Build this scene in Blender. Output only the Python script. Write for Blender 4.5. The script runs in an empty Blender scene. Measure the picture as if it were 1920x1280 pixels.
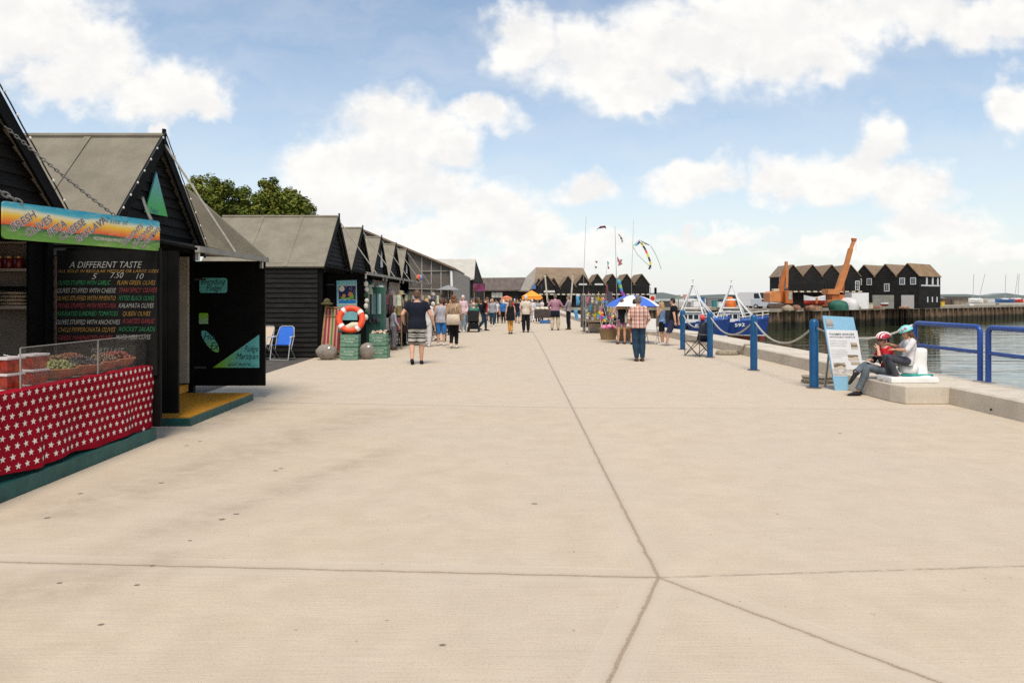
import bpy, bmesh, math, random
from mathutils import Vector, Matrix
R = math.radians
random.seed(11)
sc = bpy.context.scene
C = sc.collection
V = Vector

# ---------------------------------------------------------------- camera
F, CX, CY, CH = 1300.0, 945.0, 557.0, 1.65     # focal length and optical axis in photograph pixels, eye height
cam_d = bpy.data.cameras.new("camera")
cam = bpy.data.objects.new("camera", cam_d); C.objects.link(cam)
cam.location = (0, 0, CH); cam.rotation_euler = (R(90), 0, 0)
cam_d.sensor_width = 36; cam_d.lens = F/1920*36
cam_d.shift_x = (960-CX)/1920; cam_d.shift_y = -(640-CY)/1920
cam_d.clip_start = .05; cam_d.clip_end = 20000
sc.camera = cam
sc.view_settings.view_transform = 'Standard'; sc.view_settings.look = 'None'
sc.view_settings.exposure = 0.45; sc.view_settings.gamma = 1
sc.cycles.max_bounces = 6
try: sc.cycles.use_denoising = False
except Exception: pass

def gp(px, py, z=0.0):
    Y = (CH-z)*F/(py-CY); return V(((px-CX)*Y/F, Y, z))
def at(px, py, Y): return V(((px-CX)*Y/F, Y, CH-(py-CY)*Y/F))

# ---------------------------------------------------------------- node helper
class NT:
    def __init__(s, tree): s.t = tree; s.n = tree.nodes; s.l = tree.links
    def node(s, typ, **kw):
        n = s.n.new(typ)
        for k, v in kw.items(): setattr(n, k, v)
        return n
    def put(s, inp, v):
        if hasattr(v, 'is_output') or isinstance(v, bpy.types.NodeSocket): s.l.new(v, inp)
        elif isinstance(v, (tuple, list, Vector)) and inp.type == 'RGBA' and len(v) == 3: inp.default_value = (*v, 1)
        else: inp.default_value = v
    def math(s, op, a, b=0.0, c=None, clamp=False):
        n = s.node('ShaderNodeMath', operation=op, use_clamp=clamp)
        s.put(n.inputs[0], a); s.put(n.inputs[1], b)
        if c is not None: s.put(n.inputs[2], c)
        return n.outputs[0]
    def vm(s, op, a, b=None, scale=None):
        n = s.node('ShaderNodeVectorMath', operation=op)
        s.put(n.inputs[0], a)
        if b is not None: s.put(n.inputs[1], b)
        if scale is not None: s.put(n.inputs['Scale'], scale)
        return n.outputs['Value'] if op in ('LENGTH', 'DISTANCE', 'DOT_PRODUCT') else n.outputs[0]
    def mix(s, f, a, b, blend='MIX'):
        n = s.node('ShaderNodeMix', data_type='RGBA', blend_type=blend)
        s.put(n.inputs[0], f); s.put(n.inputs[6], a); s.put(n.inputs[7], b)
        return n.outputs[2]
    def noise(s, vec, scale, detail=3, rough=.55, out=0):
        n = s.node('ShaderNodeTexNoise'); s.put(n.inputs['Vector'], vec)
        n.inputs['Scale'].default_value = scale; n.inputs['Detail'].default_value = detail; n.inputs['Roughness'].default_value = rough
        return n.outputs[out]
    def step(s, x, a, b, lo=0.0, hi=1.0):
        n = s.node('ShaderNodeMapRange', interpolation_type='SMOOTHSTEP')
        s.put(n.inputs[0], x); s.put(n.inputs[1], a); s.put(n.inputs[2], b); s.put(n.inputs[3], lo); s.put(n.inputs[4], hi)
        return n.outputs[0]
    def mapping(s, vec, loc=(0,0,0), scale=(1,1,1), rot=(0,0,0)):
        n = s.node('ShaderNodeMapping'); s.put(n.inputs[0], vec)
        n.inputs[1].default_value = loc; n.inputs[2].default_value = rot; n.inputs[3].default_value = scale
        return n.outputs[0]
    def ramp(s, f, stops, interp='LINEAR'):
        n = s.node('ShaderNodeValToRGB'); s.put(n.inputs[0], f); cr = n.color_ramp; cr.interpolation = interp
        while len(cr.elements) < len(stops): cr.elements.new(.5)
        for e, (p, c) in zip(cr.elements, stops): e.position = p; e.color = (*c, 1)
        return n.outputs[0]

# ---------------------------------------------------------------- sky and sun
S = V((-.04, -.52, 1.0)).normalized()
SUN_E = math.asin(S.z); SUN_A = math.atan2(S.x, S.y)
def make_world():
    w = bpy.data.worlds.new("World"); sc.world = w; w.use_nodes = True
    t = NT(w.node_tree); t.n.clear()
    out = t.node('ShaderNodeOutputWorld'); bg = t.node('ShaderNodeBackground'); bg.inputs[1].default_value = .1
    t.l.new(bg.outputs[0], out.inputs[0])
    sky = t.node('ShaderNodeTexSky', sky_type='NISHITA'); sky.sun_disc = False
    sky.sun_elevation = SUN_E; sky.sun_rotation = SUN_A; sky.air_density = 1.1; sky.dust_density = .8; sky.ozone_density = 1.6
    d = t.node('ShaderNodeTexCoord').outputs['Generated']
    sp = t.node('ShaderNodeSeparateXYZ'); t.l.new(d, sp.inputs[0])
    y = t.math('MAXIMUM', t.math('ABSOLUTE', sp.outputs[1]), .12)
    u = t.math('DIVIDE', sp.outputs[0], y); v = t.math('DIVIDE', sp.outputs[2], y)
    cb = t.node('ShaderNodeCombineXYZ'); t.put(cb.inputs[0], u); t.put(cb.inputs[1], v); uv = cb.outputs[0]
    w1 = t.vm('SUBTRACT', t.noise(uv, 9, 3, .6, 1), (.5, .5, .5))
    w2 = t.vm('SUBTRACT', t.noise(uv, 32, 4, .6, 1), (.5, .5, .5))
    uvw = t.vm('ADD', uv, t.vm('ADD', t.vm('SCALE', w1, scale=.10), t.vm('SCALE', w2, scale=.035)))
    # cumulus banks: bearing, height and half sizes (all as tangents, from photograph pixels)
    blobs = [(50,40,190,110),(170,105,130,105),(300,165,125,62),(120,155,120,60),(385,195,48,30),(300,237,34,18),
             (745,235,140,72),(690,305,160,75),(850,285,60,45),(605,325,75,52),(895,222,80,44),(790,365,150,60),(900,395,150,65),(985,425,90,45),(640,390,120,55),
             (985,85,85,62),(1120,105,170,85),(1290,90,200,115),(1470,70,200,100),(1230,165,130,42),(1560,120,70,45),(1650,30,220,65),(1850,50,130,62),(1420,20,240,60),
             (1540,340,140,58),(1655,255,48,50),(1610,300,80,52),(1690,350,110,55),(1460,352,70,42),(1905,185,55,60),
             (1310,338,95,42),(1095,362,70,38),(1760,420,130,40),(1120,462,110,30),(1000,488,170,28),(1330,445,110,18),(1600,470,150,20),(1850,470,140,28),(780,450,160,45),
             (-250,300,260,120),(-500,80,300,140),(2250,250,240,140),(2500,60,260,120),(700,-250,260,80),(1500,-330,420,140),(0,-420,420,150)]
    dm = None
    for (bx, by, rx, ry) in blobs:
        bu, bv, a, b = (bx-CX)/F, (CY-by)/F, rx/F, ry/F
        m = t.mapping(uvw, loc=(-bu/a, -bv/b, 0), scale=(1/a, 1/b, 0))
        L = t.vm('LENGTH', m)
        dm = L if dm is None else t.math('MINIMUM', dm, L)
    n1 = t.noise(t.vm('MULTIPLY', uv, (1, 1.25, 1)), 9, 9, .60)
    n1b = t.noise(t.vm('MULTIPLY', t.vm('ADD', uv, (-.010, .028, 0)), (1, 1.25, 1)), 9, 5, .60)
    dens = t.math('ADD', t.math('SUBTRACT', 1.0, dm), t.math('MULTIPLY', t.math('SUBTRACT', n1, .5), 1.85))
    mask = t.step(dens, -.22, .50)
    lit = t.math('ADD', t.math('SUBTRACT', n1, n1b), .0)
    shade = t.step(t.math('ADD', t.math('MULTIPLY', lit, 2.2), t.math('MULTIPLY', t.math('SUBTRACT', 1.0, dens), .28)), -.15, .42)
    core = t.step(dens, .25, 1.25)
    cl = t.mix(shade, (6.6, 6.55, 6.5), (7.55, 7.45, 7.2))
    cl = t.mix(t.math('MULTIPLY', core, .55), cl, (7.3, 7.2, 6.95))
    # thin high veil, thicker low down
    veil = t.math('ADD', t.math('MULTIPLY', t.math('POWER', 2.718, t.math('MULTIPLY', t.math('MAXIMUM', v, 0.0), -5.5)), .74), .13)
    streak = t.noise(t.vm('MULTIPLY', uvw, (1.2, 5.0, 1)), 4.0, 6, .6)
    veil = t.math('ADD', veil, t.math('MULTIPLY', t.math('SUBTRACT', streak, .5), .55), clamp=True)
    base = t.mix(veil, t.vm('MULTIPLY', sky.outputs[0], (1.22, 1.24, 1.20)), (6.45, 6.5, 6.6))
    # one straight contrail
    col = t.mix(mask, base, cl)
    t.l.new(col, bg.inputs[0])
make_world()
sun_d = bpy.data.lights.new("sun", 'SUN'); sun_d.energy = 2.75; sun_d.angle = R(24); sun_d.color = (1, .93, .82)
sun = bpy.data.objects.new("sun", sun_d); C.objects.link(sun); sun.location = (0, 0, 60)
sun.rotation_euler = (-S).to_track_quat('-Z', 'Y').to_euler()

# ---------------------------------------------------------------- materials
MATS = {}
def mat(name, col, rough=.6, var=.12, scale=6.0, bump=0.0, bscale=40.0, metal=0.0, spec=.4, stretch=(1,1,1), coat=0, dirt=None):
    """plain surface with slight mottling; dirt = (colour, amount) adds worn patches"""
    if name in MATS: return MATS[name]
    m = bpy.data.materials.new(name); m.use_nodes = True; MATS[name] = m
    t = NT(m.node_tree); b = t.n['Principled BSDF']
    oc = t.node('ShaderNodeTexCoord').outputs['Object']
    vec = t.mapping(oc, scale=stretch) if stretch != (1,1,1) else oc
    n = t.noise(vec, scale, 4, .6)
    lo = tuple(max(0, c*(1-var)) for c in col); hi = tuple(min(1, c*(1+var)) for c in col)
    c = t.mix(t.step(n, .3, .7), lo, hi)
    if dirt:
        c = t.mix(t.math('MULTIPLY', t.step(t.noise(vec, scale*.45, 6, .7), .48, .68), dirt[1]), c, dirt[0])
    t.put(b.inputs['Base Color'], c); b.inputs['Roughness'].default_value = rough
    b.inputs['Metallic'].default_value = metal; b.inputs['Specular IOR Level'].default_value = spec
    b.inputs['Coat Weight'].default_value = coat
    if bump:
        bn = t.node('ShaderNodeBump'); bn.inputs['Strength'].default_value = bump; bn.inputs['Distance'].default_value = .02
        t.put(bn.inputs['Height'], t.noise(vec, bscale, 4, .6)); t.l.new(bn.outputs[0], b.inputs['Normal'])
    return m
def bands(name, axis, stops, scale, rough=.8, axis2=None, stops2=None, scale2=1, blend='MULTIPLY', wob=.0, interp='CONSTANT'):
    """woven or printed stripes along one axis (and a second one for checks)"""
    if name in MATS: return MATS[name]
    m = bpy.data.materials.new(name); m.use_nodes = True; MATS[name] = m
    t = NT(m.node_tree); b = t.n['Principled BSDF']
    oc = t.node('ShaderNodeTexCoord').outputs['Object']
    if wob: oc = t.vm('ADD', oc, t.vm('SCALE', t.vm('SUBTRACT', t.noise(oc, 9, 2, .5, 1), (.5,.5,.5)), scale=wob))
    sp = t.node('ShaderNodeSeparateXYZ'); t.l.new(oc, sp.inputs[0])
    c = t.ramp(t.math('FRACT', t.math('MULTIPLY_ADD', sp.outputs[axis], scale, 20.5)), stops, interp)
    if axis2 is not None:
        c2 = t.ramp(t.math('FRACT', t.math('MULTIPLY_ADD', sp.outputs[axis2], scale2, 20.0)), stops2, interp)
        c = t.mix(1.0 if blend == 'MULTIPLY' else .5, c, c2, blend)
    t.put(b.inputs['Base Color'], c); b.inputs['Roughness'].default_value = rough
    return m
def glass(name, col=(1,1,1), rough=.02, alpha=.25):
    m = bpy.data.materials.new(name); m.use_nodes = True; MATS[name] = m
    b = m.node_tree.nodes['Principled BSDF']; b.inputs['Base Color'].default_value = (*col, 1)
    b.inputs['Roughness'].default_value = rough; b.inputs['Alpha'].default_value = alpha; b.inputs['Specular IOR Level'].default_value = .6
    return m

black_wood = mat('black_stained_boards', (.0115,.0102,.0088), .7, .35, 5, .35, 60, stretch=(1,1,6), spec=.16, dirt=((.028,.0245,.0205), .6))
black_paint = mat('black_paint', (.0042,.0039,.0036), .7, .3, 4, .15, 40, spec=.12)
felt = mat('mineral_roof_felt', (.235,.205,.155), .95, .12, 2.2, .6, 160, spec=.1, dirt=((.19,.167,.13), .6))
felt_edge = mat('felt_edge', (.28,.26,.22), .9, .15, 8, .2)
teal = mat('teal_painted_timber', (.012,.078,.066), .55, .2, 7, .2, 30, dirt=((.05,.11,.09), .5))
yellow_floor = mat('yellow_painted_deck', (.62,.26,.012), .6, .12, 5, .15, 50, dirt=((.40,.19,.03), .6))
cream_panel = mat('cream_inside_panel', (.42,.35,.27), .7, .08)
dark_inside = mat('dark_inside', (.02,.018,.016), .8, .2)
steel = mat('galvanised_steel', (.42,.41,.39), .4, .15, 20, metal=.7)
alu = mat('brushed_aluminium_tube', (.55,.53,.48), .35, .1, 20, metal=.6)
white_paint = mat('white_paint', (.78,.76,.72), .5, .05, 4, .05, 30, dirt=((.55,.5,.42), .35))
white_plastic = mat('white_plastic', (.8,.79,.76), .4, .04)
blue_post = mat('blue_gloss_post_paint', (.003,.075,.20), .42, .15, 5, .08, 60, coat=.1, dirt=((.012,.08,.17), .4))
rail_blue = mat('ultramarine_rail_paint', (.016,.062,.265), .4, .12, 6, .05, 40, coat=.2)
navy_post = mat('navy_post_paint', (.006,.018,.055), .45, .15)
brown_timber = mat('weathered_timber', (.20,.14,.09), .8, .25, 8, .4, 40, stretch=(1,1,.2))
rope_m = mat('hemp_rope', (.33,.28,.20), .9, .25, 30, .6, 90)
chain_m = mat('grey_chain', (.20,.19,.17), .5, .2, 30, metal=.4)
skin = mat('skin', (.56,.31,.21), .55, .08, 8)
skin_tan = mat('tanned_skin', (.50,.25,.15), .55, .08, 8)
skin_pale = mat('pale_skin', (.62,.37,.27), .55, .08, 8)
dark_dot = mat('dark_eye', (.02,.015,.012), .3, 0)
# ---------------------------------------------------------------- mesh builder
ORI = {}
def frame_of(d, side=None):
    d = d.normalized()
    a = side if side is not None else (V((0,0,1)) if abs(d.z) < .9 else V((1,0,0)))
    s = a - d*a.dot(d)
    if s.length < 1e-5: s = V((0,1,0)).cross(d)
    s.normalize(); return s, d.cross(s).normalized()
class MB:
    def __init__(s): s.v = []; s.f = []; s.m = []
    def add(s, vs, fs, mi=0):
        o = len(s.v); s.v += [V(p) for p in vs]
        for f in fs: s.f.append([i+o for i in f]); s.m.append(mi)
        return s
    def box(s, x0, x1, y0, y1, z0, z1, mi=0):
        return s.add([(x0,y0,z0),(x1,y0,z0),(x1,y1,z0),(x0,y1,z0),(x0,y0,z1),(x1,y0,z1),(x1,y1,z1),(x0,y1,z1)],
                     [(3,2,1,0),(4,5,6,7),(0,1,5,4),(1,2,6,5),(2,3,7,6),(3,0,4,7)], mi)
    def bar(s, a, b, w, h, mi=0, side=None):
        a, b = V(a), V(b); x, y = frame_of(b-a, side); x = x*w/2; y = y*h/2
        return s.add([a-x-y,a+x-y,a+x+y,a-x+y,b-x-y,b+x-y,b+x+y,b-x+y],
                     [(3,2,1,0),(4,5,6,7),(0,1,5,4),(1,2,6,5),(2,3,7,6),(3,0,4,7)], mi)
    def prism(s, pts, vec, mi=0):
        n = len(pts); vec = V(vec); p = [V(q) for q in pts]
        fs = [tuple(range(n-1,-1,-1)), tuple(range(n,2*n))] + [(i,(i+1)%n,(i+1)%n+n,i+n) for i in range(n)]
        return s.add(p+[q+vec for q in p], fs, mi)
    def poly(s, pts, mi=0): return s.add(pts, [tuple(range(len(pts)))], mi)
    def rings(s, rs, mi=0, caps=True, closed=False):
        n = len(rs[0]); vs = [p for r in rs for p in r]; fs = []
        k = len(rs)
        for j in range(k if closed else k-1):
            for i in range(n):
                a, b = j*n, ((j+1)%k)*n
                fs.append((a+i, a+(i+1)%n, b+(i+1)%n, b+i))
        if caps and not closed: fs += [tuple(range(n-1,-1,-1)), tuple(range((k-1)*n, k*n))]
        return s.add(vs, fs, mi)
    def tube(s, path, r, n=8, mi=0, closed=False, ry=None, side=None, caps=True):
        P = [V(p) for p in path]; k = len(P); rs = []
        for i, p in enumerate(P):
            if closed: d = P[(i+1)%k]-P[i-1]
            else: d = P[min(i+1,k-1)]-P[max(i-1,0)]
            if i == 0 or side is not None: x, y = frame_of(d, side)
            else: x, y = frame_of(d, px)
            px = x
            a = r[i] if isinstance(r, (list, tuple)) else r
            b = (ry[i] if isinstance(ry, (list, tuple)) else ry) if ry is not None else a
            rs.append([p + x*a*math.cos(2*math.pi*t/n) + y*b*math.sin(2*math.pi*t/n) for t in range(n)])
        return s.rings(rs, mi, caps, closed)
    def lathe(s, prof, c=(0,0,0), n=16, mi=0, axis=(0,0,1), caps=True):
        c = V(c); z = V(axis).normalized(); x, y = frame_of(z)
        return s.rings([[c + z*h + x*r*math.cos(2*math.pi*t/n) + y*r*math.sin(2*math.pi*t/n) for t in range(n)] for r, h in prof], mi, caps)
    def ell(s, c, rx, ry, rz, n=12, k=8, mi=0, rot=None, a0=-90, a1=90):
        c = V(c); rs = []
        for j in range(k+1):
            a = R(a0 + (a1-a0)*j/k); q = max(.02, math.cos(a))
            ring = [V((rx*q*math.cos(2*math.pi*t/n), ry*q*math.sin(2*math.pi*t/n), rz*math.sin(a))) for t in range(n)]
            rs.append([c + (rot @ p if rot is not None else p) for p in ring])
        return s.rings(rs, mi)
    def text(s, body, size, o, xa=(1,0,0), ya=(0,0,1), mi=0, shear=0.0, width=None, align='LEFT', depth=.002, bold=0.0):
        vs, fs = text_mesh(body, shear, bold); xa = V(xa).normalized(); ya = V(ya).normalized(); n = xa.cross(ya)
        w = max(p[0] for p in vs); sx = size if width is None else width/max(w, 1e-4)
        off = {'LEFT':0, 'CENTER':-.5, 'RIGHT':-1}[align]*w*sx
        return s.add([V(o) + xa*(p[0]*sx+off) + ya*(p[1]*size) + n*depth for p in vs], fs, mi)
    def build(s, name, mats, parent=None, smooth=False, bevel=0.0, auto=None, recalc=True, center=None):
        me = bpy.data.meshes.new(name)
        o = bpy.data.objects.new(name, me); C.objects.link(o)
        if not isinstance(mats, (list, tuple)): mats = [mats]
        if parent is not None: base = ORI[parent.name]
        else:
            if center is not None: base = V(center)
            else:
                xs = [p.x for p in s.v]; ys = [p.y for p in s.v]; zs = [p.z for p in s.v]
                base = V(((min(xs)+max(xs))/2, (min(ys)+max(ys))/2, min(zs)))
            o.location = base
        me.from_pydata([p-base for p in s.v], [], s.f)
        for m in mats: me.materials.append(m)
        for p, mi in zip(me.polygons, s.m): p.material_index = min(mi, len(mats)-1)
        if recalc or bevel:
            bm = bmesh.new(); bm.from_mesh(me)
            if recalc: bmesh.ops.recalc_face_normals(bm, faces=bm.faces)
            if bevel:
                es = [e for e in bm.edges if len(e.link_faces) == 2 and e.calc_face_angle(0) > .5]
                bmesh.ops.bevel(bm, geom=es, offset=bevel, segments=2, affect='EDGES', profile=.6, clamp_overlap=True)
            bm.to_mesh(me); bm.free()
        if smooth:
            me.shade_smooth()
            if auto is not None: me.set_sharp_from_angle(angle=R(auto))
        ORI[o.name] = base
        if parent is not None:
            o.parent = parent
        return o
_tc = {}
def text_mesh(body, shear=0.0, bold=0.0):
    k = (body, shear, bold)
    if k in _tc: return _tc[k]
    cu = bpy.data.curves.new("t", 'FONT'); cu.body = body; cu.size = 1; cu.shear = shear; cu.offset = bold; cu.resolution_u = 2
    ob = bpy.data.objects.new("t", cu); C.objects.link(ob)
    dg = bpy.context.evaluated_depsgraph_get(); dg.update()
    me = bpy.data.meshes.new_from_object(ob.evaluated_get(dg))
    r = ([tuple(v.co) for v in me.vertices], [tuple(p.vertices) for p in me.polygons])
    bpy.data.objects.remove(ob); bpy.data.curves.remove(cu); bpy.data.meshes.remove(me)
    if not r[0]: r = ([(0,0,0),(.01,0,0),(0,.01,0)], [(0,1,2)])
    _tc[k] = r; return r

def tag(o, label, cat, group=None, kind=None):
    if label: o['label'] = label
    if cat: o['category'] = cat
    if group: o['group'] = group
    if kind: o['kind'] = kind
    return o
def thing(name, label, cat, loc=(0,0,0), group=None):
    o = bpy.data.objects.new(name, None); C.objects.link(o); o.location = loc; o.empty_display_size = .2
    ORI[o.name] = V(loc); return tag(o, label, cat, group)
def dup(root, loc=None, rotz=0, label=None, scale=None):
    r = root.copy(); C.objects.link(r)
    if loc is not None: r.location = loc
    r.rotation_euler = (0, 0, rotz)
    if scale: r.scale = (scale,)*3
    if label: r['label'] = label
    for ch in list(root.children):
        c = ch.copy(); C.objects.link(c); c.parent = r
        for g in ch.children:
            d = g.copy(); C.objects.link(d); d.parent = c
    return r
def struct(mb, name, m, **kw):
    o = mb.build(name, m, center=(0,0,0), **kw); o['kind'] = 'structure'; return o
def chain_links(mb, a, b, sag, link=.06, r=.008, mi=0):
    a, b = V(a), V(b); n = max(3, int((b-a).length*1.02/(link*.75)))
    P = [a.lerp(b, i/n) - V((0,0,1))*sag*4*(i/n)*(1-i/n) for i in range(n+1)]
    for i in range(n):
        d = P[i+1]-P[i]; c = (P[i]+P[i+1])/2; x, y = frame_of(d)
        w = x if i % 2 else y; d = d.normalized()
        mb.tube([c + d*link*.5*math.cos(2*math.pi*t/8) + w*link*.28*math.sin(2*math.pi*t/8) for t in range(8)], r, 5, mi, closed=True)

# ---------------------------------------------------------------- voxel union: several rounded volumes become one continuous surface
def fuse(mb, voxel, smooth=3):
    me = bpy.data.meshes.new("fz"); me.from_pydata(mb.v, [], mb.f)
    bm = bmesh.new(); bm.from_mesh(me); bmesh.ops.recalc_face_normals(bm, faces=bm.faces); bm.to_mesh(me); bm.free()
    ob = bpy.data.objects.new("fz", me); C.objects.link(ob)
    md = ob.modifiers.new("r", 'REMESH'); md.mode = 'VOXEL'; md.voxel_size = voxel
    sm = ob.modifiers.new("s", 'SMOOTH'); sm.factor = .5; sm.iterations = smooth
    dg = bpy.context.evaluated_depsgraph_get(); dg.update()
    e = bpy.data.meshes.new_from_object(ob.evaluated_get(dg))
    out = MB(); out.v = [v.co.copy() for v in e.vertices]; out.f = [list(p.vertices) for p in e.polygons]; out.m = [0]*len(out.f)
    bpy.data.objects.remove(ob); bpy.data.meshes.remove(me); bpy.data.meshes.remove(e)
    return out

# ---------------------------------------------------------------- people
BASE = dict(pel=(0,0,.95), che=(0,0,1.28), nk=(0,0,1.475), hd=(0,.018,1.625),
            shL=(-.175,0,1.415), elL=(-.235,-.03,1.13), wrL=(-.25,.06,.90), shR=(.175,0,1.415), elR=(.235,-.03,1.13), wrR=(.25,.06,.90),
            hpL=(-.09,0,.92), knL=(-.105,.01,.50), anL=(-.105,-.03,.09), hpR=(.09,0,.92), knR=(.105,.01,.50), anR=(.105,-.03,.09))
WALK = dict(knL=(-.09,.10,.51), anL=(-.09,.12,.09), knR=(.09,.02,.50), anR=(.09,-.22,.15), wrL=(-.25,-.10,.92), wrR=(.25,.16,.93), elL=(-.24,-.10,1.14))
def sub(a, b, t): return a.lerp(b, t)
def person(label, loc, face, h, pose=None, body=1.0, belly=0.0, top=None, sleeve=.6, hem=.86, bottom=None, leg=2.0, shoe=None, hair=None, hairstyle='short',
           skin_m=None, skirt=None, voxel=.016, extras=None, collar=1.47, loose=1.0, feet=None, group=None, head_turn=0.0, crown=None, legloose=1.0, straps=False):
    """one figure: a continuous body, clothing and hair as its parts. face = bearing it looks along (0 = away from the camera)"""
    J = {k: V(q) for k, q in BASE.items()}
    for k, q in (pose or {}).items(): J[k] = V(q)
    s = h/1.75
    root = thing("person", label, "person", (0,0,0), group)
    skin_m = skin_m or skin
    X = V((1,0,0)); bw = body
    nseg = 14
    def spine(z):                     # z in the standing figure -> point on the bent spine
        if z < .95: return J['pel'] + (J['pel']-J['che']).normalized()*(.95-z)
        if z < 1.28: return sub(J['pel'], J['che'], (z-.95)/.33)
        if z < 1.475: return sub(J['che'], J['nk'], (z-1.28)/.195)
        return sub(J['nk'], J['hd'], (z-1.475)/.15)
    def torso(mb, z0, z1, gx, wave=1.0, flare=0.0):
        prof = [(.84,.12,.095),(.90,.165,.118),(.97,.168,.118),(1.06,.150,.104),(1.15,.148,.102),(1.25,.163,.112),(1.34,.172,.112),(1.40,.160,.098),(1.44,.110,.078),(1.475,.068,.064),(1.55,.056,.060)]
        def r_at(z):
            for (a, b) in zip(prof, prof[1:]):
                if a[0] <= z <= b[0]:
                    t = (z-a[0])/(b[0]-a[0]); return a[1]+(b[1]-a[1])*t, a[2]+(b[2]-a[2])*t
            return (prof[0] if z < prof[0][0] else prof[-1])[1:]
        zs = [z0 + (z1-z0)*i/12 for i in range(13)]; P = []; rx = []; ry = []
        for z in zs:
            a, b = r_at(max(z, .95) if gx > .012 else z); k = bw if z < 1.40 else 1 + (bw-1)*max(0, (1.475-z)/.075)
            bl = belly*math.exp(-((z-1.05)/.14)**2)
            P.append(spine(z) + V((0, bl*.45, 0))); f = flare*max(0, (1.2-z))
            rx.append(a*k + gx + f); ry.append(b*k + gx + bl*.6 + f)
        mb.tube(P, rx, nseg, ry=ry, side=X)
    def limb(mb, pts, rr, g=0.0): mb.tube(pts, [q+g for q in rr], 10)
    def arm_pts(sd, t1):
        sh, el, wr = J['sh'+sd], J['el'+sd], J['wr'+sd]
        P = [(sub(sh, J['nk'], .35), .05), (sh, .058), (sub(sh,el,.5), .05), (el, .041), (sub(el,wr,.35), .041), (wr, .027)]
        T = [-.3, 0, .5, 1, 1.35, 2]
        out = []
        for (p, r), t in zip(P, T):
            if t <= t1: out.append((p, r))
        if t1 < 2:
            q = sub(sh, el, t1) if t1 <= 1 else sub(el, wr, t1-1); out.append((q, .047 if t1 < 1 else .038))
        k = .5+.5*bw
        return [a for a, _ in out], [b*k for _, b in out]
    def leg_pts(sd, t1):
        hp, kn, an = J['hp'+sd], J['kn'+sd], J['an'+sd]
        P = [(hp + (hp-kn).normalized()*.04, .085, -.1), (hp, .092, 0), (sub(hp,kn,.5), .076, .5), (kn, .055, 1), (sub(kn,an,.3), .056, 1.3), (sub(kn,an,.65), .044, 1.65), (an, .035, 2)]
        out = [(a, b) for a, b, t in P if t <= t1+1e-6]
        if t1 < 2: out.append((sub(hp, kn, t1) if t1 <= 1 else sub(kn, an, t1-1), .068 if t1 < 1 else .052))
        k = .45+.55*bw
        return [a for a, _ in out], [b*k for _, b in out]
    M4 = Matrix.Rotation(face, 3, 'Z')
    def emit(mb, name, m, smooth=True, recalc=True):
        mb.v = [V(p)*s for p in mb.v]
        return mb.build(name, m, parent=root, smooth=smooth, recalc=recalc)
    # body
    b = MB(); torso(b, .86, 1.55, 0)
    for sd in 'LR':
        limb(b, *arm_pts(sd, 2)); limb(b, *leg_pts(sd, 2))
        an, kn = J['an'+sd], J['kn'+sd]
        fd = V((feet or {}).get(sd, (0, 1, -.12))).normalized()
        b.tube([an - fd*.05 + V((0,0,-.03)), an + V((0,0,-.035)), an + fd*.10 + V((0,0,-.045)), an + fd*.17 + V((0,0,-.05))], [.03,.036,.034,.02], 8)
    hc = J['hd']; up = (hc - J['nk']).normalized(); hr = Matrix.Rotation(head_turn, 3, 'Z')
    fwd = hr @ V((0,1,0)); fwd = (fwd - up*fwd.dot(up)).normalized(); sid = fwd.cross(up).normalized()
    HM = Matrix((sid, fwd, up)).transposed()
    b.tube([J['nk']-up*.03, sub(J['nk'], hc, .6)], [.057,.052], 10)
    b.ell(hc + HM@V((0,-.012,.022)), .076, .094, .104, 12, 8, rot=HM)
    b.ell(hc + HM@V((0,.028,-.045)), .056, .062, .072, 10, 6, rot=HM)
    b.tube([hc + HM@V((0,.085,.01)), hc + HM@V((0,.104,-.026)), hc + HM@V((0,.085,-.032))], [.008,.014,.01], 6)
    for q in (-1, 1): b.ell(hc + HM@V((q*.077,-.006,-.008)), .012, .02, .032, 6, 5, rot=HM)
    for sd in 'LR':
        el, wr = J['el'+sd], J['wr'+sd]; d = (wr-el).normalized()
        b.ell(wr + d*.045, .038, .02, .05, 8, 6, rot=Matrix((frame_of(d, V((0,1,0)))[0], frame_of(d, V((0,1,0)))[1], d)).transposed())
    b = fuse(b, voxel)
    for sd, q in (('L',-1),('R',1)):         # five fingers rooted in the palm
        el, wr = J['el'+sd], J['wr'+sd]; d = (wr-el).normalized(); fx, fy = frame_of(d, V((0,1,0)))
        inn = fy*(-1 if fy.dot(V((-q,0,0))) < 0 else 1)
        for i, L in enumerate((.062,.072,.068,.054)):
            o = wr + d*.078 + fx*(.027-.018*i)
            b.tube([o, o + d*L*.45 + inn*.010, o + d*L*.85 + inn*.032], [.0088,.0082,.0068], 6)
        o = wr + d*.03 + fx*.032
        b.tube([o, o + d*.028 + fx*.020 + inn*.008, o + d*.055 + fx*.022 + inn*.02], [.011,.0095,.0075], 6)
    if crown is not None or True:
        for q in (-1, 1): b.ell(hc + HM@V((q*.031,.081,.004)), .011, .006, .007, 6, 4, rot=HM, mi=1)
        b.tube([hc + HM@V((x*.024, .088-abs(x)*.008, -.066)) for x in (-1,0,1)], .005, 5, mi=2)
    bo = emit(b, "body", [skin_m, dark_dot, mat('lips', (.42,.15,.12), .5, .05)])
    def part(name, m, fn, vx=None, sm=3):
        g = MB(); fn(g)
        if g.v: return emit(fuse(g, vx or voxel, sm), name, m)
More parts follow.
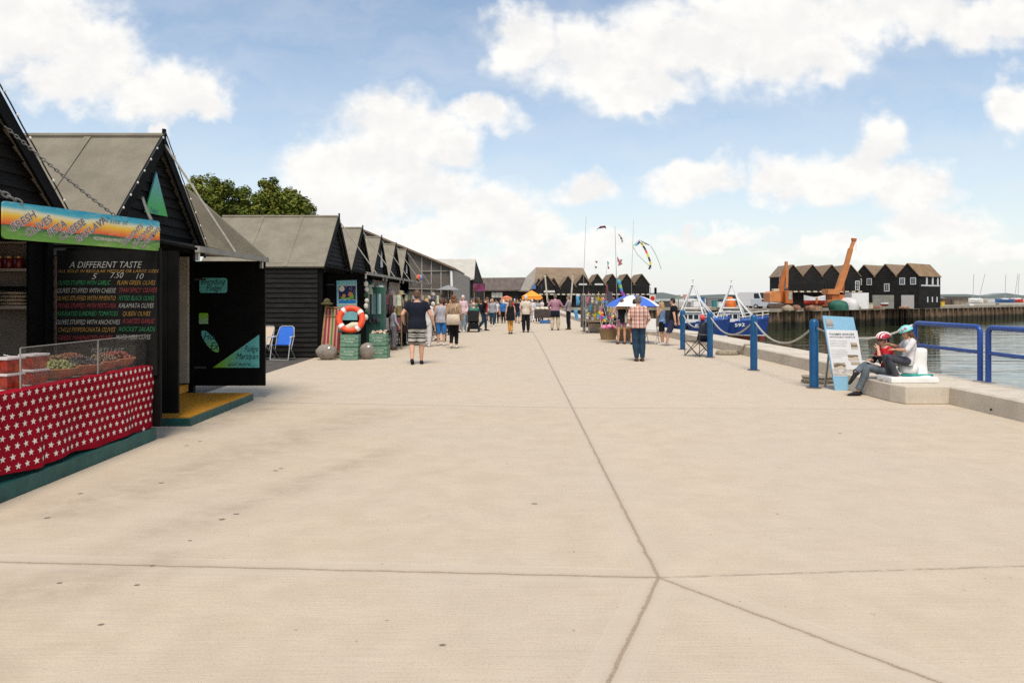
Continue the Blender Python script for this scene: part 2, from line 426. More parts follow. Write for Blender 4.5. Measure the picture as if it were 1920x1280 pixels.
    if top is not None:
        def f(g):
            torso(g, hem, collar, .016*loose, flare=.06*(loose-1))
            if sleeve > 0:
                for sd in 'LR':
                    P, rr = arm_pts(sd, sleeve); limb(g, P, rr, .013*loose)
            elif not straps:
                for sd in 'LR': g.ell(sub(J['sh'+sd], J['nk'], .25), .06, .06, .045, 8, 6)
        part('shirt', top, f)
    if bottom is not None:
        def f(g):
            torso(g, .85, min(hem+.12, 1.03), .010)
            for sd in 'LR':
                P, rr = leg_pts(sd, leg); rr = [r*(1.0 if i < 3 else 1+.18*legloose) for i, r in enumerate(rr)]; limb(g, P, rr, .013*legloose)
        part('trousers' if leg > 1.3 else 'shorts', bottom, f)
    if skirt is not None:
        m, zt, zb, fl = skirt
        def f(g):
            a = spine(zt); c = (J['knL']+J['knR'])/2; e = V((c.x, c.y, zb)); rx = .175*bw
            g.tube([a, sub(a,e,.3), sub(a,e,.7), e], [rx, rx+.02, rx+fl*.6, rx+fl], 16, ry=[.125*bw,.15*bw,.14*bw+fl*.5,.14*bw+fl], side=X)
        part('skirt', m, f)
    if shoe is not None:
        for sd in 'LR':
            g = MB(); an = J['an'+sd]; fd = V((feet or {}).get(sd, (0,1,-.12))).normalized(); dn = -.04
            g.tube([an - fd*.085 + V((0,0,dn-.01)), an - fd*.05 + V((0,0,dn)), an + V((0,0,dn+.005)), an + fd*.09 + V((0,0,dn-.005)), an + fd*.165 + V((0,0,dn-.015)), an + fd*.205 + V((0,0,dn-.02))],
                   [.02,.042,.047,.05,.042,.015], 10, ry=[.02,.045,.045,.036,.028,.01], side=X)
            emit(g, 'shoe', shoe)
    if hair is not None:
        def f(g):
            if hairstyle == 'bald':
                g.tube([hc + HM@V((.074*math.cos(a), -.014+.092*math.sin(a), .0)) for a in [R(180+q*18) for q in range(11)]], .024, 7, ry=.03)
            else:
                g.ell(hc + HM@V((0,-.024,.040)), .084, .098, .10, 12, 8, rot=HM)
                g.ell(hc + HM@V((0,-.050,-.005)), .080, .066, .078, 12, 8, rot=HM)
            if hairstyle in ('long', 'bob', 'tied'):
                dn = {'long': .27, 'bob': .13, 'tied': .06}[hairstyle]
                g.tube([hc + HM@V((0,-.05,.02)), hc + HM@V((0,-.075,-.06)), hc + HM@V((0,-.085,-.06-dn*.5)), hc + HM@V((0,-.08,-.06-dn))], [.075,.084,.078,.05], 12, ry=[.055,.05,.042,.025], side=sid)
                for q in (-1, 1): g.tube([hc + HM@V((q*.07,-.01,.03)), hc + HM@V((q*.08,-.02,-.04)), hc + HM@V((q*.082,-.03,-.07-dn*.6))], [.022,.024,.014], 8)
            if hairstyle == 'tied': g.ell(hc + HM@V((0,-.125,.03)), .035, .035, .04, 8, 6)
        part('hair', hair, f, min(voxel, .012), 2)
    if extras: extras(dict(J=J, emit=emit, part=part, spine=spine, torso=torso, limb=limb, arm_pts=arm_pts, hc=hc, HM=HM, root=root, s=s))
    root.location = loc; root.rotation_euler = (0, 0, face); ORI[root.name] = V(loc)
    return root
# ---------------------------------------------------------------- ground, water
WZ = -2.6
def pavement_mat():
    m = bpy.data.materials.new("brushed_concrete"); m.use_nodes = True
    t = NT(m.node_tree); b = t.n['Principled BSDF']
    p = t.node('ShaderNodeTexCoord').outputs['Object']
    def seg(a, c, pv):
        ba = V((c[0]-a[0], c[1]-a[1], 0)); pa = t.vm('SUBTRACT', pv, (a[0], a[1], 0))
        h = t.math('DIVIDE', t.vm('DOT_PRODUCT', pa, tuple(ba)), ba.dot(ba), clamp=True)
        return t.vm('LENGTH', t.vm('SUBTRACT', pa, t.vm('SCALE', tuple(ba), scale=h)))
    wob = t.vm('SCALE', t.vm('SUBTRACT', t.noise(p, 7, 4, .6, 1), (.5,.5,.5)), scale=.030)
    flat = t.vm('MULTIPLY', t.vm('ADD', p, wob), (1,1,0))
    J = (.91, 4.085)
    strong = [(J, (1.29, 26)), ((1.29, 26), (1.6, 60)), (J, (-6, 4.50)), (J, (.445, 2.97)), ((.445, 2.97), (-.6, .5)), (J, (1.87, 2.97)), ((1.87, 2.97), (4.5, 0)), ((-6, 11.15), (1.07, 10.35))]
    weak = [(J, (7, 4.55)), ((1.07, 10.35), (6.8, 10.2)), ((-6, 17.2), (6.8, 17.0)), ((-6, 24), (6.8, 24))]
    ds = dw = None
    for a, c in strong:
        q = seg(a, c, flat); ds = q if ds is None else t.math('MINIMUM', ds, q)
    for a, c in weak:
        q = seg(a, c, flat); dw = q if dw is None else t.math('MINIMUM', dw, q)
    pn = t.noise(p, 3.1, 4, .6); fine = t.noise(p, 70, 5, .75); grit = t.noise(p, 210, 3, .7)
    brush = t.noise(t.mapping(p, scale=(1.6, 46, 1)), 1.6, 5, .65)
    col = t.mix(t.step(pn, .3, .7), (.490,.392,.278), (.545,.443,.320))
    col = t.mix(t.step(t.noise(p, .45, 4, .6), .35, .65), col, t.mix(.35, col, (.49,.415,.33)))
    col = t.mix(t.math('MULTIPLY', t.step(brush, .35, .75), .32), col, (.335,.285,.225))
    col = t.mix(t.math('MULTIPLY', t.step(fine, .48, .72), .55), col, (.30,.240,.175))
    col = t.mix(t.math('MULTIPLY', t.step(grit, .55, .72), .60), col, (.62,.53,.42))
    yy = t.node('ShaderNodeSeparateXYZ'); t.l.new(p, yy.inputs[0])
    slab = t.math('ADD', t.math('MULTIPLY', t.step(yy.outputs[1], 10.25, 10.45), .55), t.math('MULTIPLY', t.step(yy.outputs[0], 1.0, 1.1), .30))
    col = t.mix(t.math('MULTIPLY', slab, .30), col, (.56,.465,.355))
    col = t.mix(t.math('MULTIPLY', t.step(t.noise(t.mapping(p, scale=(.5,2.2,1)), 1.1, 6, .7), .52, .70), .10), col, (.32,.25,.18))
    # smooth trowelled margin beside each joint, then the joint itself
    near = t.step(ds, .10, .135, 1, 0)
    col = t.mix(t.math('MULTIPLY', near, .38), col, (.47,.395,.305))
    edge = t.math('MULTIPLY', t.step(t.math('ABSOLUTE', t.math('SUBTRACT', ds, .125)), .0, .006, 1, 0), .45)
    col = t.mix(edge, col, (.52,.45,.36))
    gn = t.noise(p, 14, 4, .7)
    g = t.step(ds, t.math('MULTIPLY_ADD', gn, .016, -.004), t.math('MULTIPLY_ADD', gn, .024, .003), 1, 0)
    gs = t.math('MULTIPLY', t.step(ds, .0, .05, 1, 0), .22)
    col = t.mix(gs, col, (.27,.205,.135)); col = t.mix(t.math('MULTIPLY', g, .62), col, t.mix(t.step(t.noise(p, 95, 3, .7), .42, .62), (.17,.112,.066), (.36,.26,.165)))
    g2 = t.math('MULTIPLY', t.step(dw, .004, .022, 1, 0), t.math('MULTIPLY', t.step(gn, .25, .6), .62))
    col = t.mix(g2, col, (.22,.175,.125))
    # worn, reddish brown walked-in dirt in front of the stall
    tr = None
    for a, c, w in [((-3.4,5.4),(-1.9,9.8),.75), ((-2.5,4.6),(-1.2,7.4),.35), ((-3.3,3.2),(-2.2,4.3),.5), ((-2.2,2.9),(-2.7,3.4),.25), ((-3.9,8.2),(-3.2,12),.5)]:
        q = t.step(seg(a, c, p), 0.0, w, 1, 0); tr = q if tr is None else t.math('MAXIMUM', tr, q)
    sm = t.noise(t.mapping(p, scale=(1.3, 1.8, 1), rot=(0,0,.35)), 2.0, 8, .74)
    tr = t.math('MULTIPLY', tr, t.step(sm, .30, .74))
    col = t.mix(t.math('MULTIPLY', tr, .40), col, (.21,.145,.10))
    sp = None
    for (x, y) in [(517,882),(527,878),(443,963),(417,973),(1002,944),(257,1096),(286,1060),(112,1092),(190,1170),(356,1013),(302,905),(830,1209),(1575,812),(350,835),(375,827),(150,925),(90,970)]:
        c = gp(x, y); r = .022 if y < 1000 else .014
        q = t.vm('LENGTH', t.vm('MULTIPLY', t.vm('SUBTRACT', flat, tuple(c)), (1/r/1.3, 1/r, 0))); sp = q if sp is None else t.math('MINIMUM', sp, q)
    col = t.mix(t.math('MULTIPLY', t.step(sp, .5, 1.2, 1, 0), .78), col, (.075,.058,.042))
    tiny = t.noise(p, 19, 2, .5)
    col = t.mix(t.math('MULTIPLY', t.step(tiny, .735, .77), .6), col, (.15,.115,.085))
    t.put(b.inputs['Base Color'], col); b.inputs['Roughness'].default_value = .88; b.inputs['Specular IOR Level'].default_value = .25
    bn = t.node('ShaderNodeBump'); bn.inputs['Strength'].default_value = .55; bn.inputs['Distance'].default_value = .006
    hgt = t.math('ADD', t.math('MULTIPLY', brush, .9), t.math('MULTIPLY', fine, .8))
    hgt = t.math('SUBTRACT', t.math('MULTIPLY', hgt, t.math('SUBTRACT', 1.0, t.math('MULTIPLY', near, .7))), t.math('MULTIPLY', g, 1.0))
    t.put(bn.inputs['Height'], hgt); t.l.new(bn.outputs[0], b.inputs['Normal'])
    return m
asphalt = mat('asphalt', (.085,.072,.060), .9, .2, 3, .6, 200)
concrete = mat('cast_concrete', (.55,.475,.375), .85, .08, 3, .35, 90, dirt=((.38,.31,.225), .45))
land_m = mat('hardstanding', (.30,.26,.21), .9, .15, .3)
def water_mat():
    m = bpy.data.materials.new("harbour_water"); m.use_nodes = True; t = NT(m.node_tree); b = t.n['Principled BSDF']
    p = t.node('ShaderNodeTexCoord').outputs['Object']
    b.inputs['Base Color'].default_value = (.034,.046,.018, 1); b.inputs['Roughness'].default_value = .05; b.inputs['IOR'].default_value = 1.33
    b.inputs['Specular IOR Level'].default_value = .9
    bn = t.node('ShaderNodeBump'); bn.inputs['Strength'].default_value = .5; bn.inputs['Distance'].default_value = .16
    h = t.math('ADD', t.noise(t.mapping(p, scale=(.10, .75, 1)), 1.0, 2, .5), t.math('MULTIPLY', t.noise(t.mapping(p, scale=(.10, .8, 1)), 2.4, 2, .5), .45))
    t.put(bn.inputs['Height'], h); t.l.new(bn.outputs[0], b.inputs['Normal']); return m
struct(MB().poly([(-9000,-300,WZ),(9000,-300,WZ),(9000,9000,WZ),(-9000,9000,WZ)]), 'water', water_mat())
L1 = [(-90,-30),(7.78,-30),(7.78,28),(6.2,35),(5.8,100),(31,100),(33,172),(-90,172)]
L2 = [(31.005,86),(107,143),(190,200),(190,260),(33,260),(31.005,100.5)]
struct(MB().prism([(x,y,-4.5) for x, y in L1], (0,0,4.49)), 'ground', land_m)
struct(MB().prism([(x,y,-4.5) for x, y in L2], (0,0,4.495)), 'far_ground', land_m)
struct(MB().poly([(-60,-29,-.004),(-5.1,-29,-.004),(-5.1,40,-.004),(-60,40,-.004)]), 'asphalt', asphalt)
struct(MB().poly([(-5.16,-29,0),(6.9,-29,0),(6.9,28,0),(5.4,35,0),(5.2,99.9,0),(-8,99.9,0),(-5.16,30,0)]), 'pavement', pavement_mat())

# low concrete kerb wall along the quay edge, chamfered on top
r_ = thing('kerb_wall', 'long low concrete kerb wall running along the quay edge above the water', 'kerb wall', (7.3, 12, 0))
def kerb_run(path, w, h):
    m = MB(); ps = [V(p) for p in path]; rings = []
    for i, p in enumerate(ps):
        d = (ps[min(i+1,len(ps)-1)]-ps[max(i-1,0)]).normalized(); n = V((d.y,-d.x,0))
        rings.append([p + V((0,0,.0)), p + V((0,0,h-.025)), p + n*.025 + V((0,0,h)), p + n*(w-.02) + V((0,0,h)), p + n*w + V((0,0,h-.02)), p + n*w + V((0,0,-.4))])
    return m.rings(rings)
kerb_run([(6.86,-8,0),(6.86,10.69,0)], 1.0, .28).build('wall_section', concrete, r_)
kerb_run([(6.84,12.55,0),(6.8,20,0),(6.78,27.5,0),(6.0,33,0),(5.1,38,0),(5.0,60,0),(5.0,99,0)], 1.0, .28).build('wall_section', concrete, r_)
m = MB(); m.prism([(6.1,10.95,0),(6.18,10.67,0),(7.84,10.70,0),(7.84,12.54,0),(6.1,12.54,0)], (0,0,.28)); m.build('mooring_block', concrete, r_, bevel=.018)
m = MB(); c = at(1863, 776, 9.75); m.lathe([(.016,0),(.016,.012)], (6.852, 9.75, .07), 10, axis=(-1,0,0)); m.build('drain_hole', mat('dark_hole', (.02,.018,.015), .9), r_)

# quay faces: timber and steel piling down to the water
def piles_mat():
    m = bpy.data.materials.new("tidal_piling"); m.use_nodes = True; t = NT(m.node_tree); b = t.n['Principled BSDF']
    p = t.node('ShaderNodeTexCoord').outputs['Object']; g = t.node('ShaderNodeNewGeometry').outputs['Position']
    sp = t.node('ShaderNodeSeparateXYZ'); t.l.new(g, sp.inputs[0])
    st = t.noise(t.mapping(p, scale=(1,1,.12)), 1.6, 5, .65)
    c = t.ramp(st, [(.25,(.06,.035,.02)),(.5,(.175,.108,.064)),(.68,(.30,.205,.125)),(.8,(.44,.36,.26))])
    wet = t.step(t.math('ADD', sp.outputs[2], t.math('MULTIPLY', t.noise(p, .8, 4, .6), .9)), -1.35, -.75, 1, 0)
    c = t.mix(t.math('MULTIPLY', wet, .9), c, (.018,.020,.010))
    t.put(b.inputs['Base Color'], c); b.inputs['Roughness'].default_value = .85; return m
PIL = piles_mat(); PIL2 = mat('pale_timber_piling', (.23,.165,.10), .85, .35, 1.2, stretch=(1,1,.15), dirt=((.07,.05,.03), .6))
def pile_wall(name, label, a, b, step, mats, top=.0, post=.5):
    a, b = V(a), V(b); L = (b-a).length; d = (b-a)/L; n = V((d.y,-d.x,0))
    if n.dot(V((0,0,0))-a) < 0: n = -n
    r = thing(name, label, 'quay wall', a)
    m = MB(); k = int(L/step); rng = random.Random(len(label))
    top_r = []; bot_r = []
    prof = []
    for i in range(k):
        o = a + d*(i*step)
        prof += [o + n*.02, o + d*step*.35 + n*.02, o + d*step*.5 + n*.28, o + d*step*.85 + n*.28]
    for q in range(len(prof)-1):
        p0, p1 = prof[q], prof[q+1]
        m.add([p0+V((0,0,-4)), p1+V((0,0,-4)), p1+V((0,0,-.18)), p0+V((0,0,-.18))], [(0,1,2,3)])
    m.build('sheet_piling', mats[0], r, recalc=False)
    m = MB()
    for i in range(int(L/(step*2.4))):
        o = a + d*(i*step*2.4 + rng.uniform(-.2,.2)) + n*.42
        m.bar(o + V((0,0,-4)), o + V((0,0,-.22)), .24, .24, 0, n)
    m.build('fender_piling', mats[1], r)
    m = MB(); m.bar(a + n*.2 + V((0,0,top-.02)), b + n*.2 + V((0,0,top-.02)), .40, .62, 0, V((0,0,1))); m.build('coping', mat('stone_coping', (.34,.29,.22), .85, .2, .6), r)
    return r
pile_wall('harbour_wall', 'long dark piled harbour wall with stained timber fenders below the crane', (31.0,85.9,0), (190,199.5,0), .85, (PIL, PIL))
pile_wall('harbour_wall', 'pale timber harbour wall across the end of the basin behind the blue and white parasol', (5.9,99.95,0), (30.8,99.95,0), .6, (PIL2, PIL2))
pile_wall('harbour_wall', 'short brown piled wall beside the bows of the blue boats', (30.97,99.5,0), (30.97,86.2,0), .85, (PIL2, PIL2))
# distant shore on the horizon
m = MB(); rng = random.Random(5); pts = []
for i in range(61): pts.append((200 + i*70, 2400, WZ + 6 + 16*rng.random()*(.5+.5*math.sin(i*.35)**2)))
m.prism([(200,2400,WZ-2)] + pts + [(4400,2400,WZ-2)], (0,60,0)); struct(m, 'hills', mat('far_shore', (.20,.23,.22), .9))

# ---------------------------------------------------------------- beach huts of the market
def clap(mb, p0, p1, z0, z1, out, bh=.135, clip=None):
    """overlapping boards on the line p0-p1; clip(z) gives the part of it a board covers"""
    p0, p1, out = V(p0), V(p1), V(out).normalized(); n = int(round((z1-z0)/bh)); bh = (z1-z0)/n
    for i in range(n):
        z = z0+i*bh; a0, a1 = (0, 1) if clip is None else clip(z); c0, c1 = (0, 1) if clip is None else clip(z+bh)
        if a1-a0 < .02: continue
        def P(t, zz, o): q = p0.lerp(p1, t); return V((q.x, q.y, zz)) + out*o*1.35
        mb.add([P(a0,z,.026), P(a1,z,.026), P(c1,z+bh,.004), P(c0,z+bh,.004), P(a0,z,-.02), P(a1,z,-.02), P(c1,z+bh,-.02), P(c0,z+bh,-.02)],
               [(0,1,2,3),(5,4,7,6),(0,4,5,1),(0,3,7,4),(1,5,6,2),(3,2,6,7)])
rubber = mat('black_cable', (.03,.03,.03), .6)
bulb_m = mat('white_bulb', (.75,.72,.66), .3)
grey_bars = mat('grey_awning_edge', (.25,.235,.20), .7, .15, 6)
def hut(label, y0, y1, xf=-5.1, depth=3.2, eave=2.58, apex=4.0, awn=(-3.9, 2.28), leaf_y=None, lights=False, inside=dark_inside, interior=True, wires=True, near_full=True):
    ym = (y0+y1)/2; xb = xf-depth; r = thing('market_hut', label, 'market hut', ((xf+xb)/2, ym, 0), 'black market huts along the quay')
    hw = (y1-y0)/2
    m = MB(); clap(m, (xb, y0, 0), (xf-.09, y0, 0), .03, eave, (0,-1,0)); m.build('wall', black_wood, r); m = MB(); clap(m, (xb, y1, 0), (xf-.09, y1, 0), .03, eave, (0,1,0)); m.build('wall', black_wood, r)
    m = MB(); m.box(xb, xb+.05, y0+.03, y1-.03, .03, eave); m.build('back_wall', black_paint, r)
    for y in (y0+.02, y1-.12):
        m = MB(); m.box(xf-.09, xf+(-.05 if awn is None else .03), y, y+.10, .03, eave-.05); m.build('door_post', black_paint, r)
    m = MB(); m.box(xf-.08, xf+.012, y0+.12, y1-.12, eave-.22, eave-.0); m.build('lintel', black_paint, r)
    def cl(z):
        k = max(0, 1-(z-eave)/(apex-.12-eave)); return (.5-.5*k, .5+.5*k)
    m = MB(); clap(m, (xf, y0, 0), (xf, y1, 0), eave+.003, apex-.14, (1,0,0), clip=cl); m.build('gable', black_wood, r)
    m = MB(); m.box(xb+.06, xf-.1, y0+.04, y1-.04, .03, .12); m.build('floor', yellow_floor if not near_full else brown_timber, r)
    # roof: two felted slopes with lapped sheets
    ov = .14; rise = apex-eave; sl = rise/hw
    m = MB()
    for sg in (-1, 1):
        ye = ym + sg*(hw+.10); ze = eave-.10*sl; n = V((0, sg*rise, hw)).normalized()
        A = [V((xb-.1, ym, apex)), V((xf+ov, ym, apex)), V((xf+ov, ye, ze)), V((xb-.1, ye, ze))]
        m.prism(A, n*-.05)
        for k in range(1, 3):                              # laps
            x = xb-.1 + (depth+ov+.1)*k/3
            m.prism([V((x, ym+sg*.01, apex))+n*.003, V((x+.10, ym+sg*.01, apex))+n*.003, V((x+.10, ye, ze))+n*.003, V((x, ye, ze))+n*.003], n*.006)
    m.tube([(xb-.1, ym, apex+.0), (xf+ov, ym, apex+.0)], .045, 8)
    m.build('roof', felt, r)
    for sg in (-1, 1):
        m = MB(); ye = ym + sg*(hw+.11); ze = eave-.11*sl
        m.prism([(xf+ov-.03, ym, apex+.03), (xf+ov-.03, ye, ze+.02), (xf+ov-.03, ye, ze-.16), (xf+ov-.03, ym, apex-.20)], (.035,0,0)); m.build('barge_board', black_paint, r, bevel=.004)
    m = MB(); m.bar((xf+ov+.0, ym, apex-.12), (xf+ov, ym, apex+.10), .04, .05); m.build('finial', black_paint, r)
    if lights:
        m = MB()
        for sg in (-1, 1):
            a, b = V((xf+ov+.02, ym, apex+.06)), V((xf+ov+.02, ym+sg*(hw+.1), eave-.1*sl+.06)); m.tube([a.lerp(b, i/8) - V((0,0,.012*(i%2))) for i in range(9)], .008, 5)
            for i in range(1, 9): m.ell(a.lerp(b, (i-.5)/8) + V((.012,0,-.01)), .014, .014, .018, 6, 4, mi=1)
        m.build('light_string', [rubber, bulb_m], r)
    if awn:
        xo, zo = awn
        m = MB(); m.prism([(xf+.02, y0, eave-.06), (xf+.02, y1, eave-.06), (xo, y1, zo), (xo, y0, zo)], (0,0,-.035)); m.box(xo-.03, xo+.03, y0, y1, zo-.055, zo+.02, 1)
        m.build('awning', [black_paint, grey_bars], r)
        if wires:
            m = MB(); m.tube([(xf+ov, ym+.02, apex-.12), (xo, ym-.05, zo+.02)], .016, 6); m.build('stay_cable', mat('pale_stay_rope', (.33,.30,.25), .8, .15, 20), r)
        m = MB()
        for y in (y0+.12, y1-.12): m.bar((xo-.05, y, zo-.16), (xo-.05, y, zo-.02), .04, .05)
        m.build('awning_bracket', alu, r)
    if leaf_y:
        for (ly, x1, z0, z1) in leaf_y:
            m = MB(); w = x1-xf; nb = 7
            for i in range(nb): m.box(xf+.02+w*i/nb, xf+.02+w*(i+1)/nb-.006, ly-.02, ly+.02, z0, z1)
            for zz in (z0+.14, z1-.2, (z0+z1)/2): m.box(xf+.04, x1-.02, ly+.021, ly+.045, zz, zz+.11)
            d = m.build('door', black_paint, r)
            for zz in (z0+.3, z1-.3): h = MB(); h.bar((xf+.0, ly-.03, zz), (xf+.22, ly-.03, zz), .035, .012, side=V((0,0,1))); h.build('hinge', mat('dull_hinge', (.05,.05,.05), .6, .2), d)
    return r
hA = hut('black hut with the food counter and colourful hanging sign', 5.17, 7.95, eave=2.50, apex=3.92, leaf_y=[(8.06, -4.0, .15, 2.22)], awn=None, lights=True, near_full=False)
hB = hut('black hut with a yellow step and green triangle on its gable', 8.82, 11.42, leaf_y=[(8.86, -4.17, .17, 2.24), (11.38, -3.93, .2, 2.24)], lights=True, near_full=False)
# side panel of roofing felt over the far door of hut B
m = MB(); m.prism([V((-5.42,11.6,3.56)), V((-3.92,11.46,2.30)), V((-5.05,11.46,2.32)), V((-5.6,11.6,2.6))], (0,.04,.01)); m.build('side_canopy', felt, hB)
hD = hut('black hut with the moon poster on its open door', 18.95, 21.95, xf=-5.0, apex=4.02, awn=(-3.75, 2.32), leaf_y=[(19.55, -3.9, .15, 2.3)])
hE = hut('second hut of the long row, cream lampshades hanging under its awning', 22.3, 25.4, xf=-5.0, apex=4.02, awn=(-3.75, 2.32))
hF = hut('third hut of the long row, white narrow triangle on its gable', 26.0, 29.1, xf=-5.0, apex=4.02, awn=(-3.75, 2.32))
hG = hut('fourth hut of the long row, plain black gable', 29.7, 32.8, xf=-5.0, apex=4.02, awn=(-3.75, 2.32))
hH = hut('last hut of the long row, striped ball on its awning', 33.3, 36.2, xf=-5.0, apex=4.02, awn=(-3.75, 2.32))
m = MB(); m.prism([(-4.955, 27.75, 2.85), (-4.955, 28.2, 2.85), (-4.955, 27.95, 3.55)], (.03,0,0)); tag(m.build('gable_sign', white_paint), 'narrow white triangular sign on the third gable of the long row', 'sign')
m = MB(); m.prism([(-4.955, 35.0, 2.85), (-4.955, 35.4, 2.85), (-4.955, 35.2, 3.3)], (.03,0,0)); tag(m.build('gable_sign', white_paint), 'tiny white triangular sign on the last gable of the long row', 'sign')
for (y0, y1) in ((21.9,22.3),(25.4,26.0),(29.1,29.7),(32.8,33.3)):      # filler strips join the awnings
    pass
# ---------------------------------------------------------------- the food stall
m = MB(); m.box(-8.2, -4.03, 5.0, 8.04, .004, .14); tag(m.build('stall_deck', teal, bevel=.006), 'teal painted timber deck under the red starry food counter', 'deck')
t_ = thing('step', 'wide yellow topped step with teal edge before the open hut door', 'step', (-4.6, 9.97, 0))
m = MB(); m.box(-5.12, -4.01, 8.86, 11.1, .004, .104); m.build('base', teal, t_, bevel=.005)
m = MB(); m.box(-5.12, -4.03, 8.875, 11.085, .104, .122); m.build('tread', yellow_floor, t_)
m = MB(); m.box(-5.42, -5.12, 11.22, 11.28, .26, 2.3); tag(m.build('inner_panel', cream_panel), 'tall cream panel just inside the open hut door', 'panel')
m = MB(); m.box(-6.4, -5.1, 9.0, 11.2, .13, .245); tag(m.build('threshold', yellow_floor), 'yellow inner floor board showing inside the open hut door', 'floor board')

white_edge = mat('white_table_edge', (.55,.52,.46), .5)
tb = thing('trestle_table', 'long trestle table carrying bowls of olives behind the glass', 'table', (-4.5, 6.5, .14))
m = MB(); m.box(-5.0, -4.09, 4.9, 8.0, .815, .855); m.build('tabletop', white_edge, tb)
for x in (-4.2, -4.9):
    for y in (5.0, 7.9):
        m = MB(); m.box(x-.025, x+.025, y-.025, y+.025, .14, .815); m.build('leg', steel, tb)
star_red = mat('red_cotton', (.27,.0045,.015), .9, .12, 4, .25, 300, spec=.08)
star_white = mat('cream_print', (.76,.68,.58), .85, .05)
def drape(y, z):
    k = max(0, (.86-z)/.7)
    return -4.065 + k*(.020*math.sin(y*5.3+.6) + .014*math.sin(y*12.1) + .035*math.exp(-((y-6.02)/.07)**2) - .02*math.exp(-((y-6.16)/.05)**2)) + .006*math.sin(z*9+y)
def hemz(y): return .155 + .05*max(0, (7.4-y)/2.4) + .012*math.sin(y*7)
m = MB(); NY, NZ = 130, 22; y0, y1 = 4.85, 8.17; g = []
for j in range(NZ+1):
    for i in range(NY+1):
        y = y0+(y1-y0)*i/NY; z = hemz(y)+(.862-hemz(y))*j/NZ; g.append((drape(y,z), y + .03*(1-j/NZ)*(i/NY)**6, z))
m.add(g, [(j*(NY+1)+i, j*(NY+1)+i+1, (j+1)*(NY+1)+i+1, (j+1)*(NY+1)+i) for j in range(NZ) for i in range(NY)], 0)
m.add([(drape(y0+(y1-y0)*i/40,.862), y0+(y1-y0)*i/40, .862) for i in range(41)] + [(-4.22, y0+(y1-y0)*i/40, .864) for i in range(41)], [(i,i+1,42+i,41+i) for i in range(40)], 0)
rng = random.Random(3); row = 0; z = .835
while z > .15:
    y = y0 + .03 + (.0475 if row % 2 else 0)
    while y < y1-.02:
        if z > hemz(y)+.015:
            a0 = rng.uniform(-.25,.25); ps = []
            for q in range(10):
                rr = .031 if q % 2 == 0 else .0135; a = a0 + q*math.pi/5
                yy, zz = y+rr*math.sin(a), z+rr*math.cos(a)
                ps.append((drape(yy,zz)+.0025, yy + .03*max(0,1-(zz-.155)/.7)*((yy-y0)/(y1-y0))**6, zz))
            m.poly(ps, 1)
        y += .095
    z -= .0845; row += 1
tag(m.build('tablecloth', [star_red, star_white], smooth=False, recalc=False), 'red cotton tablecloth printed with cream stars over the food counter', 'tablecloth')

# sneeze screen
clear = glass('clear_acrylic', (.16,.14,.12), .03, .13); edge_m = mat('acrylic_edge', (.30,.28,.25), .2, .05)
sg = thing('display_screen', 'clear acrylic display screen along the front of the counter', 'screen', (-4.13, 7, .864))
for (a, b) in ((5.92, 7.05), (7.056, 8.2)):
    m = MB(); m.box(-4.135, -4.128, a, b, .868, 1.215); p = m.build('pane', clear, sg)
    m = MB(); m.box(-4.137, -4.126, a, a+.005, .868, 1.215); m.box(-4.137, -4.126, b-.003, b+.002, .868, 1.22)
    m.box(-4.136, -4.127, a+.008, b-.006, 1.213, 1.221); m.build('edge', edge_m, p)
m = MB(); m.box(-4.60, -4.14, 8.19, 8.198, .868, 1.23); m.build('end_pane', clear, sg)

# bowls of olives: each a thing with its filling
terra = mat('terracotta', (.36,.135,.060), .75, .2, 8, .1, 40)
def mk_bowl(r=.17, h=.10, fill=(.10,.11,.03), kind='olive', seed=1, clay=terra):
    b = thing('food_bowl', 'x', 'bowl', (0,0,0), 'bowls of olives on the counter')
    m = MB(); m.lathe([(.001,.012),(r*.55,.0),(r*.8,h*.35),(r,h),(r-.014,h+.004),(r*.78,h*.5),(.001,h*.4)], n=24); m.build('bowl', clay, b, smooth=True, auto=50)
    rng = random.Random(seed); m = MB()
    for i in range(130):
        a, q = rng.uniform(0, 6.283), math.sqrt(rng.random())*(r-.03); s = rng.uniform(.012,.018)
        m.ell((q*math.cos(a), q*math.sin(a), h*.78+.085*(1-(q/r)**2)+rng.uniform(-.01,.012)), s, s, s*1.15, 6, 4)
    m.build('filling', mat('filling_%s' % kind, fill, .25, .35, 12), b, smooth=True); return b
bowls = [('green', (.16,.17,.045), (-4.33, 6.72), 'green herb olives in a clay bowl by the stacked tubs'),
         ('black', (.028,.022,.024), (-4.34, 7.12), 'black olives in a clay bowl in the middle of the counter front'),
         ('mixed', (.17,.135,.06), (-4.66, 6.85), 'pale chopped salad in a clay bowl with a steel spoon resting on it'),
         ('brown', (.13,.07,.035), (-4.36, 7.50), 'brown olives in a clay bowl beside the pane seam'),
         ('bean', (.22,.12,.05), (-4.68, 7.25), 'butter beans in a wide clay bowl behind the black olives'),
         ('red', (.22,.045,.02), (-4.40, 7.83), 'red pepper mix in the clay bowl by the counter end'),
         ('tom', (.24,.07,.03), (-4.76, 7.60), 'sun dried tomatoes in a clay bowl behind the red pepper mix')]
for i, (k, colr, (x, y), lab) in enumerate(bowls):
    b = mk_bowl(.185+.018*(i % 3), .105, colr, k, i); b['label'] = lab; b.location = (x, y, .857)
b = mk_bowl(.20, .13, (.34,.16,.025), 'yellow', 21, black_paint); b['label'] = 'deep black bowl heaped with golden marinated vegetables'; b.location = (-4.62, 5.98, .857)
b = mk_bowl(.20, .10, (.30,.14,.03), 'stew', 22, black_paint); b['label'] = 'second black bowl of amber olives at the counter corner behind the tubs'; b.location = (-4.9, 6.36, .857)
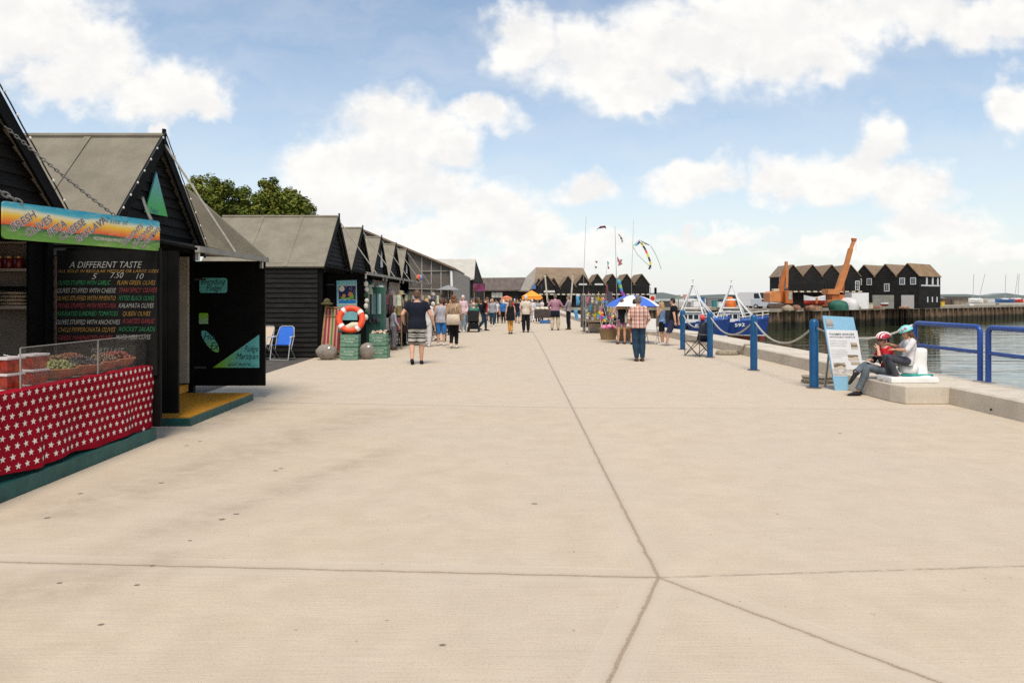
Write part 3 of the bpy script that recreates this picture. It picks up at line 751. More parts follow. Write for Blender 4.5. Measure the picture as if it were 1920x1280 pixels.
m = MB(); m.tube([(-4.78,6.62,1.10), (-4.6,6.9,.99)], .006, 6); m.ell((-4.585,6.93,.98), .03, .04, .012, 8, 4); tag(m.build('spoon', steel, smooth=True), 'long steel serving spoon lying across the pale salad bowl', 'spoon')
m = MB(); m.tube([(-5.0,5.95,1.22), (-4.72,6.05,1.02)], .007, 6); m.ell((-4.70,6.06,1.0), .035, .045, .015, 8, 4); tag(m.build('ladle', steel, smooth=True), 'steel ladle standing in the bowl of golden vegetables', 'ladle')
# sealed tubs of red peppers
tub_red = mat('red_pepper_tub', (.28,.022,.010), .35, .5, 18, coat=.2, dirt=((.50,.15,.02), .6)); lid_m = mat('frosted_lid', (.60,.52,.50), .35, .06)
tubs = thing('food_tub', 'x', 'tub', (0,0,0), 'sealed tubs of red peppers')
m = MB(); m.rings([[V((sx*w*.88, sy*w*.72, z)) for sx, sy in ((-1,-1),(1,-1),(1,1),(-1,1))] for w, z in ((.085,0),(.10,.115))]); m.build('tub', tub_red, tubs, bevel=.012, smooth=True, auto=40)
m = MB(); m.box(-.096,.096,-.08,.08,.115,.137); m.build('lid', lid_m, tubs, bevel=.006)
first = True
for (x, y, z, lab) in ((-4.30,6.02,.857,'lower tub of red peppers by the screen edge, under another tub'), (-4.30,6.02,.996,'upper tub of red peppers stacked by the screen edge'),
                       (-4.31,6.36,.857,'lower tub of red peppers beside the green olives'), (-4.31,6.36,.996,'upper tub of red peppers beside the green olives')):
    o = tubs if first else dup(tubs); first = False; o.location = (x, y, z); o.rotation_euler = (0,0,R(80)); o['label'] = lab

# shelves on the inner side wall of the hut
shelf_w = mat('shelf_board', (.33,.26,.19), .7, .1)
sh = thing('shelf_unit', 'pale shelf unit on the inner wall of the food hut', 'shelves', (-5.6, 7.9, .14))
m = MB(); m.box(-6.3, -5.22, 7.90, 7.93, .14, 2.26); m.build('back_panel', mat('shelf_back', (.30,.24,.19), .75, .1), sh)
for (z, h) in ((1.935, .03), (1.52, .035), (2.24, .02), (1.74,.03)):
    m = MB(); m.box(-6.3, -5.22, 7.62, 7.895, z, z+h); m.build('shelf', shelf_w if z != 1.74 else black_paint, sh)
m = MB(); m.box(-5.235, -5.205, 7.6, 7.93, .14, 2.27); m.build('side', black_paint, sh)
red_box = mat('dark_red_jar', (.16,.012,.012), .3, .2)
jar = thing('preserve_jar', 'x', 'jar', (0,0,0), 'jars on the upper shelf')
m = MB(); m.lathe([(.045,0),(.05,.01),(.05,.10),(.04,.115)], n=14); m.build('jar', red_box, jar, smooth=True, auto=40)
m = MB(); m.lathe([(.043,.116),(.043,.138)], n=14); m.build('lid', mat('gold_lid', (.4,.22,.07), .35, .1, metal=.6), jar)
for i, lab in enumerate(('dark red jar at the open end of the upper shelf', 'dark red jar second along the upper shelf', 'dark red jar in the middle of the upper shelf', 'dark red jar fourth along the upper shelf', 'dark red jar fifth along the upper shelf')):
    o = jar if i == 0 else dup(jar); o.location = (-5.40-.112*i, 7.72, 1.966); o['label'] = lab
pk = mat('bread_packet', (.34,.25,.16), .5, .3, 10, .3, 20)
packs = None
labs = ['bottom flatbread packet at the shelf end', 'second flatbread packet in the pile at the shelf end', 'third flatbread packet in the pile at the shelf end', 'top flatbread packet at the shelf end',
        'bottom flatbread packet of the inner pile', 'second flatbread packet of the inner pile', 'top flatbread packet of the inner pile']
for i, lab in enumerate(labs):
    col_, k = (0, i) if i < 4 else (1, i-4)
    m = MB(); rr = random.Random(i)
    m.ell((0,0,.02), .19, .11, .022, 14, 6)
    o = m.build('bread_packet', pk, smooth=True, center=(0,0,0)) if packs is None else packs.copy()
    if packs is None: packs = o
    else: C.objects.link(o)
    tag(o, lab, 'packet', 'flatbread packets on the shelf'); o.location = (-5.47-.33*col_+rr.uniform(-.02,.02), 7.74, 1.556+.040*k); o.rotation_euler = (0,0,rr.uniform(-.15,.15))
m = MB(); m.tube([(0,0,0),(0,0,.17)], .006, 6); m.ell((0,0,-.045), .05, .05, .05, 12, 8); o = m.build('hanging_ladle', steel, smooth=True); o.location = (-5.53, 7.55, 1.20); tag(o, 'round steel ladle hanging before the pale shelf panel', 'ladle')

# ---- chalkboard on the open hut leaf, hand lettered
cw, cy_, cr, cg = (mat('chalk_white', (.27,.265,.245), .9, .25, 30), mat('chalk_yellow', (.26,.145,.03), .9, .25, 30), mat('chalk_red', (.21,.025,.03), .9, .25, 30), mat('chalk_green', (.018,.16,.06), .9, .25, 30))
cb = thing('chalkboard', 'black menu board with white, yellow, red and green hand lettering', 'menu board', (-4.6, 8.02, 1.3))
YB = 8.005
m = MB(); m.box(-5.17, -4.01, YB+.004, YB+.03, .75, 2.19); m.build('board', mat('blackboard', (.008,.008,.0075), .55, .3, 6, spec=.2), cb)
m = MB(); m.box(-5.185, -5.165, YB-.012, YB+.03, .75, 2.12); m.build('edge_strip', mat('pinkish_strip', (.16,.10,.08), .6), cb)
def px8(px, py): return at(px, py, YB)
def chalk(name, rows, m_, size, sh=.35):
    for (txt, xa, xb, py) in rows:
        mb = MB(); a, b = px8(xa, py), px8(xb, py); mb.text(txt, size, (a.x, YB, a.z), (1,0,0), (0,0,1), 0, sh, width=b.x-a.x, depth=.0035); mb.build('lettering', m_, cb, recalc=False)
chalk('a', [("A DIFFERENT TASTE", 130, 267, 502)], cw, .105)
chalk('b', [("5", 171, 183, 523), ("7.50", 206, 232, 521), ("10", 252, 270, 523)], cw, .095)
chalk('c', [("OLIVES STUFFED WITH CHEESE", 106, 218, 549), ("OLIVES STUFFED WITH ANCHOVIES", 105, 226, 608), ("MIXED HERB OLIVES", 217, 283, 636), ("KALAMATA OLIVES", 222, 289, 577), ("PORTS LAST", 170, 233, 661)], cw, .078)
chalk('d', [("ALL SOLD IN REGULAR MEDIUM OR LARGE SIZES", 109, 298, 511)], cy_, .05)
chalk('d', [("OLIVES STUFFED WITH PIMENTO", 105, 217, 563), ("PLAIN GREEK OLIVES", 219, 292, 534), ("QUEEN OLIVES", 229, 283, 592), ("CHILLI PEPPERONATA OLIVES", 108, 217, 622)], cy_, .075)
chalk('e', [("OLIVES STUFFED WITH PESTO-PEA", 107, 217, 577), ("THAI SPICY OLIVES", 222, 295, 548), ("ROASTED GARLIC", 230, 291, 606), ("GREEK MARINATED OLIVES", 108, 212, 637)], cr, .075)
chalk('f', [("OLIVES STUFFED WITH GARLIC", 108, 208, 534), ("PITTED BLACK OLIVES", 222, 290, 563), ("MARINATED SUNDRIED TOMATOES", 105, 222, 592), ("ROCKET SALADS", 222, 292, 621)], cg, .075)

# ---- painted hanging sign on chains
def sunset_mat():
    m = bpy.data.materials.new("sunset_paint"); m.use_nodes = True; t = NT(m.node_tree); b = t.n['Principled BSDF']
    o = t.node('ShaderNodeTexCoord').outputs['Object']; sp = t.node('ShaderNodeSeparateXYZ'); t.l.new(o, sp.inputs[0])
    z = t.math('DIVIDE', sp.outputs[2], .345)
    mid = t.math('MULTIPLY', t.math('SUBTRACT', t.noise(t.mapping(o, scale=(1,1,0)), 1.7, 3, .6), .5), .30)
    z = t.math('ADD', z, mid)
    c = t.ramp(z, [(.0,(.13,.30,.035)),(.20,(.10,.24,.035)),(.30,(.025,.12,.03)),(.345,(.05,.09,.03)),(.36,(.68,.075,.02)),(.50,(.78,.27,.02)),(.62,(.80,.50,.03)),(.74,(.72,.66,.42)),(.84,(.05,.38,.48)),(1.0,(.008,.28,.42))])
    c = t.mix(t.math('MULTIPLY', t.step(t.noise(t.mapping(o, scale=(2,2,9)), 3, 5, .65), .45, .75), .25), c, (.75,.65,.35))
    t.put(b.inputs['Base Color'], c); b.inputs['Roughness'].default_value = .55; return m
A, B_ = V((-4.575, 6.33, 2.185)), V((-4.00, 8.055, 2.185)); d = (B_-A).normalized(); nrm = d.cross(V((0,0,1))).normalized(); L = (B_-A).length
sgn = thing('stall_sign', 'long sunset painted board lettered fresh olives, feta cheese, baklava', 'sign', (A+B_)/2)
m = MB(); ps = []
for (cx, cz, a0) in ((L-.03,.03,-90),(L-.03,.315,0),(.03,.315,90),(.03,.03,180)):
    for q in range(5):
        a = R(a0+q*22.5); ps.append(A + d*(cx+.03*math.cos(a)) + V((0,0,cz+.03*math.sin(a))))
m.prism(ps, -nrm*.022); brd = m.build('board', sunset_mat(), sgn)
let_g, let_w, let_k = mat('sign_grey_lettering', (.13,.10,.10), .6), mat('sign_pale_outline', (.58,.50,.46), .6), mat('sign_dark_script', (.10,.20,.22), .6)
def sign_words(rows, rot, size):
    for bold, m_, dp in ((.055, let_w, .002), (0, let_g, .0035)):
        for (txt, u, z, sz) in rows:
            mb = MB(); xa = d*math.cos(R(rot)) + V((0,0,1))*math.sin(R(rot)); ya = -d*math.sin(R(rot)) + V((0,0,1))*math.cos(R(rot))
            mb.text(txt, sz, A + d*u + V((0,0,z)), xa, ya, 0, .1, depth=dp, bold=bold); mb.build('lettering', m_, sgn, recalc=False)
sign_words([("FRESH", .10, .075, .10), ("OLIVES", .235, .025, .10), ("FETA", .46, .05, .10), ("CHEESE", .58, .02, .10), ("BAKLAVA", .76, .015, .10)], 36, .1)
sign_words([("DELIGHTS", 1.32, .02, .078), ("ALMONDS", 1.45, .015, .078), ("CASHEWS", 1.565, .01, .078)], 42, .08)
mb = MB(); mb.text("A Taste of", .085, A + d*1.0 + V((0,0,.255)), d, (0,0,1), 0, .3, depth=.003); mb.build('lettering', let_k, sgn, recalc=False)
mb = MB(); mb.text("MEDITERRANEAN MARKETS", .05, A + d*.94 + V((0,0,.062)), d, (0,0,1), 0, 0, width=.36, depth=.003, bold=.01); mb.build('lettering', let_w, sgn, recalc=False)
for (a, b, lk) in ((V((-5.05, 5.95, 3.02)), A + d*.17 + V((0,0,.345)), .075), (V((-4.97, 6.9, 3.35)), A + d*1.2 + V((0,0,.345)), .05), (V((-4.98, 9.55, 3.03)), A + d*(L-.12) + V((0,0,.345)), .05)):
    m = MB(); chain_links(m, a, b, .02, lk, lk*.13); m.build('chain', chain_m, sgn)
m = MB(); m.ell(A + d*(L-.09) + V((0,0,.17)) + nrm*.002, .013, .013, .013, 8, 6); m.build('bolt', rubber, sgn)

# ---- green signs of the fudge hut
def fade_mat(name, a, b, axis=0, span=1.0, off=0.0):
    m = bpy.data.materials.new(name); m.use_nodes = True; t = NT(m.node_tree); bs = t.n['Principled BSDF']
    o = t.node('ShaderNodeTexCoord').outputs['Object']; sp = t.node('ShaderNodeSeparateXYZ'); t.l.new(o, sp.inputs[0])
    f = t.math('ADD', t.math('DIVIDE', sp.outputs[axis], span), off); f = t.math('ADD', f, t.math('MULTIPLY', t.math('SUBTRACT', t.noise(o, 4, 3), .5), .3))
    t.put(bs.inputs['Base Color'], t.mix(t.step(f, 0, 1), a, b)); bs.inputs['Roughness'].default_value = .45; return m
GR, AQ = (.22,.50,.02), (.13,.48,.46)
YD = 11.352
def leafpt(px, py, k=0): p = at(px, py, YD-k); return p
scr = mat('dark_green_script', (.012,.05,.035), .6)
def leaf_sign(name, label, pts, a, b, axis, span, off, words=()):
    r = thing(name, label, 'sign', leafpt(*pts[0]))
    m = MB(); m.prism([leafpt(*p) for p in pts], (0,.006,0)); o = m.build('panel', fade_mat(name+label[:9], a, b, axis, span, off), r)
    if words:
        mb = MB()
        for (txt, px, py, sz, wpx) in words:
            q = leafpt(px, py, .004); mb.text(txt, sz, q, (1,0,0), (0,0,1), 0, .35, width=wpx/F*YD, depth=0)
        mb.build('lettering', scr, r, recalc=False)
    return r
def rr(x0, y0, x1, y1, r):
    out = []
    for cx, cy, a0 in ((x1-r,y0+r,-90),(x1-r,y1-r,0),(x0+r,y1-r,90),(x0+r,y0+r,180)):
        for q in range(4): out.append((cx+r*math.cos(R(a0+30*q)), cy+r*math.sin(R(a0+30*q))))
    return out
leaf_sign('door_sign', 'rounded green sign near the top of the open black door', rr(374,521,426,549,5), AQ, GR, 0, .45, 0, (("Everything", 376, 533, .13, 47), ("Fudge", 386, 545, .14, 30)))
leaf_sign('door_sticker', 'small square green sticker halfway up the open black door', [(373,587),(390,587),(390,607),(373,607)], GR, (.3,.5,.3), 2, -.18, 0)
ov = [(394+17.0*math.cos(R(a))*.87-21*math.sin(R(a))*-.35, 640+21*math.sin(R(a))*.9+17*math.cos(R(a))*.5) for a in range(0,360,15)]
leaf_sign('oval_sign', 'oval green sign with dark script on the open black door', ov, GR, AQ, 2, .35, .5, (("Ho", 380, 637, .17, 22), ("Ex", 393, 655, .17, 18)))
leaf_sign('corner_sign', 'large triangular green sign reading fudge, marzipan and more on the door', [(399,689),(486,627),(486,689)], GR, AQ, 0, .55, -.05, (("Fudge", 458, 659, .14, 26), ("Marzipan", 442, 673, .14, 42), ("and more......", 427, 686, .10, 56)))
g = thing('gable_sign', 'tall turquoise and green triangle mounted on the gable of the fudge hut', 'sign', (-5.05, 10.1, 3))
T = [V((-5.05, 9.73, 2.84)), V((-5.05, 10.37, 2.85)), V((-5.05, 10.04, 3.46))]
m = MB(); m.prism(T, (.02,0,0)); m.build('panel', fade_mat('gable_fade', (.02,.46,.05), (.12,.38,.50), 2, .62, .22), g)
mb = MB(); cen = V((-5.02, 10.1, 2.83))
mb.text("Fudge", .11, (-5.028, 9.86, 2.86), (0,1,0), (0,0,1), 0, .3, width=.22, depth=.0); mb.build('lettering', mat('pale_blue_script', (.08,.22,.40), .6), g, recalc=False)
# ---------------------------------------------------------------- goods before the long row of huts
stripes_deck = bands('deckchair_stripe', 0, [(0,(.24,.012,.035)),(.16,(.42,.24,.12)),(.24,(.24,.012,.035)),(.36,(.42,.24,.12)),(.46,(.03,.17,.035)),(.56,(.42,.24,.12)),(.66,(.24,.012,.035)),(.78,(.42,.24,.12)),(.86,(.20,.012,.04))], 1/.44)
dc = thing('deckchair', 'folded wooden deckchair with maroon and green striped canvas leaning on the hut', 'deckchair', (-4.66, 18.75, 0))
def dxy(px, py, Y): return at(px, py, Y)
a0, a1 = V((-4.92, 18.62, .03)), V((-4.86, 18.93, 1.42)); b0, b1 = V((-4.40, 18.62, .03)), V((-4.42, 18.93, 1.40))
oak = mat('oiled_oak', (.28,.15,.06), .6, .2, 10, .2, 50)
m = MB(); m.bar(a0, a1, .05, .03); m.bar(b0, b1, .05, .03); m.bar(a0.lerp(a1,.97), b0.lerp(b1,.97), .04, .04); m.bar(a0.lerp(a1,.80), b0.lerp(b1,.80), .035, .035); m.bar(a0.lerp(a1,.12), b0.lerp(b1,.12), .035, .035); m.build('frame', oak, dc)
m = MB(); rs = []
for i in range(11):
    t = .10+.84*i/10; p, q = a0.lerp(a1,t), b0.lerp(b1,t); w = (q-p)*.07; sag = V((0,-.012-.015*math.sin(i*.6),0)); rs.append([p+w+sag, q-w+sag])
for u, w in zip(rs, rs[1:]): m.poly([u[0], u[1], w[1], w[0]])
m.build('canvas', stripes_deck, dc, recalc=False)
m = MB(); rng = random.Random(8); m.ell((0,0,.02), .17, .15, .05, 14, 6); m.ell((.0,0,.06), .10, .09, .11, 12, 8); o = m.build('straw_hat', mat('olive_felt_hat', (.075,.062,.022), .9, .2, 12, .3), smooth=True); o.location = (-4.80, 18.8, 1.40); tag(o, 'drab olive brimmed hat perched on the folded deckchair', 'hat')
stone = mat('grey_pebble_stone', (.235,.20,.165), .9, .2, 5, .6, 60, dirt=((.33,.28,.22), .5))
def lump(name, c, rx, ry, rz, m_, label, cat, seed):
    rng = random.Random(seed); m = MB(); m.ell((0,0,rz), rx, ry, rz, 22, 14)
    from mathutils import noise as nz
    m.v = [p*(1+.10*nz.noise(p*6/rx*.3+V((seed,0,0)))) for p in m.v]
    for p in m.v:
        if p.z < .01: p.z = .0
    r = thing(name, label, cat, c); o = m; o.v = [p+V(c) for p in o.v]; o.build('stone', m_, r, smooth=True)
    t = MB(); t.lathe([(.03,0),(.028,.008)], V(c)+V((rx*.35,-ry*.80,rz*1.62)), 10, axis=(0,-1,.5)); t.build('price_tag', white_plastic, r); return r
lump('boulder', (-4.68, 18.30, 0), .29, .20, .20, stone, 'wide rough grey boulder with a white tag below the striped deckchair', 'stone', 3)
lump('boulder', (-3.66, 18.45, 0), .22, .14, .215, stone, 'round flat grey stone with a white tag leaning between the green crates', 'stone', 6)
# green slatted crates
crate_g = mat('sage_green_paint', (.13,.245,.165), .7, .15, 8, .2, 40, dirt=((.09,.16,.11), .5)); cr_label = mat('crate_label', (.55,.56,.48), .7)
def mk_crate(w=.46, dp=.40, h=.33):
    r = thing('crate', 'x', 'crate', (0,0,0), 'sage green slatted crates')
    for k in range(3):
        z0 = .01 + k*(h/3)
        m = MB(); m.box(-w/2,w/2,-dp/2,-dp/2+.016,z0,z0+h/3-.014); m.box(-w/2,w/2,dp/2-.016,dp/2,z0,z0+h/3-.014)
        m.box(-w/2,-w/2+.014,-dp/2+.018,dp/2-.018,z0,z0+h/3-.014); m.box(w/2-.014,w/2,-dp/2+.018,dp/2-.018,z0,z0+h/3-.014); m.build('slat', crate_g, r, bevel=.003)
    for sx in (-1,1):
        for sy in (-1,1): m = MB(); m.box(sx*(w/2-.03)-.02, sx*(w/2-.03)+.02, sy*(dp/2-.03)-.012, sy*(dp/2-.03)+.012, .012, h-.01); m.build('corner_post', crate_g, r)
    m = MB(); m.box(-w/2+.02,w/2-.02,-dp/2+.02,dp/2-.02,.012,.03); m.build('bottom', crate_g, r)
    m = MB(); m.text("NET LOFT FISH", .045, (-w*.30,-dp/2-.001,h*.62), (1,0,0), (0,0,1), 0, 0, width=w*.6, depth=.001, bold=.02); m.text("WHITSTABLE", .04, (-w*.22,-dp/2-.001,h*.36), (1,0,0), (0,0,1), 0, 0, width=w*.44, depth=.001, bold=.02); m.build('lettering', cr_label, r, recalc=False)
    return r
cr0 = mk_crate()
spots = [((-4.07,18.40,0),'bottom green crate under the life ring'), ((-4.07,18.42,.335),'upper green crate directly under the life ring'),
         ((-3.38,18.95,0),'bottom green crate behind the round flat stone'), ((-3.42,18.95,.335),'upper green crate filled with shells behind the round flat stone')]
for i, (p, lab) in enumerate(spots):
    o = cr0 if i == 0 else dup(cr0); o.location = p; o['label'] = lab; o.rotation_euler = (0,0,R((0,2,-3,1)[i]))
m = MB(); rng = random.Random(4)
for i in range(26): q = rng.uniform(.03,.055); m.ell((-3.42+rng.uniform(-.18,.18), 18.95+rng.uniform(-.15,.15), .66+rng.uniform(0,.07)), q, q*.8, q*.6, 7, 5)
o = m.build('shells', mat('shell_cream', (.55,.40,.28), .6, .35, 9), smooth=True); tag(o, 'cream and pink shells heaped in the upper green crate', 'shells', kind='stuff')
# life ring on the crates
lr = thing('life_ring', 'orange life ring with white bands propped on the green crates', 'life ring', (-4.02, 18.45, .69))
c = V((-4.08, 18.46, 1.06)); orange = mat('lifebuoy_orange', (.74,.075,.02), .5, .08, 6, .05, 50); ax = V((.05,-1,.28)).normalized(); ex, ey = frame_of(ax)
Rr, rt = .305, .082
m = MB(); m.tube([c + ex*Rr*math.cos(2*math.pi*t/40) + ey*Rr*math.sin(2*math.pi*t/40) for t in range(40)], rt, 14, closed=True); m.build('ring', orange, lr, smooth=True)
for a0 in (38, 128, 218, 308):
    m = MB(); m.tube([c + ex*Rr*math.cos(R(a0+q)) + ey*Rr*math.sin(R(a0+q)) for q in (-8,-3,3,8)], rt+.004, 14); m.build('band', white_paint, lr, smooth=True, auto=60)
m = MB(); m.tube([c + ex*(Rr+rt*.9)*math.cos(2*math.pi*t/48) + ey*(Rr+rt*.9)*math.sin(2*math.pi*t/48) + ax*(.015*math.sin(t*.785)) for t in range(48)], .009, 6, closed=True); m.build('grab_line', rope_m, lr)
m = MB(); m.tube([(-.23,0,.06),(-.10,0,.11),(.06,0,.18),(.19,0,.20),(.25,0,.19)], [.04,.085,.10,.075,.02], 12); m.ell((-.22,-.02,.05), .12, .08, .06, 10, 6, mi=1); o = m.build('stuffed_gull', [mat('cream_plush', (.62,.52,.36), .9, .1, 14, .3), mat('slate_plush', (.07,.09,.11), .9, .15)], smooth=True); o.location = (-4.12, 18.42, .70); tag(o, 'cream and slate stuffed toy lying inside the life ring', 'soft toy')
# hanging moonlit poster
ps = thing('poster', 'turquoise hanging poster of a full moon over two animals in a green boat', 'poster', (-4.27, 19.5, 1.35))
YP = 19.49
def pp(px, py, k=0): return at(px, py, YP-k)
tq = mat('turquoise_canvas', (.22,.50,.52), .8, .08); nightm = mat('night_blue_print', (.018,.014,.075), .7); cream_b = mat('poster_cream', (.68,.63,.50), .7); seam = mat('sea_blue_print', (.012,.20,.44), .7, .3, 20); gboat = mat('lime_print', (.16,.42,.03), .7); orp = mat('orange_print', (.62,.24,.08), .7)
m = MB(); m.prism([pp(631,526), pp(669,525), pp(670,600), pp(632,600)], (0,.008,0)); m.build('sheet', tq, ps)
m = MB(); m.prism([pp(634,535,.003), pp(668,534.5,.003), pp(667.5,571,.003), pp(634.5,571,.003)], (0,.002,0)); m.build('border', cream_b, ps)
m = MB(); m.prism([pp(635,536,.006), pp(667,535.5,.006), pp(667,561,.006), pp(635,561,.006)], (0,.002,0)); m.build('night_sky', nightm, ps)
m = MB(); m.prism([pp(635,561.2,.006), pp(639,562.6,.006), pp(643,561.2,.006), pp(647,562.6,.006), pp(651,561.2,.006), pp(655,562.6,.006), pp(659,561.2,.006), pp(663,562.6,.006), pp(667,561,.006), pp(667,569,.006), pp(635,569,.006)], (0,.002,0)); m.build('sea', seam, ps)
m = MB(); m.lathe([(.078,0),(.078,.002)], pp(641,541.5,.009), 20, axis=(0,-1,0)); m.build('moon', cream_b, ps)
m = MB(); m.prism([pp(638,556,.009), pp(648,559,.009), pp(655,557,.009), pp(664,551,.009), pp(663,560,.009), pp(642,561,.009)], (0,.002,0)); m.build('boat', gboat, ps)
m = MB(); m.lathe([(.05,0),(.05,.002)], pp(645,554.5,.009), 12, axis=(0,-1,0)); m.lathe([(.065,0),(.065,.002)], pp(657,551.5,.009), 12, axis=(0,-1,0)); m.build('animal', orp, ps)
m = MB(); rng = random.Random(2)
for i in range(14): m.lathe([(.008,0),(.008,.002)], pp(rng.uniform(648,666), rng.uniform(537,549),.009), 6, axis=(0,-1,0))
m.build('star', cream_b, ps)
# shell garland, hanging shades, clothes
cream_shell = mat('cream_shell', (.66,.60,.50), .6, .12, 12); moss_m = mat('dark_moss', (.03,.06,.03), .8, .2)
gl = thing('shell_garland', 'string of big cream shells hanging beside the moon poster', 'garland', (-3.86, 19.35, 2.2))
m = MB(); m.tube([(-3.86,19.35,2.25),(-3.84,19.35,1.0)], .006, 5); m.build('string', rope_m, gl)
for k in range(7):
    m = MB(); z = 2.02-.155*k; m.ell((-3.85+.02*(k%2), 19.35, z), .062, .05, .065 if k%2 else .085, 10, 7); m.build('shell', cream_shell if k % 3 != 2 else moss_m, gl, smooth=True)
shade_cols = [(.50,.52,.36),(.60,.56,.62),(.62,.60,.50),(.58,.50,.44),(.60,.42,.36)]; blue_cap = mat('teal_fabric', (.02,.20,.26), .7)
for i, (px, py, Y, w, lab) in enumerate([(692,541,20.6,.17,'hanging bell shaped bag with blue handle beside the shell garland'), (706,546,21.2,.16,'pale lilac hanging bag second from the shell garland'), (713,543,22.2,.17,'cream hanging bag with teal top under the awning'),
                                       (717,556,23.4,.19,'big white hanging bag with dark red rim'), (731,549,24.6,.17,'pink and white hanging bag on the third post'), (737,558,26.0,.15,'small rosy hanging bag below the awning edge')]):
    p = at(px, py, Y); r = thing('hanging_bag', lab, 'bag', p, 'bags hanging under the awning')
    m = MB(); m.lathe([(w*.5,-.17),(w*1.05,-.16),(w*.95,-.02),(w*.6,.10),(w*.3,.13)], p, 14); m.build('bag', mat('bag_%d' % i, shade_cols[i % 5], .8, .2, 8, .2), r, smooth=True, auto=50)
    m = MB(); m.tube([p+V((-w*.5,0,.09)), p+V((-w*.25,0,.22)), p+V((w*.25,0,.22)), p+V((w*.5,0,.09))], .012, 6); m.build('handle', blue_cap if i < 3 else rope_m, r)
pt = thing('display_cabinet', 'tall green wooden display cabinet with striped towels by the hut door', 'cabinet', (-3.75, 20.6, 0))
p0 = at(688, 640, 20.6)
m = MB(); m.box(-4.35,-3.55,20.5,20.9,.02,1.95); m.build('carcass', mat('dark_green_paint', (.03,.10,.075), .6, .2), pt, bevel=.008)
m = MB()
for k in range(4): m.box(-4.25+.17*k,-4.14+.17*k,20.48,20.497,1.15,1.75)
m.build('towel', bands('towel_stripe', 0, [(0,(.45,.42,.36)),(.5,(.10,.30,.34))], 9), pt)
m = MB()
for k in range(5): m.ell((-4.2+.12*k, 20.44, .95+.05*(k%2)), .07,.05,.09, 8, 6)
m.build('trinket', mat('dark_trinkets', (.05,.045,.06), .6, .6, 25), pt, smooth=True)
blk = mat('black_fabric', (.014,.014,.016), .9, .3, 10, .2); colfab = [mat('fabric_a', (.05,.035,.03), .9, .3), mat('fabric_b', (.33,.30,.28), .9, .2), mat('fabric_c', (.16,.05,.06), .9, .2), mat('fabric_d', (.20,.15,.05), .9, .2), mat('fabric_e', (.06,.09,.13), .9, .2), mat('fabric_f', (.30,.20,.14), .9, .2)]
def clothes_rail(loc, w, n, label, seed, ang=0):
    r = thing('clothes_rail', label, 'clothes rail', (0,0,0), 'clothes rails along the huts')
    m = MB(); m.tube([(-w/2,0,0),(-w/2,0,1.62),(w/2,0,1.62),(w/2,0,0)], .016, 6)
    for x in (-w/2, w/2): m.bar((x,-.22,.02),(x,.22,.02),.03,.03)
    m.build('rail', steel, r); rng = random.Random(seed)
    for i in range(n):
        x = -w/2+.08+(w-.16)*i/max(1,n-1); L = rng.uniform(.75,1.15); m = MB()
        m.tube([(x,0,1.58),(x,0,1.53),(x,0,1.45),(x+rng.uniform(-.02,.02),0,1.56-L)], [.012,.02,.035,.05], 8, ry=[.05,.20,.21,.26], side=V((1,0,0))); m.build('garment', rng.choice(colfab+[blk]), r, smooth=True)
    r.location = loc; r.rotation_euler = (0,0,ang); return r
clothes_rail((-3.55, 22.9, 0), 1.2, 9, 'clothes rail of dark dresses outside the second hut', 1, R(80))
clothes_rail((-3.35, 26.6, 0), 1.4, 11, 'clothes rail of mixed garments outside the third hut', 2, R(82))
clothes_rail((-3.3, 29.6, 0), 1.4, 11, 'clothes rail of brown and black coats outside the fourth hut', 3, R(75))
clothes_rail((-3.0, 33.0, 0), 1.6, 12, 'clothes rail of patterned tops outside the last hut', 4, R(20))
clothes_rail((-2.9, 35.2, 0), 1.5, 12, 'clothes rail of dark skirts under the grey parasol', 5, R(5))
clothes_rail((-2.35, 47.5, 0), 1.5, 11, 'clothes rail of navy coats beside the white roofed shed', 6, R(30))
hat_m = [mat('hat_straw', (.45,.33,.18), .9, .2, 14), mat('hat_black', (.02,.02,.022), .9, .2), mat('hat_cream', (.60,.55,.46), .9, .1), mat('hat_teal', (.03,.14,.13), .9, .1)]
hs = thing('hat_stand', 'stall table piled with pale and black hats under the awning', 'hat stall', (-3.75, 25.2, 0))
m = MB(); m.box(-4.5,-3.55,24.6,25.9,.82,.86); m.box(-4.45,-4.4,24.7,24.75,0,.82); m.box(-3.65,-3.6,24.7,24.75,0,.82); m.box(-3.65,-3.6,25.75,25.8,0,.82); m.box(-4.5,-4.46,24.6,25.9,.86,2.1); m.build('table', mat('stall_white_board', (.50,.46,.42), .7, .1), hs)
rng = random.Random(9)
for k in range(22):
    x, y, z = rng.uniform(-4.4,-3.65), rng.uniform(24.65,25.8), .87+.22*rng.randint(0,4)
    m = MB(); m.lathe([(.001,.0),(.17,.005),(.165,.018),(.10,.03),(.09,.11),(.04,.135),(.001,.137)], (x,y,z), 12); m.build('hat', hat_m[k % 4], hs, smooth=True, auto=50)
tag((lambda m: m.box(-4.96,-4.90,26.1,29.0,.1,2.3).build('stall_backboard', mat('stall_pale_back', (.36,.30,.25), .8, .1, 3)))(MB()), 'pale backboard in the third hut doorway behind the hats', 'board')
tag((lambda m: m.box(-4.96,-4.90,29.9,32.6,.1,2.3).build('stall_backboard', mat('stall_white_back', (.52,.48,.45), .8, .1, 3)))(MB()), 'whitish backboard in the fourth hut doorway', 'board')
bl = thing('beach_ball', 'striped orange, red and blue beach ball on the end of the awning', 'ball', at(786, 521, 33.5)-V((0,0,.3)))
m = MB(); c = at(786, 521, 33.5)
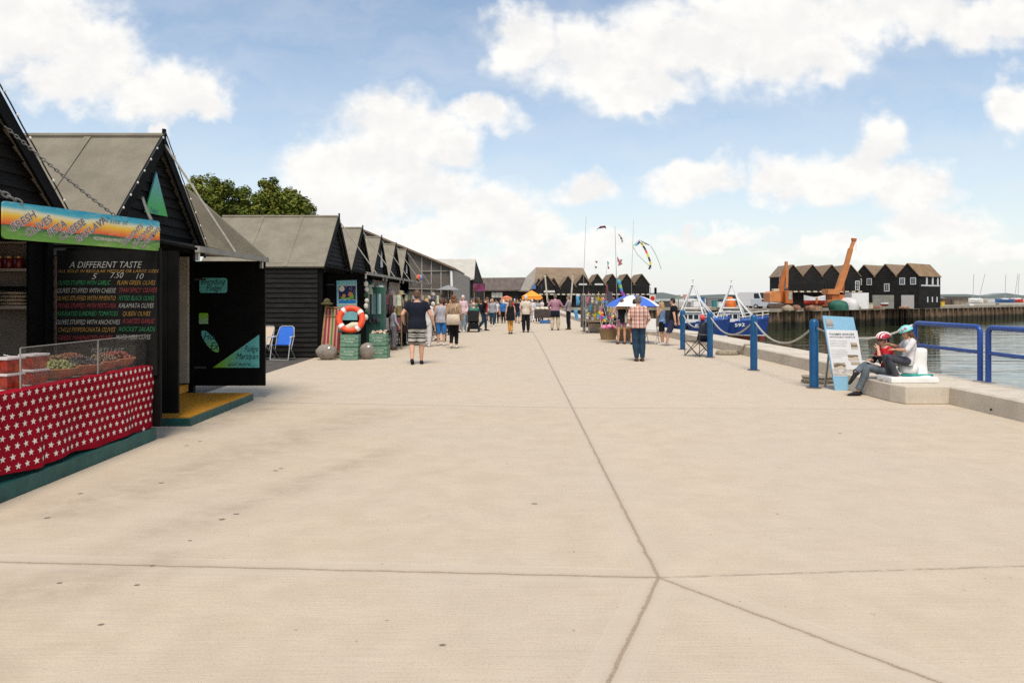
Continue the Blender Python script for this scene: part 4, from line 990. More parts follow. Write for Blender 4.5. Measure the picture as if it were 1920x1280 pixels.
for k in range(6):
    a0 = k*60
    m.add([c + V((.17*math.cos(R(a0+60*i/4))*math.cos(R(-90+180*j/8)), .17*math.sin(R(a0+60*i/4))*math.cos(R(-90+180*j/8)), .17*math.sin(R(-90+180*j/8)))) for j in range(9) for i in range(5)], [(j*5+i,j*5+i+1,(j+1)*5+i+1,(j+1)*5+i) for j in range(8) for i in range(4)], k % 3)
m.build('ball', [mat('ball_orange', (.75,.28,.03), .5), mat('ball_red', (.62,.05,.04), .5), mat('ball_blue', (.12,.34,.55), .5)], bl, smooth=True, recalc=False)
# more goods hung and stacked along the hut fronts
for i, (px, py, Y, w, lab) in enumerate([(724,566,24.2,.13,'brown hanging bag low on the second hut front'),(728,580,24.4,.15,'charcoal hanging bag under the pink and white one'),(745,556,27.5,.14,'cream hanging bag on the third hut front'),(751,563,28.4,.13,'dark hanging bag on the third hut front'),
        (764,556,30.2,.14,'pale hanging bag on the fourth hut front'),(772,560,31.4,.13,'rust hanging bag on the fourth hut front'),(806,560,34.6,.15,'lime and brown hanging bag at the row end'),(812,552,34.9,.14,'dark patterned hanging bag at the row end')]):
    p = at(px, py, Y); r = thing('hanging_bag', lab, 'bag', p, 'bags hanging under the awning')
    m = MB(); m.lathe([(w*.5,-.2),(w,-.19),(w*.9,-.02),(w*.6,.08),(w*.3,.10)], p, 12); m.build('bag', (colfab + [mat('lime_fabric', (.22,.36,.06), .9)])[(i*2+1) % 7] if i % 2 else mat('bag_%d' % (i % 4), shade_cols[i % 5], .8, .2, 8, .2), r, smooth=True, auto=50)
    m = MB(); m.tube([p+V((-w*.4,0,.08)), p+V((0,0,.24)), p+V((w*.4,0,.08))], .010, 5); m.build('handle', rope_m, r)
def rack(label, loc, w, seed, ang):
    r = thing('scarf_rack', label, 'rack', (0,0,0), 'scarf racks along the hut fronts'); rng = random.Random(seed); m = MB()
    for x in (-w/2, w/2): m.bar((x,0,0),(x,0,1.75),.035,.035)
    for z in (.55,1.0,1.45,1.72): m.bar((-w/2,0,z),(w/2,0,z),.03,.03)
    m.build('frame', brown_timber, r)
    for z in (.98,1.43,1.70):
        for k in range(6):
            x = -w/2+.1+(w-.2)*k/5; L = rng.uniform(.28,.42); m = MB(); m.prism([(x-.06,-.025,z+.02),(x+.06,-.025,z+.02),(x+.05+rng.uniform(-.02,.03),-.035,z-L),(x-.06,-.035,z-L)], (0,-.012,0)); m.build('scarf', rng.choice(colfab+[blk,shade_m[k % 5]]), r)
    r.location = loc; r.rotation_euler = (0,0,ang)
shade_m = [mat('scarf_%d' % i, c, .9, .25, 14) for i, c in enumerate(shade_cols)]
rack('wooden scarf rack beside the green cabinet', (-3.62, 21.7, 0), .9, 5, R(35)); rack('wooden scarf rack at the corner of the third hut', (-3.5, 28.1, 0), .9, 6, R(40)); rack('wooden scarf rack at the end of the hut row', (-3.35, 31.4, 0), 1.0, 7, R(40))
# parasol
def parasol(name, label, c, rad, topz, drop, cols, pole_m, n=8, pole0=0.0, flat=.35):
    r = thing(name, label, 'parasol', (c[0],c[1],pole0)); m = MB()
    for k in range(n):
        g = []
        for j in range(6):
            t = j/5
            for i in range(4):
                a = 2*math.pi*(k+i/3)/n; q = rad*t*(1-.04*math.sin(math.pi*i/3)*t); g.append((c[0]+q*math.cos(a), c[1]+q*math.sin(a), topz-drop*(t**(1+flat))-.0*t))
        m.add(g, [(j*4+i,j*4+i+1,(j+1)*4+i+1,(j+1)*4+i) for j in range(5) for i in range(3)], k % len(cols))
    m.build('canopy', cols, r, smooth=True, recalc=False)
    m = MB(); m.tube([(c[0],c[1],pole0),(c[0],c[1],topz+.05)], .02, 8); m.build('pole', pole_m, r)
    m = MB()
    for k in range(n): a = 2*math.pi*k/n; m.tube([(c[0]+.03*math.cos(a),c[1]+.03*math.sin(a),topz-.03), (c[0]+rad*.98*math.cos(a),c[1]+rad*.98*math.sin(a),topz-drop-.015)], .008, 4)
    m.build('rib', steel, r); return r
parasol('parasol', 'pale grey parasol open over the clothes stall', (-2.95, 36.6), .62, 2.28, .25, [mat('pale_grey_canvas', (.24,.24,.23), .8, .05)], steel)
parasol('parasol', 'blue and white segmented beach parasol behind the man in the plaid shirt', (4.62, 24.9), 1.0, 1.73, .40, [mat('parasol_blue', (.05,.14,.52), .7, .05), mat('parasol_white', (.72,.70,.66), .7, .04)], steel, n=8, flat=.9)
# folding chairs on the asphalt
def mk_folding(name, label, fab, loc, ang):
    r = thing(name, label, 'folding chair', (0,0,0), 'folding chairs against the black hut')
    w = .25
    m = MB()
    m.tube([(-w,-.22,.02),(w,-.22,.02)], .012, 6); m.tube([(-w,-.22,.02),(-w-.0,-.12,.42),(-w,-.06,.60)], .012, 6); m.tube([(w,-.22,.02),(w,-.12,.42),(w,-.06,.60)], .012, 6)
    m.tube([(-w+.02,.26,.02),(-w+.02,-.14,.40)], .011, 6); m.tube([(w-.02,.26,.02),(w-.02,-.14,.40)], .011, 6); m.tube([(-w+.02,.26,.02),(w-.02,.26,.02)], .011, 6)
    m.tube([(-w+.03,.02,.28),(-w+.01,.15,.60),(-w+.05,.24,.84),(-w+.11,.26,.88),(w-.11,.26,.88),(w-.05,.24,.84),(w-.01,.15,.60),(w-.03,.02,.28)], .012, 6)
    m.build('frame', alu, r)
    m = MB(); m.prism([(-w+.05,.045,.40),(w-.05,.045,.40),(w-.05,.245,.86),(-w+.05,.245,.86)], (0,.006,0)); m.build('backrest', fab, r)
    m = MB(); m.prism([(-w+.03,-.17,.40),(w-.03,-.17,.40),(w-.03,.07,.37),(-w+.03,.07,.37)], (0,0,.006)); m.build('seat', fab, r)
    for q in (-1,1):
        m = MB(); m.bar((q*w,-.10,.605),(q*w*.98,.17,.61),.035,.02); m.build('armrest', white_plastic, r)
    r.location = loc; r.rotation_euler = (0,0,ang); return r
mk_folding('folding_chair', 'blue folding chair standing on the asphalt against the black hut wall', mat('royal_blue_canvas', (.02,.12,.50), .8, .08), (-5.82, 18.25, 0), R(-8))
mk_folding('folding_chair', 'cream striped folding chair half hidden by the black door', bands('cream_stripe', 0, [(0,(.62,.50,.28)),(.45,(.40,.20,.22)),(.6,(.62,.55,.40)),(.85,(.45,.30,.35))], 14), (-6.40, 18.35, 0), R(-24))

# ---------------------------------------------------------------- posts, ropes and rails on the quay edge
def mk_post(m_, name='bollard_post'):
    r = thing(name, 'x', 'post', (0,0,0), 'blue posts with rope along the quay')
    m = MB(); m.lathe([(.078,.012),(.078,1.17),(.074,1.205),(.060,1.235),(.035,1.252),(.003,1.258)], n=20); m.build('post', m_, r, smooth=True, auto=45)
    m = MB(); m.lathe([(.135,.0),(.135,.012),(.08,.014)], n=20); m.build('base_plate', mat('rusty_base', (.13,.09,.06), .8, .3), r)
    m = MB()
    for q in (-1,1): m.tube([(q*.07,0,1.10),(q*.115,0,1.13),(q*.12,0,1.08),(q*.07,0,1.05)], .012, 6)
    m.build('ring', m_, r); return r
posts = [gp(1525,727), gp(1411,694), gp(1334,670), gp(1278,655)]
P0 = mk_post(blue_post)
PL = []
for i, (p, lab) in enumerate(zip(posts, ('blue round topped post beside the leaning information board', 'blue post in front of the bow of the blue boat', 'blue post beside the dark camping chair', 'blue post beside the man in the black tee'))):
    o = P0 if i == 0 else dup(P0); o.location = (5.64, p.y, 0); o.rotation_euler = (0,0,R(90)); o['label'] = lab; PL.append(V((5.64, p.y, 0)))
N0 = mk_post(navy_post)
far_posts = [(1135,625,'dark navy post among the toy stall goods'), (1107,615,'dark navy post behind the man in mauve'), (1066,618,'dark navy post between the two standing men')]
for i, (x, y, lab) in enumerate(far_posts):
    o = N0 if i == 0 else dup(N0); p = gp(x, y); o.location = p; o['label'] = lab; PL.append(p)
def rope(a, b, sag, label, r=.022):
    a, b = V(a), V(b); n = 40; P = []
    for i in range(n+1):
        t = i/n; P.append(a.lerp(b, t) - V((0,0,4*sag*t*(1-t))))
    m = MB()
    for ph in (0, 2.09, 4.19):                                       # three laid strands
        path = []
        for i in range(n*3+1):
            t = i/(n*3); p = a.lerp(b, t) - V((0,0,4*sag*t*(1-t))); a_ = ph + t*(b-a).length*34; path.append(p + V((math.cos(a_)*.35*r, 0, 0)) + V((0,0,math.sin(a_)*.35*r)))
        m.tube(path, r*.62, 5)
    return tag(m.build('rope', mat('grey_mooring_rope', (.40,.38,.33), .85, .2, 40, .3)), label, 'rope', 'ropes slung between the blue posts')
hook = V((0,0,1.09))
rope(PL[0]+hook+V((0,.08,0)), PL[1]+hook-V((0,.08,0)), .37, 'rope sagging from the board post to the boat bow post')
rope(PL[1]+hook+V((0,.08,0)), PL[2]+hook-V((0,.08,0)), .37, 'rope sagging in front of the two blue boats')
rope(PL[2]+hook+V((0,.08,0)), PL[3]+hook-V((0,.08,0)), .33, 'rope sagging above the dark camping chair')
rope(PL[0]+hook-V((-.02,.06,0)), V((7.66,13.0,1.13)), .22, 'rope running from the board post behind the children to the blue rail', .02)
def rail(y0, y1, label):
    r = thing('guard_rail', label, 'railing', (7.74,(y0+y1)/2,.28), 'blue tubular guard rails on the kerb'); x = 7.74; q = .09
    def arc(c0, c1): return [(x, c0[0]+(c1[0]-c0[0])*(1-math.cos(R(t))), c0[1]+(c1[1]-c0[1])*math.sin(R(t))) for t in (0,22,45,68,90)]
    m = MB(); m.tube([(x,y0,.28)] + arc((y0,1.165-q),(y0+q,1.165)) + arc((y1,1.165-q),(y1-q,1.165))[::-1] + [(x,y1,.28)], .042, 12); m.build('hoop', rail_blue, r, smooth=True, auto=60)
    m = MB(); m.tube([(x,y0+.03,.755),(x,y1-.03,.755)], .032, 10); m.build('mid_rail', rail_blue, r, smooth=True, auto=60)
    for y in (y0, y1):
        m = MB(); m.lathe([(.10,.28),(.10,.292),(.05,.295)], (x,y,0), 14); m.build('foot_plate', mat('grey_foot', (.30,.28,.25), .7, .2), r)
rail(11.27, 13.05, 'blue tubular guard rail behind the child in the turquoise helmet')
rail(9.2, 11.08, 'blue tubular guard rail beside the kerb drain hole, cut by the frame')
# ropes coiled on the ground
def coil(c, r0, turns, label, seed, tail=None):
    rng = random.Random(seed); P = []
    for i in range(turns*18):
        t = i/18; a = t*2*math.pi; q = r0*(1-.10*(t % 3)) + rng.uniform(-.012,.012); P.append(V(c) + V((q*math.cos(a)*1.25, q*math.sin(a)*.8, .03 + .028*(t//2) + rng.uniform(0,.012))))
    if tail: P += [V(p) for p in tail]
    m = MB(); m.tube(P, .026, 6); return tag(m.build('rope_coil', rope_m, smooth=True), label, 'rope')
c = gp(1371,665); coil((6.42,19.9,0), .27, 6, 'coil of hemp rope lying by the kerb near the camping chair', 1, [(6.55,19.9,.06),(6.74,19.7,.14),(6.80,19.6,.31),(6.98,19.5,.31)])
c = gp(1548,722); coil((6.05,13.35,0), .24, 8, 'pile of coarse rope lying behind the information board', 2)
# information board
ib = thing('information_board', 'leaning pale blue information board with sepia photographs', 'information board', (6.1, 12.3, 0))
YI = 12.28
def ip(px, py, k=0.0): p = at(px+5, py, YI-k); p.y += (p.z)*.10; return p
sky_blue = mat('pale_blue_board', (.24,.46,.62), .5, .04); board_white = mat('board_white', (.70,.69,.68), .5, .03)
m = MB(); m.prism([ip(1561,732), ip(1613,730), ip(1618,700), ip(1602,595), ip(1544,592)], (0,.03,0)); m.build('panel', sky_blue, ib)
m = MB(); m.prism([ip(1559,705,.004), ip(1617,706,.004), ip(1608,620,.004), ip(1549.5,618.5,.004)], (0,.003,0)); m.build('white_field', board_white, ib)
m = MB(); m.prism([ip(1558,703,.008), ip(1617,704,.008), ip(1615.5,693,.008), ip(1557,692,.008)], (0,.003,0)); m.build('grey_band', mat('grey_band', (.50,.47,.43), .5, .3, 12), ib)
sepia = bands('sepia_photograph', 2, [(0,(.10,.075,.05)),(.18,(.20,.15,.10)),(.36,(.42,.35,.26)),(.6,(.52,.45,.35))], 6, wob=.10, interp='LINEAR')
sepia2 = bands('blue_grey_photograph', 2, [(0,(.16,.15,.15)),(.3,(.40,.36,.33)),(.6,(.36,.42,.47))], 4, wob=.08, interp='LINEAR')
for (q, m_) in (([(1594,642),(1606,643),(1608,655),(1596,655)], sepia), ([(1588,665),(1607,666),(1609,676),(1589,676)], sepia), ([(1593,678),(1610,679),(1612,684),(1594,684)], sepia), ([(1560,680),(1582,680),(1584,692),(1561,692)], sepia), ([(1549,598),(1562,598),(1564,615),(1551,615)], sepia2)):
    m = MB(); m.prism([ip(x, y, .008) for x, y in q[::-1]], (0,.003,0)); m.build('photograph', m_, ib)
ink = mat('dark_grey_ink', (.07,.07,.08), .7)
mb = MB()
def ib_text(txt, px, py, size, wpx):
    a, b = ip(px,py,.012), ip(px+wpx,py+.5,.012); mb.text(txt, size, a, b-a, (0,.10,1), 0, 0, width=(b-a).length, depth=.0, bold=.015)
ib_text("THAMES BARGES", 1554, 628, .042, 48); ib_text("WHITSTABLE HARBOUR", 1555, 633, .030, 49)
mb.build('lettering', ink, ib, recalc=False)
mb = MB(); rng = random.Random(6)
for k in range(9):
    y = 639+k*3.3 if k < 4 else 643+k*3.4; w = 34 if k < 8 else 20; x0 = 1555+(y-639)*.09
    a, b = ip(x0,y,.010), ip(x0+w*rng.uniform(.85,1),y+.3,.010); mb.prism([a, b, b+V((0,0,.004)), a+V((0,0,.004))], (0,.001,0))
mb.build('text_line', mat('grey_print', (.42,.41,.40), .7), ib)
m = MB(); m.bar((5.9,12.75,0),(5.85,12.42,.9),.03,.03); m.bar((6.3,12.75,0),(6.25,12.42,.9),.03,.03); m.build('back_leg', steel, ib)
# dark camping chair with a coat on it
cc = thing('camping_chair', 'dark folding camping chair with crossed legs and an empty cup holder', 'camping chair', (0,0,0))
m = MB(); w, dd = .27, .24
for (a, b) in (((-w,-dd,.02),(w,-dd,.42)), ((w,-dd,.02),(-w,-dd,.42)), ((-w,dd,.02),(w,dd,.42)), ((w,dd,.02),(-w,dd,.42)), ((-w,-dd,.02),(-w,dd,.42)), ((-w,dd,.02),(-w,-dd,.42)), ((w,-dd,.02),(w,dd,.42)), ((w,dd,.02),(w,-dd,.42))): m.tube([a,b], .011, 6)
for x in (-w, w): m.tube([(x,dd,.42),(x*.95,dd+.13,.92)], .011, 6); m.tube([(x,-dd,.02),(x,-dd,.62)], .011, 6)
m.build('frame', rubber, cc)
m = MB(); m.rings([[(-w,-dd,.43),(0,-dd-.01,.40),(w,-dd,.43)], [(-w,0,.40),(0,0,.35),(w,0,.40)], [(-w,dd,.42),(0,dd,.38),(w,dd,.42)]], caps=False) if False else m.prism([(-w,-dd,.42),(w,-dd,.42),(w,dd,.40),(-w,dd,.40)], (0,0,.012)); m.build('seat', blk, cc)
m = MB(); m.prism([(-w,dd,.42),(w,dd,.42),(w*.95,dd+.13,.92),(-w*.95,dd+.13,.92)], (0,.012,0)); m.build('backrest', blk, cc)
for x in (-w, w):
    m = MB(); m.bar((x,-dd-.02,.63),(x*.97,dd+.06,.60),.06,.012,side=V((1,0,0))); m.build('armrest', mat('tan_webbing', (.32,.25,.18), .8), cc)
cc.location = (5.42, 19.35, 0); cc.rotation_euler = (0,0,R(-58))
m = MB(); m.tube([(.06,.28,.94),(.02,.22,.98),(-.03,.12,.88),(-.02,.10,.70),(0,.06,.50)], [.10,.16,.19,.20,.17], 12, ry=[.04,.05,.06,.06,.05]); o = m.build('coat', mat('navy_coat', (.014,.018,.032), .9, .2, 8, .2), smooth=True); o.location = (5.60, 19.38, .40); o.rotation_euler = (0,0,R(-58)); o.scale = (.8,.8,.85); tag(o, 'navy coat draped over the back of the camping chair', 'coat')
# white folding chair
wf = thing('white_chair', 'white plastic folding chair beside the woman in the blue top', 'chair', (0,0,0))
m = MB(); m.box(-.22,.22,.18,.21,.50,.90); m.build('backrest', white_plastic, wf, bevel=.03)
m = MB(); m.box(-.22,.22,-.22,.20,.44,.475); m.build('seat', white_plastic, wf, bevel=.012)
for x in (-.2,.2):
    m = MB(); m.tube([(x,.20,.9),(x,-.24,.01)], .012, 6); m.tube([(x,.26,.01),(x,-.16,.45)], .012, 6); m.build('leg', alu, wf)
wf.location = gp(1222, 645); wf.rotation_euler = (0,0,R(150))
# white mooring bollard on the block
mb_ = thing('mooring_bollard', 'white painted mooring bollard on the concrete block, children leaning on it', 'bollard', (6.55, 11.4, .28))
m = MB(); m.prism([(6.16,11.02,.282),(6.92,11.02,.282),(6.92,11.46,.282),(6.16,11.46,.282)], (0,0,.095)); m.build('base_plate', white_paint, mb_, bevel=.02)
m = MB()
prof = [(.27,.377),(.20,.42),(.165,.50),(.155,.58),(.16,.66),(.165,.76),(.16,.805),(.12,.825)]
m.rings([[V((6.72 + (-.0 if r<.2 else -.03) + r*.8*math.copysign(abs(math.cos(t))**.6, math.cos(t)), 11.27 + r*.62*math.copysign(abs(math.sin(t))**.6, math.sin(t)), z)) for t in [2*math.pi*i/24 for i in range(24)]] for r, z in prof]); m.build('column', white_paint, mb_, smooth=True, auto=50)
m = MB(); m.tube([(6.62,11.25,.46),(6.52,11.22,.49),(6.42,11.2,.49)], [.12,.10,.06], 12, ry=[.13,.12,.09]); m.build('horn', white_paint, mb_, smooth=True)
m = MB(); m.tube([(6.40,11.15,.395),(6.62,11.12,.40),(6.90,11.16,.395)], .02, 6); m.build('teal_cord', mat('teal_cord', (.02,.30,.27), .8), mb_, smooth=True)
m = MB(); m.tube([(6.92,11.65,.40),(6.94,11.65,.47),(6.92,11.66,.53)], [.05,.06,.03], 10); o = m.build('red_bag', mat('red_nylon', (.40,.02,.03), .7, .2), smooth=True); tag(o, 'small red bag behind the white mooring bollard', 'bag')
# ---------------------------------------------------------------- sheds behind the huts
mesh_m = mat('grey_mesh_panel', (.115,.10,.082), .85, .12, 2, .1, 60, dirt=((.17,.15,.125), .5)); corr_m = bands('corrugated_sheet', 1, [(0,(.33,.30,.26)),(.5,(.26,.235,.20)),(1,(.33,.30,.26))], 3.3, interp='LINEAR')
frame_m = mat('dusty_frame', (.30,.275,.235), .8, .12)
YS = 37.2
sd = thing('mesh_shed', 'big shed with a sloping roof and grey mesh panels behind the huts', 'shed', (-6, YS, 0))
def sp_(px, py, k=0): return at(px, py, YS-k)
A1, A2 = sp_(672, 431), sp_(849, 506); gl0 = V((A1.x-6, YS, A1.z-2.4))
m = MB(); m.prism([V((gl0.x,YS,0)), gl0, A1, A2, V((A2.x,YS,0))], (0,.08,0)); m.build('gable_wall', mesh_m, sd)
m = MB()
for px in (725, 752, 791, 809, 827, 846):
    t = (px-672)/(849-672); top = A1.lerp(A2, t); m.bar(V((top.x, YS-.03, 1.0)), V((top.x, YS-.03, top.z-.02)), .07, .05, side=V((1,0,0)))
q = sp_(846,508,.04); m.bar(sp_(790,508.5,.035), q, .06, .05, side=V((0,1,0))); m.bar(sp_(760,541,.035), sp_(848,543,.035), .07, .05, side=V((0,1,0)))
m.build('frame', frame_m, sd)
m = MB(); dz = V((0,0,.05))
m.prism([A1+dz+V((0,-.25,0)), A2+dz+V((.12,-.25,-.04)), A2+dz+V((.12,9,-.04)), A1+dz+V((0,9,0))], (0,0,.10)); m.prism([gl0+dz+V((0,-.25,0)), A1+dz+V((-.01,-.25,0)), A1+dz+V((-.01,9,0)), gl0+dz+V((0,9,0))], (0,0,.10)); m.build('roof', brown_timber, sd)
m = MB(); m.tube([sp_(846,508,.1), sp_(847,545,.1)], .07, 8); m.build('white_pipe', white_plastic, sd)
m = MB(); e0, e1 = A2, at(885, 522, 46.5)
m.prism([V((A2.x+.02,YS,0)), V((A2.x+.02,YS,A2.z)), V((-2.25,45.5,2.95)), V((-2.25,45.5,0))], (-.06,0,0)); m.build('side_wall', corr_m, sd)
m = MB(); m.box(-2.42,-2.22,45.5,45.75,0,2.9); m.build('corner_post', mat('navy_corner', (.02,.03,.055), .6), sd); m = MB(); m.box(-2.43,-2.25,45.3,45.49,0,2.88); m.build('pale_corner_trim', frame_m, sd)
# white roofed building
wr = thing('white_roofed_shed', 'long shed with a cream white roof and dark gable end', 'shed', (-5, 60, 0))
cream_roof = mat('cream_sheet_roof', (.45,.415,.35), .8, .07, 1.5)
b0, b1, b2, b3 = at(740,488,62), at(892,488,62), at(889,524,58), at(740,524,58)
m = MB(); m.prism([b0,b1,b2,b3], (0,0,.12)); m.build('roof', cream_roof, wr)
m = MB(); m.prism([b1+V((.02,0,0)), b2+V((.02,0,0)), V((b2.x+.02,58,0)), V((b2.x+.5,66,0)), V((b2.x+.5,66,b2.z))], (-.1,0,0)); m.build('gable_end', black_wood, wr)
m = MB(); m.box(b3.x, b2.x-.1, 58.2, 58.35, 0, b2.z-.02); m.build('front_wall', black_wood, wr)
st = thing('market_sign', 'dark board with a red and blue panel above the far stalls', 'sign', at(898, 545, 57))
c = at(898, 539, 57); m = MB(); m.box(c.x-.45,c.x+.5,56.9,57,c.z-.3,c.z+.32); m.build('panel', mat('red_blue_panel', (.16,.02,.05), .6, .5, 3, dirt=((.03,.05,.30), .9)), st)
m = MB(); m.box(c.x-.4,c.x-.34,56.95,57.05,0,c.z); m.box(c.x+.4,c.x+.46,56.95,57.05,0,c.z); m.build('post', brown_timber, st)
lr2 = thing('low_building', 'long low building with a brown slatted roof beyond the crowd', 'building', (-1, 92, 0))
m = MB(); q = [at(885,523,96), at(985,522,96), at(975,545,91), at(890,545,91)]; m.prism(q, (0,0,.15)); m.build('roof', mat('brown_slat_roof', (.115,.085,.07), .85, .25, 1.0, stretch=(4,.2,1)), lr2)
m = MB(); m.box(q[3].x+.3, q[2].x-.2, 91.4, 91.6, 0, q[2].z); m.build('wall', black_wood, lr2)
m = MB()
for px in (925, 932, 939): c = at(px,553,91.3); m.box(c.x-.22,c.x+.22,91.3,91.39,c.z-.35,c.z+.35)
m.build('window', mat('grey_window', (.36,.35,.32), .4, .3, 3), lr2)
# hipped brown roofed building behind the far gables
tile = mat('brown_tile_roof', (.225,.155,.095), .9, .15, .9, dirt=((.17,.13,.10), .5)); tile_l = mat('grey_tile_roof', (.25,.22,.18), .9, .12, .9); tile_r = mat('rusty_tile_roof', (.235,.145,.075), .9, .22, .55, dirt=((.20,.165,.13), .6))
hp = thing('hipped_building', 'large building with a broad hipped brown roof behind the black gables', 'building', (7, 118, 0))
YB2 = 114; r0, r1 = at(1005,501,118), at(1093,502,118); e0, e1, e2 = at(962,543,YB2-6), at(1000,545,YB2-8), at(1106,532,YB2)
m = MB(); m.prism([r0, r1, at(1102,520,117), e2, V((e1.x,YB2-8,e1.z))], (0,0,-.2)); m.build('front_roof', tile, hp)
m = MB(); m.prism([r0, V((e1.x,YB2-8.01,e1.z)), e0], (0,0,-.2)); m.build('hip_roof', tile_l, hp)
m = MB(); m.prism([V((e0.x+.4,e0.y+.4,0)), V((e1.x,e1.y+.4,0)), V((e2.x-.5,e2.y+1,0)), V((e2.x-1,124,0)), V((e0.x,124,0))], (0,0,e0.z-.12)); m.build('wall', black_wood, hp)
m = MB(); c = at(967,548,YB2-6.2); m.box(c.x-.2,c.x+.25,c.y-.0,c.y+.05,c.z-.35,c.z+.2); m.build('window', white_paint, hp)
win_w = mat('white_window_frame', (.72,.71,.68), .5, .05); pane_d = mat('dark_pane', (.07,.075,.085), .2, .2)
far_wood = mat('haze_paled_black_boards', (.021,.0185,.0165), .8, .3, .8, spec=.15, stretch=(1,1,4), dirt=((.036,.031,.027), .6))  # distance haze put into the colour: paler copy of the black boards
def gable_hut(label, o, rot, w, depth, eave, apex, roof_m, win=(), group=None, balcony=None, door=None, name='black_gabled_hut'):
    """o = front middle on the ground; front faces -Y before turning by rot"""
    r = thing(name, label, 'waterside hut', (0,0,0), group)
    m = MB(); clap(m, (-w/2,0,0), (w/2,0,0), 0, eave, (0,-1,0), bh=.3)
    clap(m, (-w/2,0,0), (w/2,0,0), eave+.002, apex-.1, (0,-1,0), bh=.3, clip=lambda z: (.5-.5*max(0,1-(z-eave)/(apex-.1-eave)), .5+.5*max(0,1-(z-eave)/(apex-.1-eave))))
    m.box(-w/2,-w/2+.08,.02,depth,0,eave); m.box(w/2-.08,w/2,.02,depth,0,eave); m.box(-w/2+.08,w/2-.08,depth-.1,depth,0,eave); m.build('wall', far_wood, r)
    sl = (apex-eave)/(w/2)
    for sg in (-1,1):
        m = MB(); n = V((sg*(apex-eave),0,w/2)).normalized()*.10
        m.prism([V((0,-.15,apex)), V((sg*(w/2+.08),-.15,eave-.08*sl)), V((sg*(w/2+.08),depth+.1,eave-.08*sl)), V((0,depth+.1,apex))], n); m.build('roof', roof_m, r)
    for (x, z, ww, hh) in win:
        m = MB(); m.box(x-ww/2-.07,x+ww/2+.07,-.09,-.03,z-hh/2-.10,z+hh/2+.07); f = m.build('window', win_w, r)
        m = MB(); nx = 2
        for i in range(2):
            for j in range(3): m.box(x-ww/2+ww/2*i+.02, x-ww/2+ww/2*(i+1)-.02, -.10,-.092, z-hh/2+hh/3*j+.02, z-hh/2+hh/3*(j+1)-.02)
        m.build('pane', pane_d, f)
    if door:
        x, z0, z1, ww, m_ = door; m = MB(); m.box(x-ww/2,x+ww/2,-.07,-.028,z0,z1); m.build('door', m_, r)
    if balcony:
        m = MB(); z = balcony; n = 5
        m.box(-w/2,w/2,-.9,-.1,z-.12,z); m.box(-w/2,w/2,-.93,-.90,z-.1,z+.9) if False else None
        m.build('balcony', brown_timber, r)
        for i in range(3): m = MB(); x = -w/2+w*(i+.25)/3; m.box(x,x+w/3*.55,-.94,-.905,z-.13,z+.06); m.build('balcony_panel', mat('cream_balcony_panel', (.62,.56,.42), .7), r)
        m = MB()
        for i in range(4): x = -w/2+.04+(w-.08)*i/3; m.bar((x,-.88,0),(x,-.88,z+.95),.05,.05)
        m.bar((-w/2,-.88,z+.95),(w/2,-.88,z+.95),.05,.05); m.build('balcony_post', black_wood, r)
    r.location = o; r.rotation_euler = (0,0,rot); return r
sh_sign = mat('white_shop_board', (.62,.60,.54), .6)
grp = 'black gabled huts on the far quay'
dd_ = mat('dark_doorway', (.004,.004,.004), .7)
specs = [(1010,2.0,4.4,'low gable joined to the tall one, blue window below'),(1023.5,2.4,5.0,'tallest black gable of the far quay row behind the pale gibbet post'),(1038,1.9,4.5,'low gable behind the man in the plaid shirt'),
         (1065,2.25,4.75,'gable between the two leaning pale posts'),(1093,2.35,5.0,'gable with a white name board behind the tall kite pole'),(1120,2.25,5.05,'gable with a white name board and lamp post in front'),
         (1148,2.25,5.05,'plain gable behind the grey skull flag'),(1175,2.25,5.05,'plain gable behind the rainbow windsock'),(1203,2.35,5.05,'end gable of the far quay row above the parasol')]
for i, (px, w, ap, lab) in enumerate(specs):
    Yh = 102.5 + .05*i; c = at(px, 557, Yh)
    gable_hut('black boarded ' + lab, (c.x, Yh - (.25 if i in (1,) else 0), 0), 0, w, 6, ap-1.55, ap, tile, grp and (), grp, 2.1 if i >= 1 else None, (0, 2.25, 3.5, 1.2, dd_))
def wall_sign(label, px, py, Y, w, h):
    c = at(px, py, Y); m = MB(); m.box(c.x-w/2,c.x+w/2,Y-.04,Y,c.z-h/2,c.z+h/2); tag(m.build('name_board', sh_sign, bevel=.01), label, 'sign')
wall_sign('white name board across the gable behind the tall kite pole', 1093, 533, 102.4, 1.2, .24); wall_sign('white name board beside the small white lamp on the far gable', 1123, 533, 102.4, 1.25, .24)
wall_sign('cream and yellow shop board under the low gables', 1030, 546.5, 101.3, 1.6, .3)
for px, lab in ((1001,'blue lit window board on the first far gable'),(1019,'blue window board beside the pale gibbet post')):
    c = at(px, 538, 102.3); m = MB(); m.box(c.x-.28,c.x+.28,102.25,102.32,c.z-.3,c.z+.3); tag(m.build('window_board', mat('sky_blue_glazing', (.08,.17,.36), .3)), lab, 'window')
for i, (a, b, lab) in enumerate((((1022,518),(1028,565),'thick pale post leaning to one side before the far gables'), ((1074,519),(1069,562),'thick pale post leaning the other way before the far gables'))):
    m = MB(); p, q = at(*a, 96), at(*b, 96); q.z = 0; m.bar(p, q, .2, .2); m.ell(p, .2,.14,.16, 8, 5); tag(m.build('gibbet_post', mat('pale_timber_post', (.50,.43,.34), .8, .2, 3)), lab, 'post')
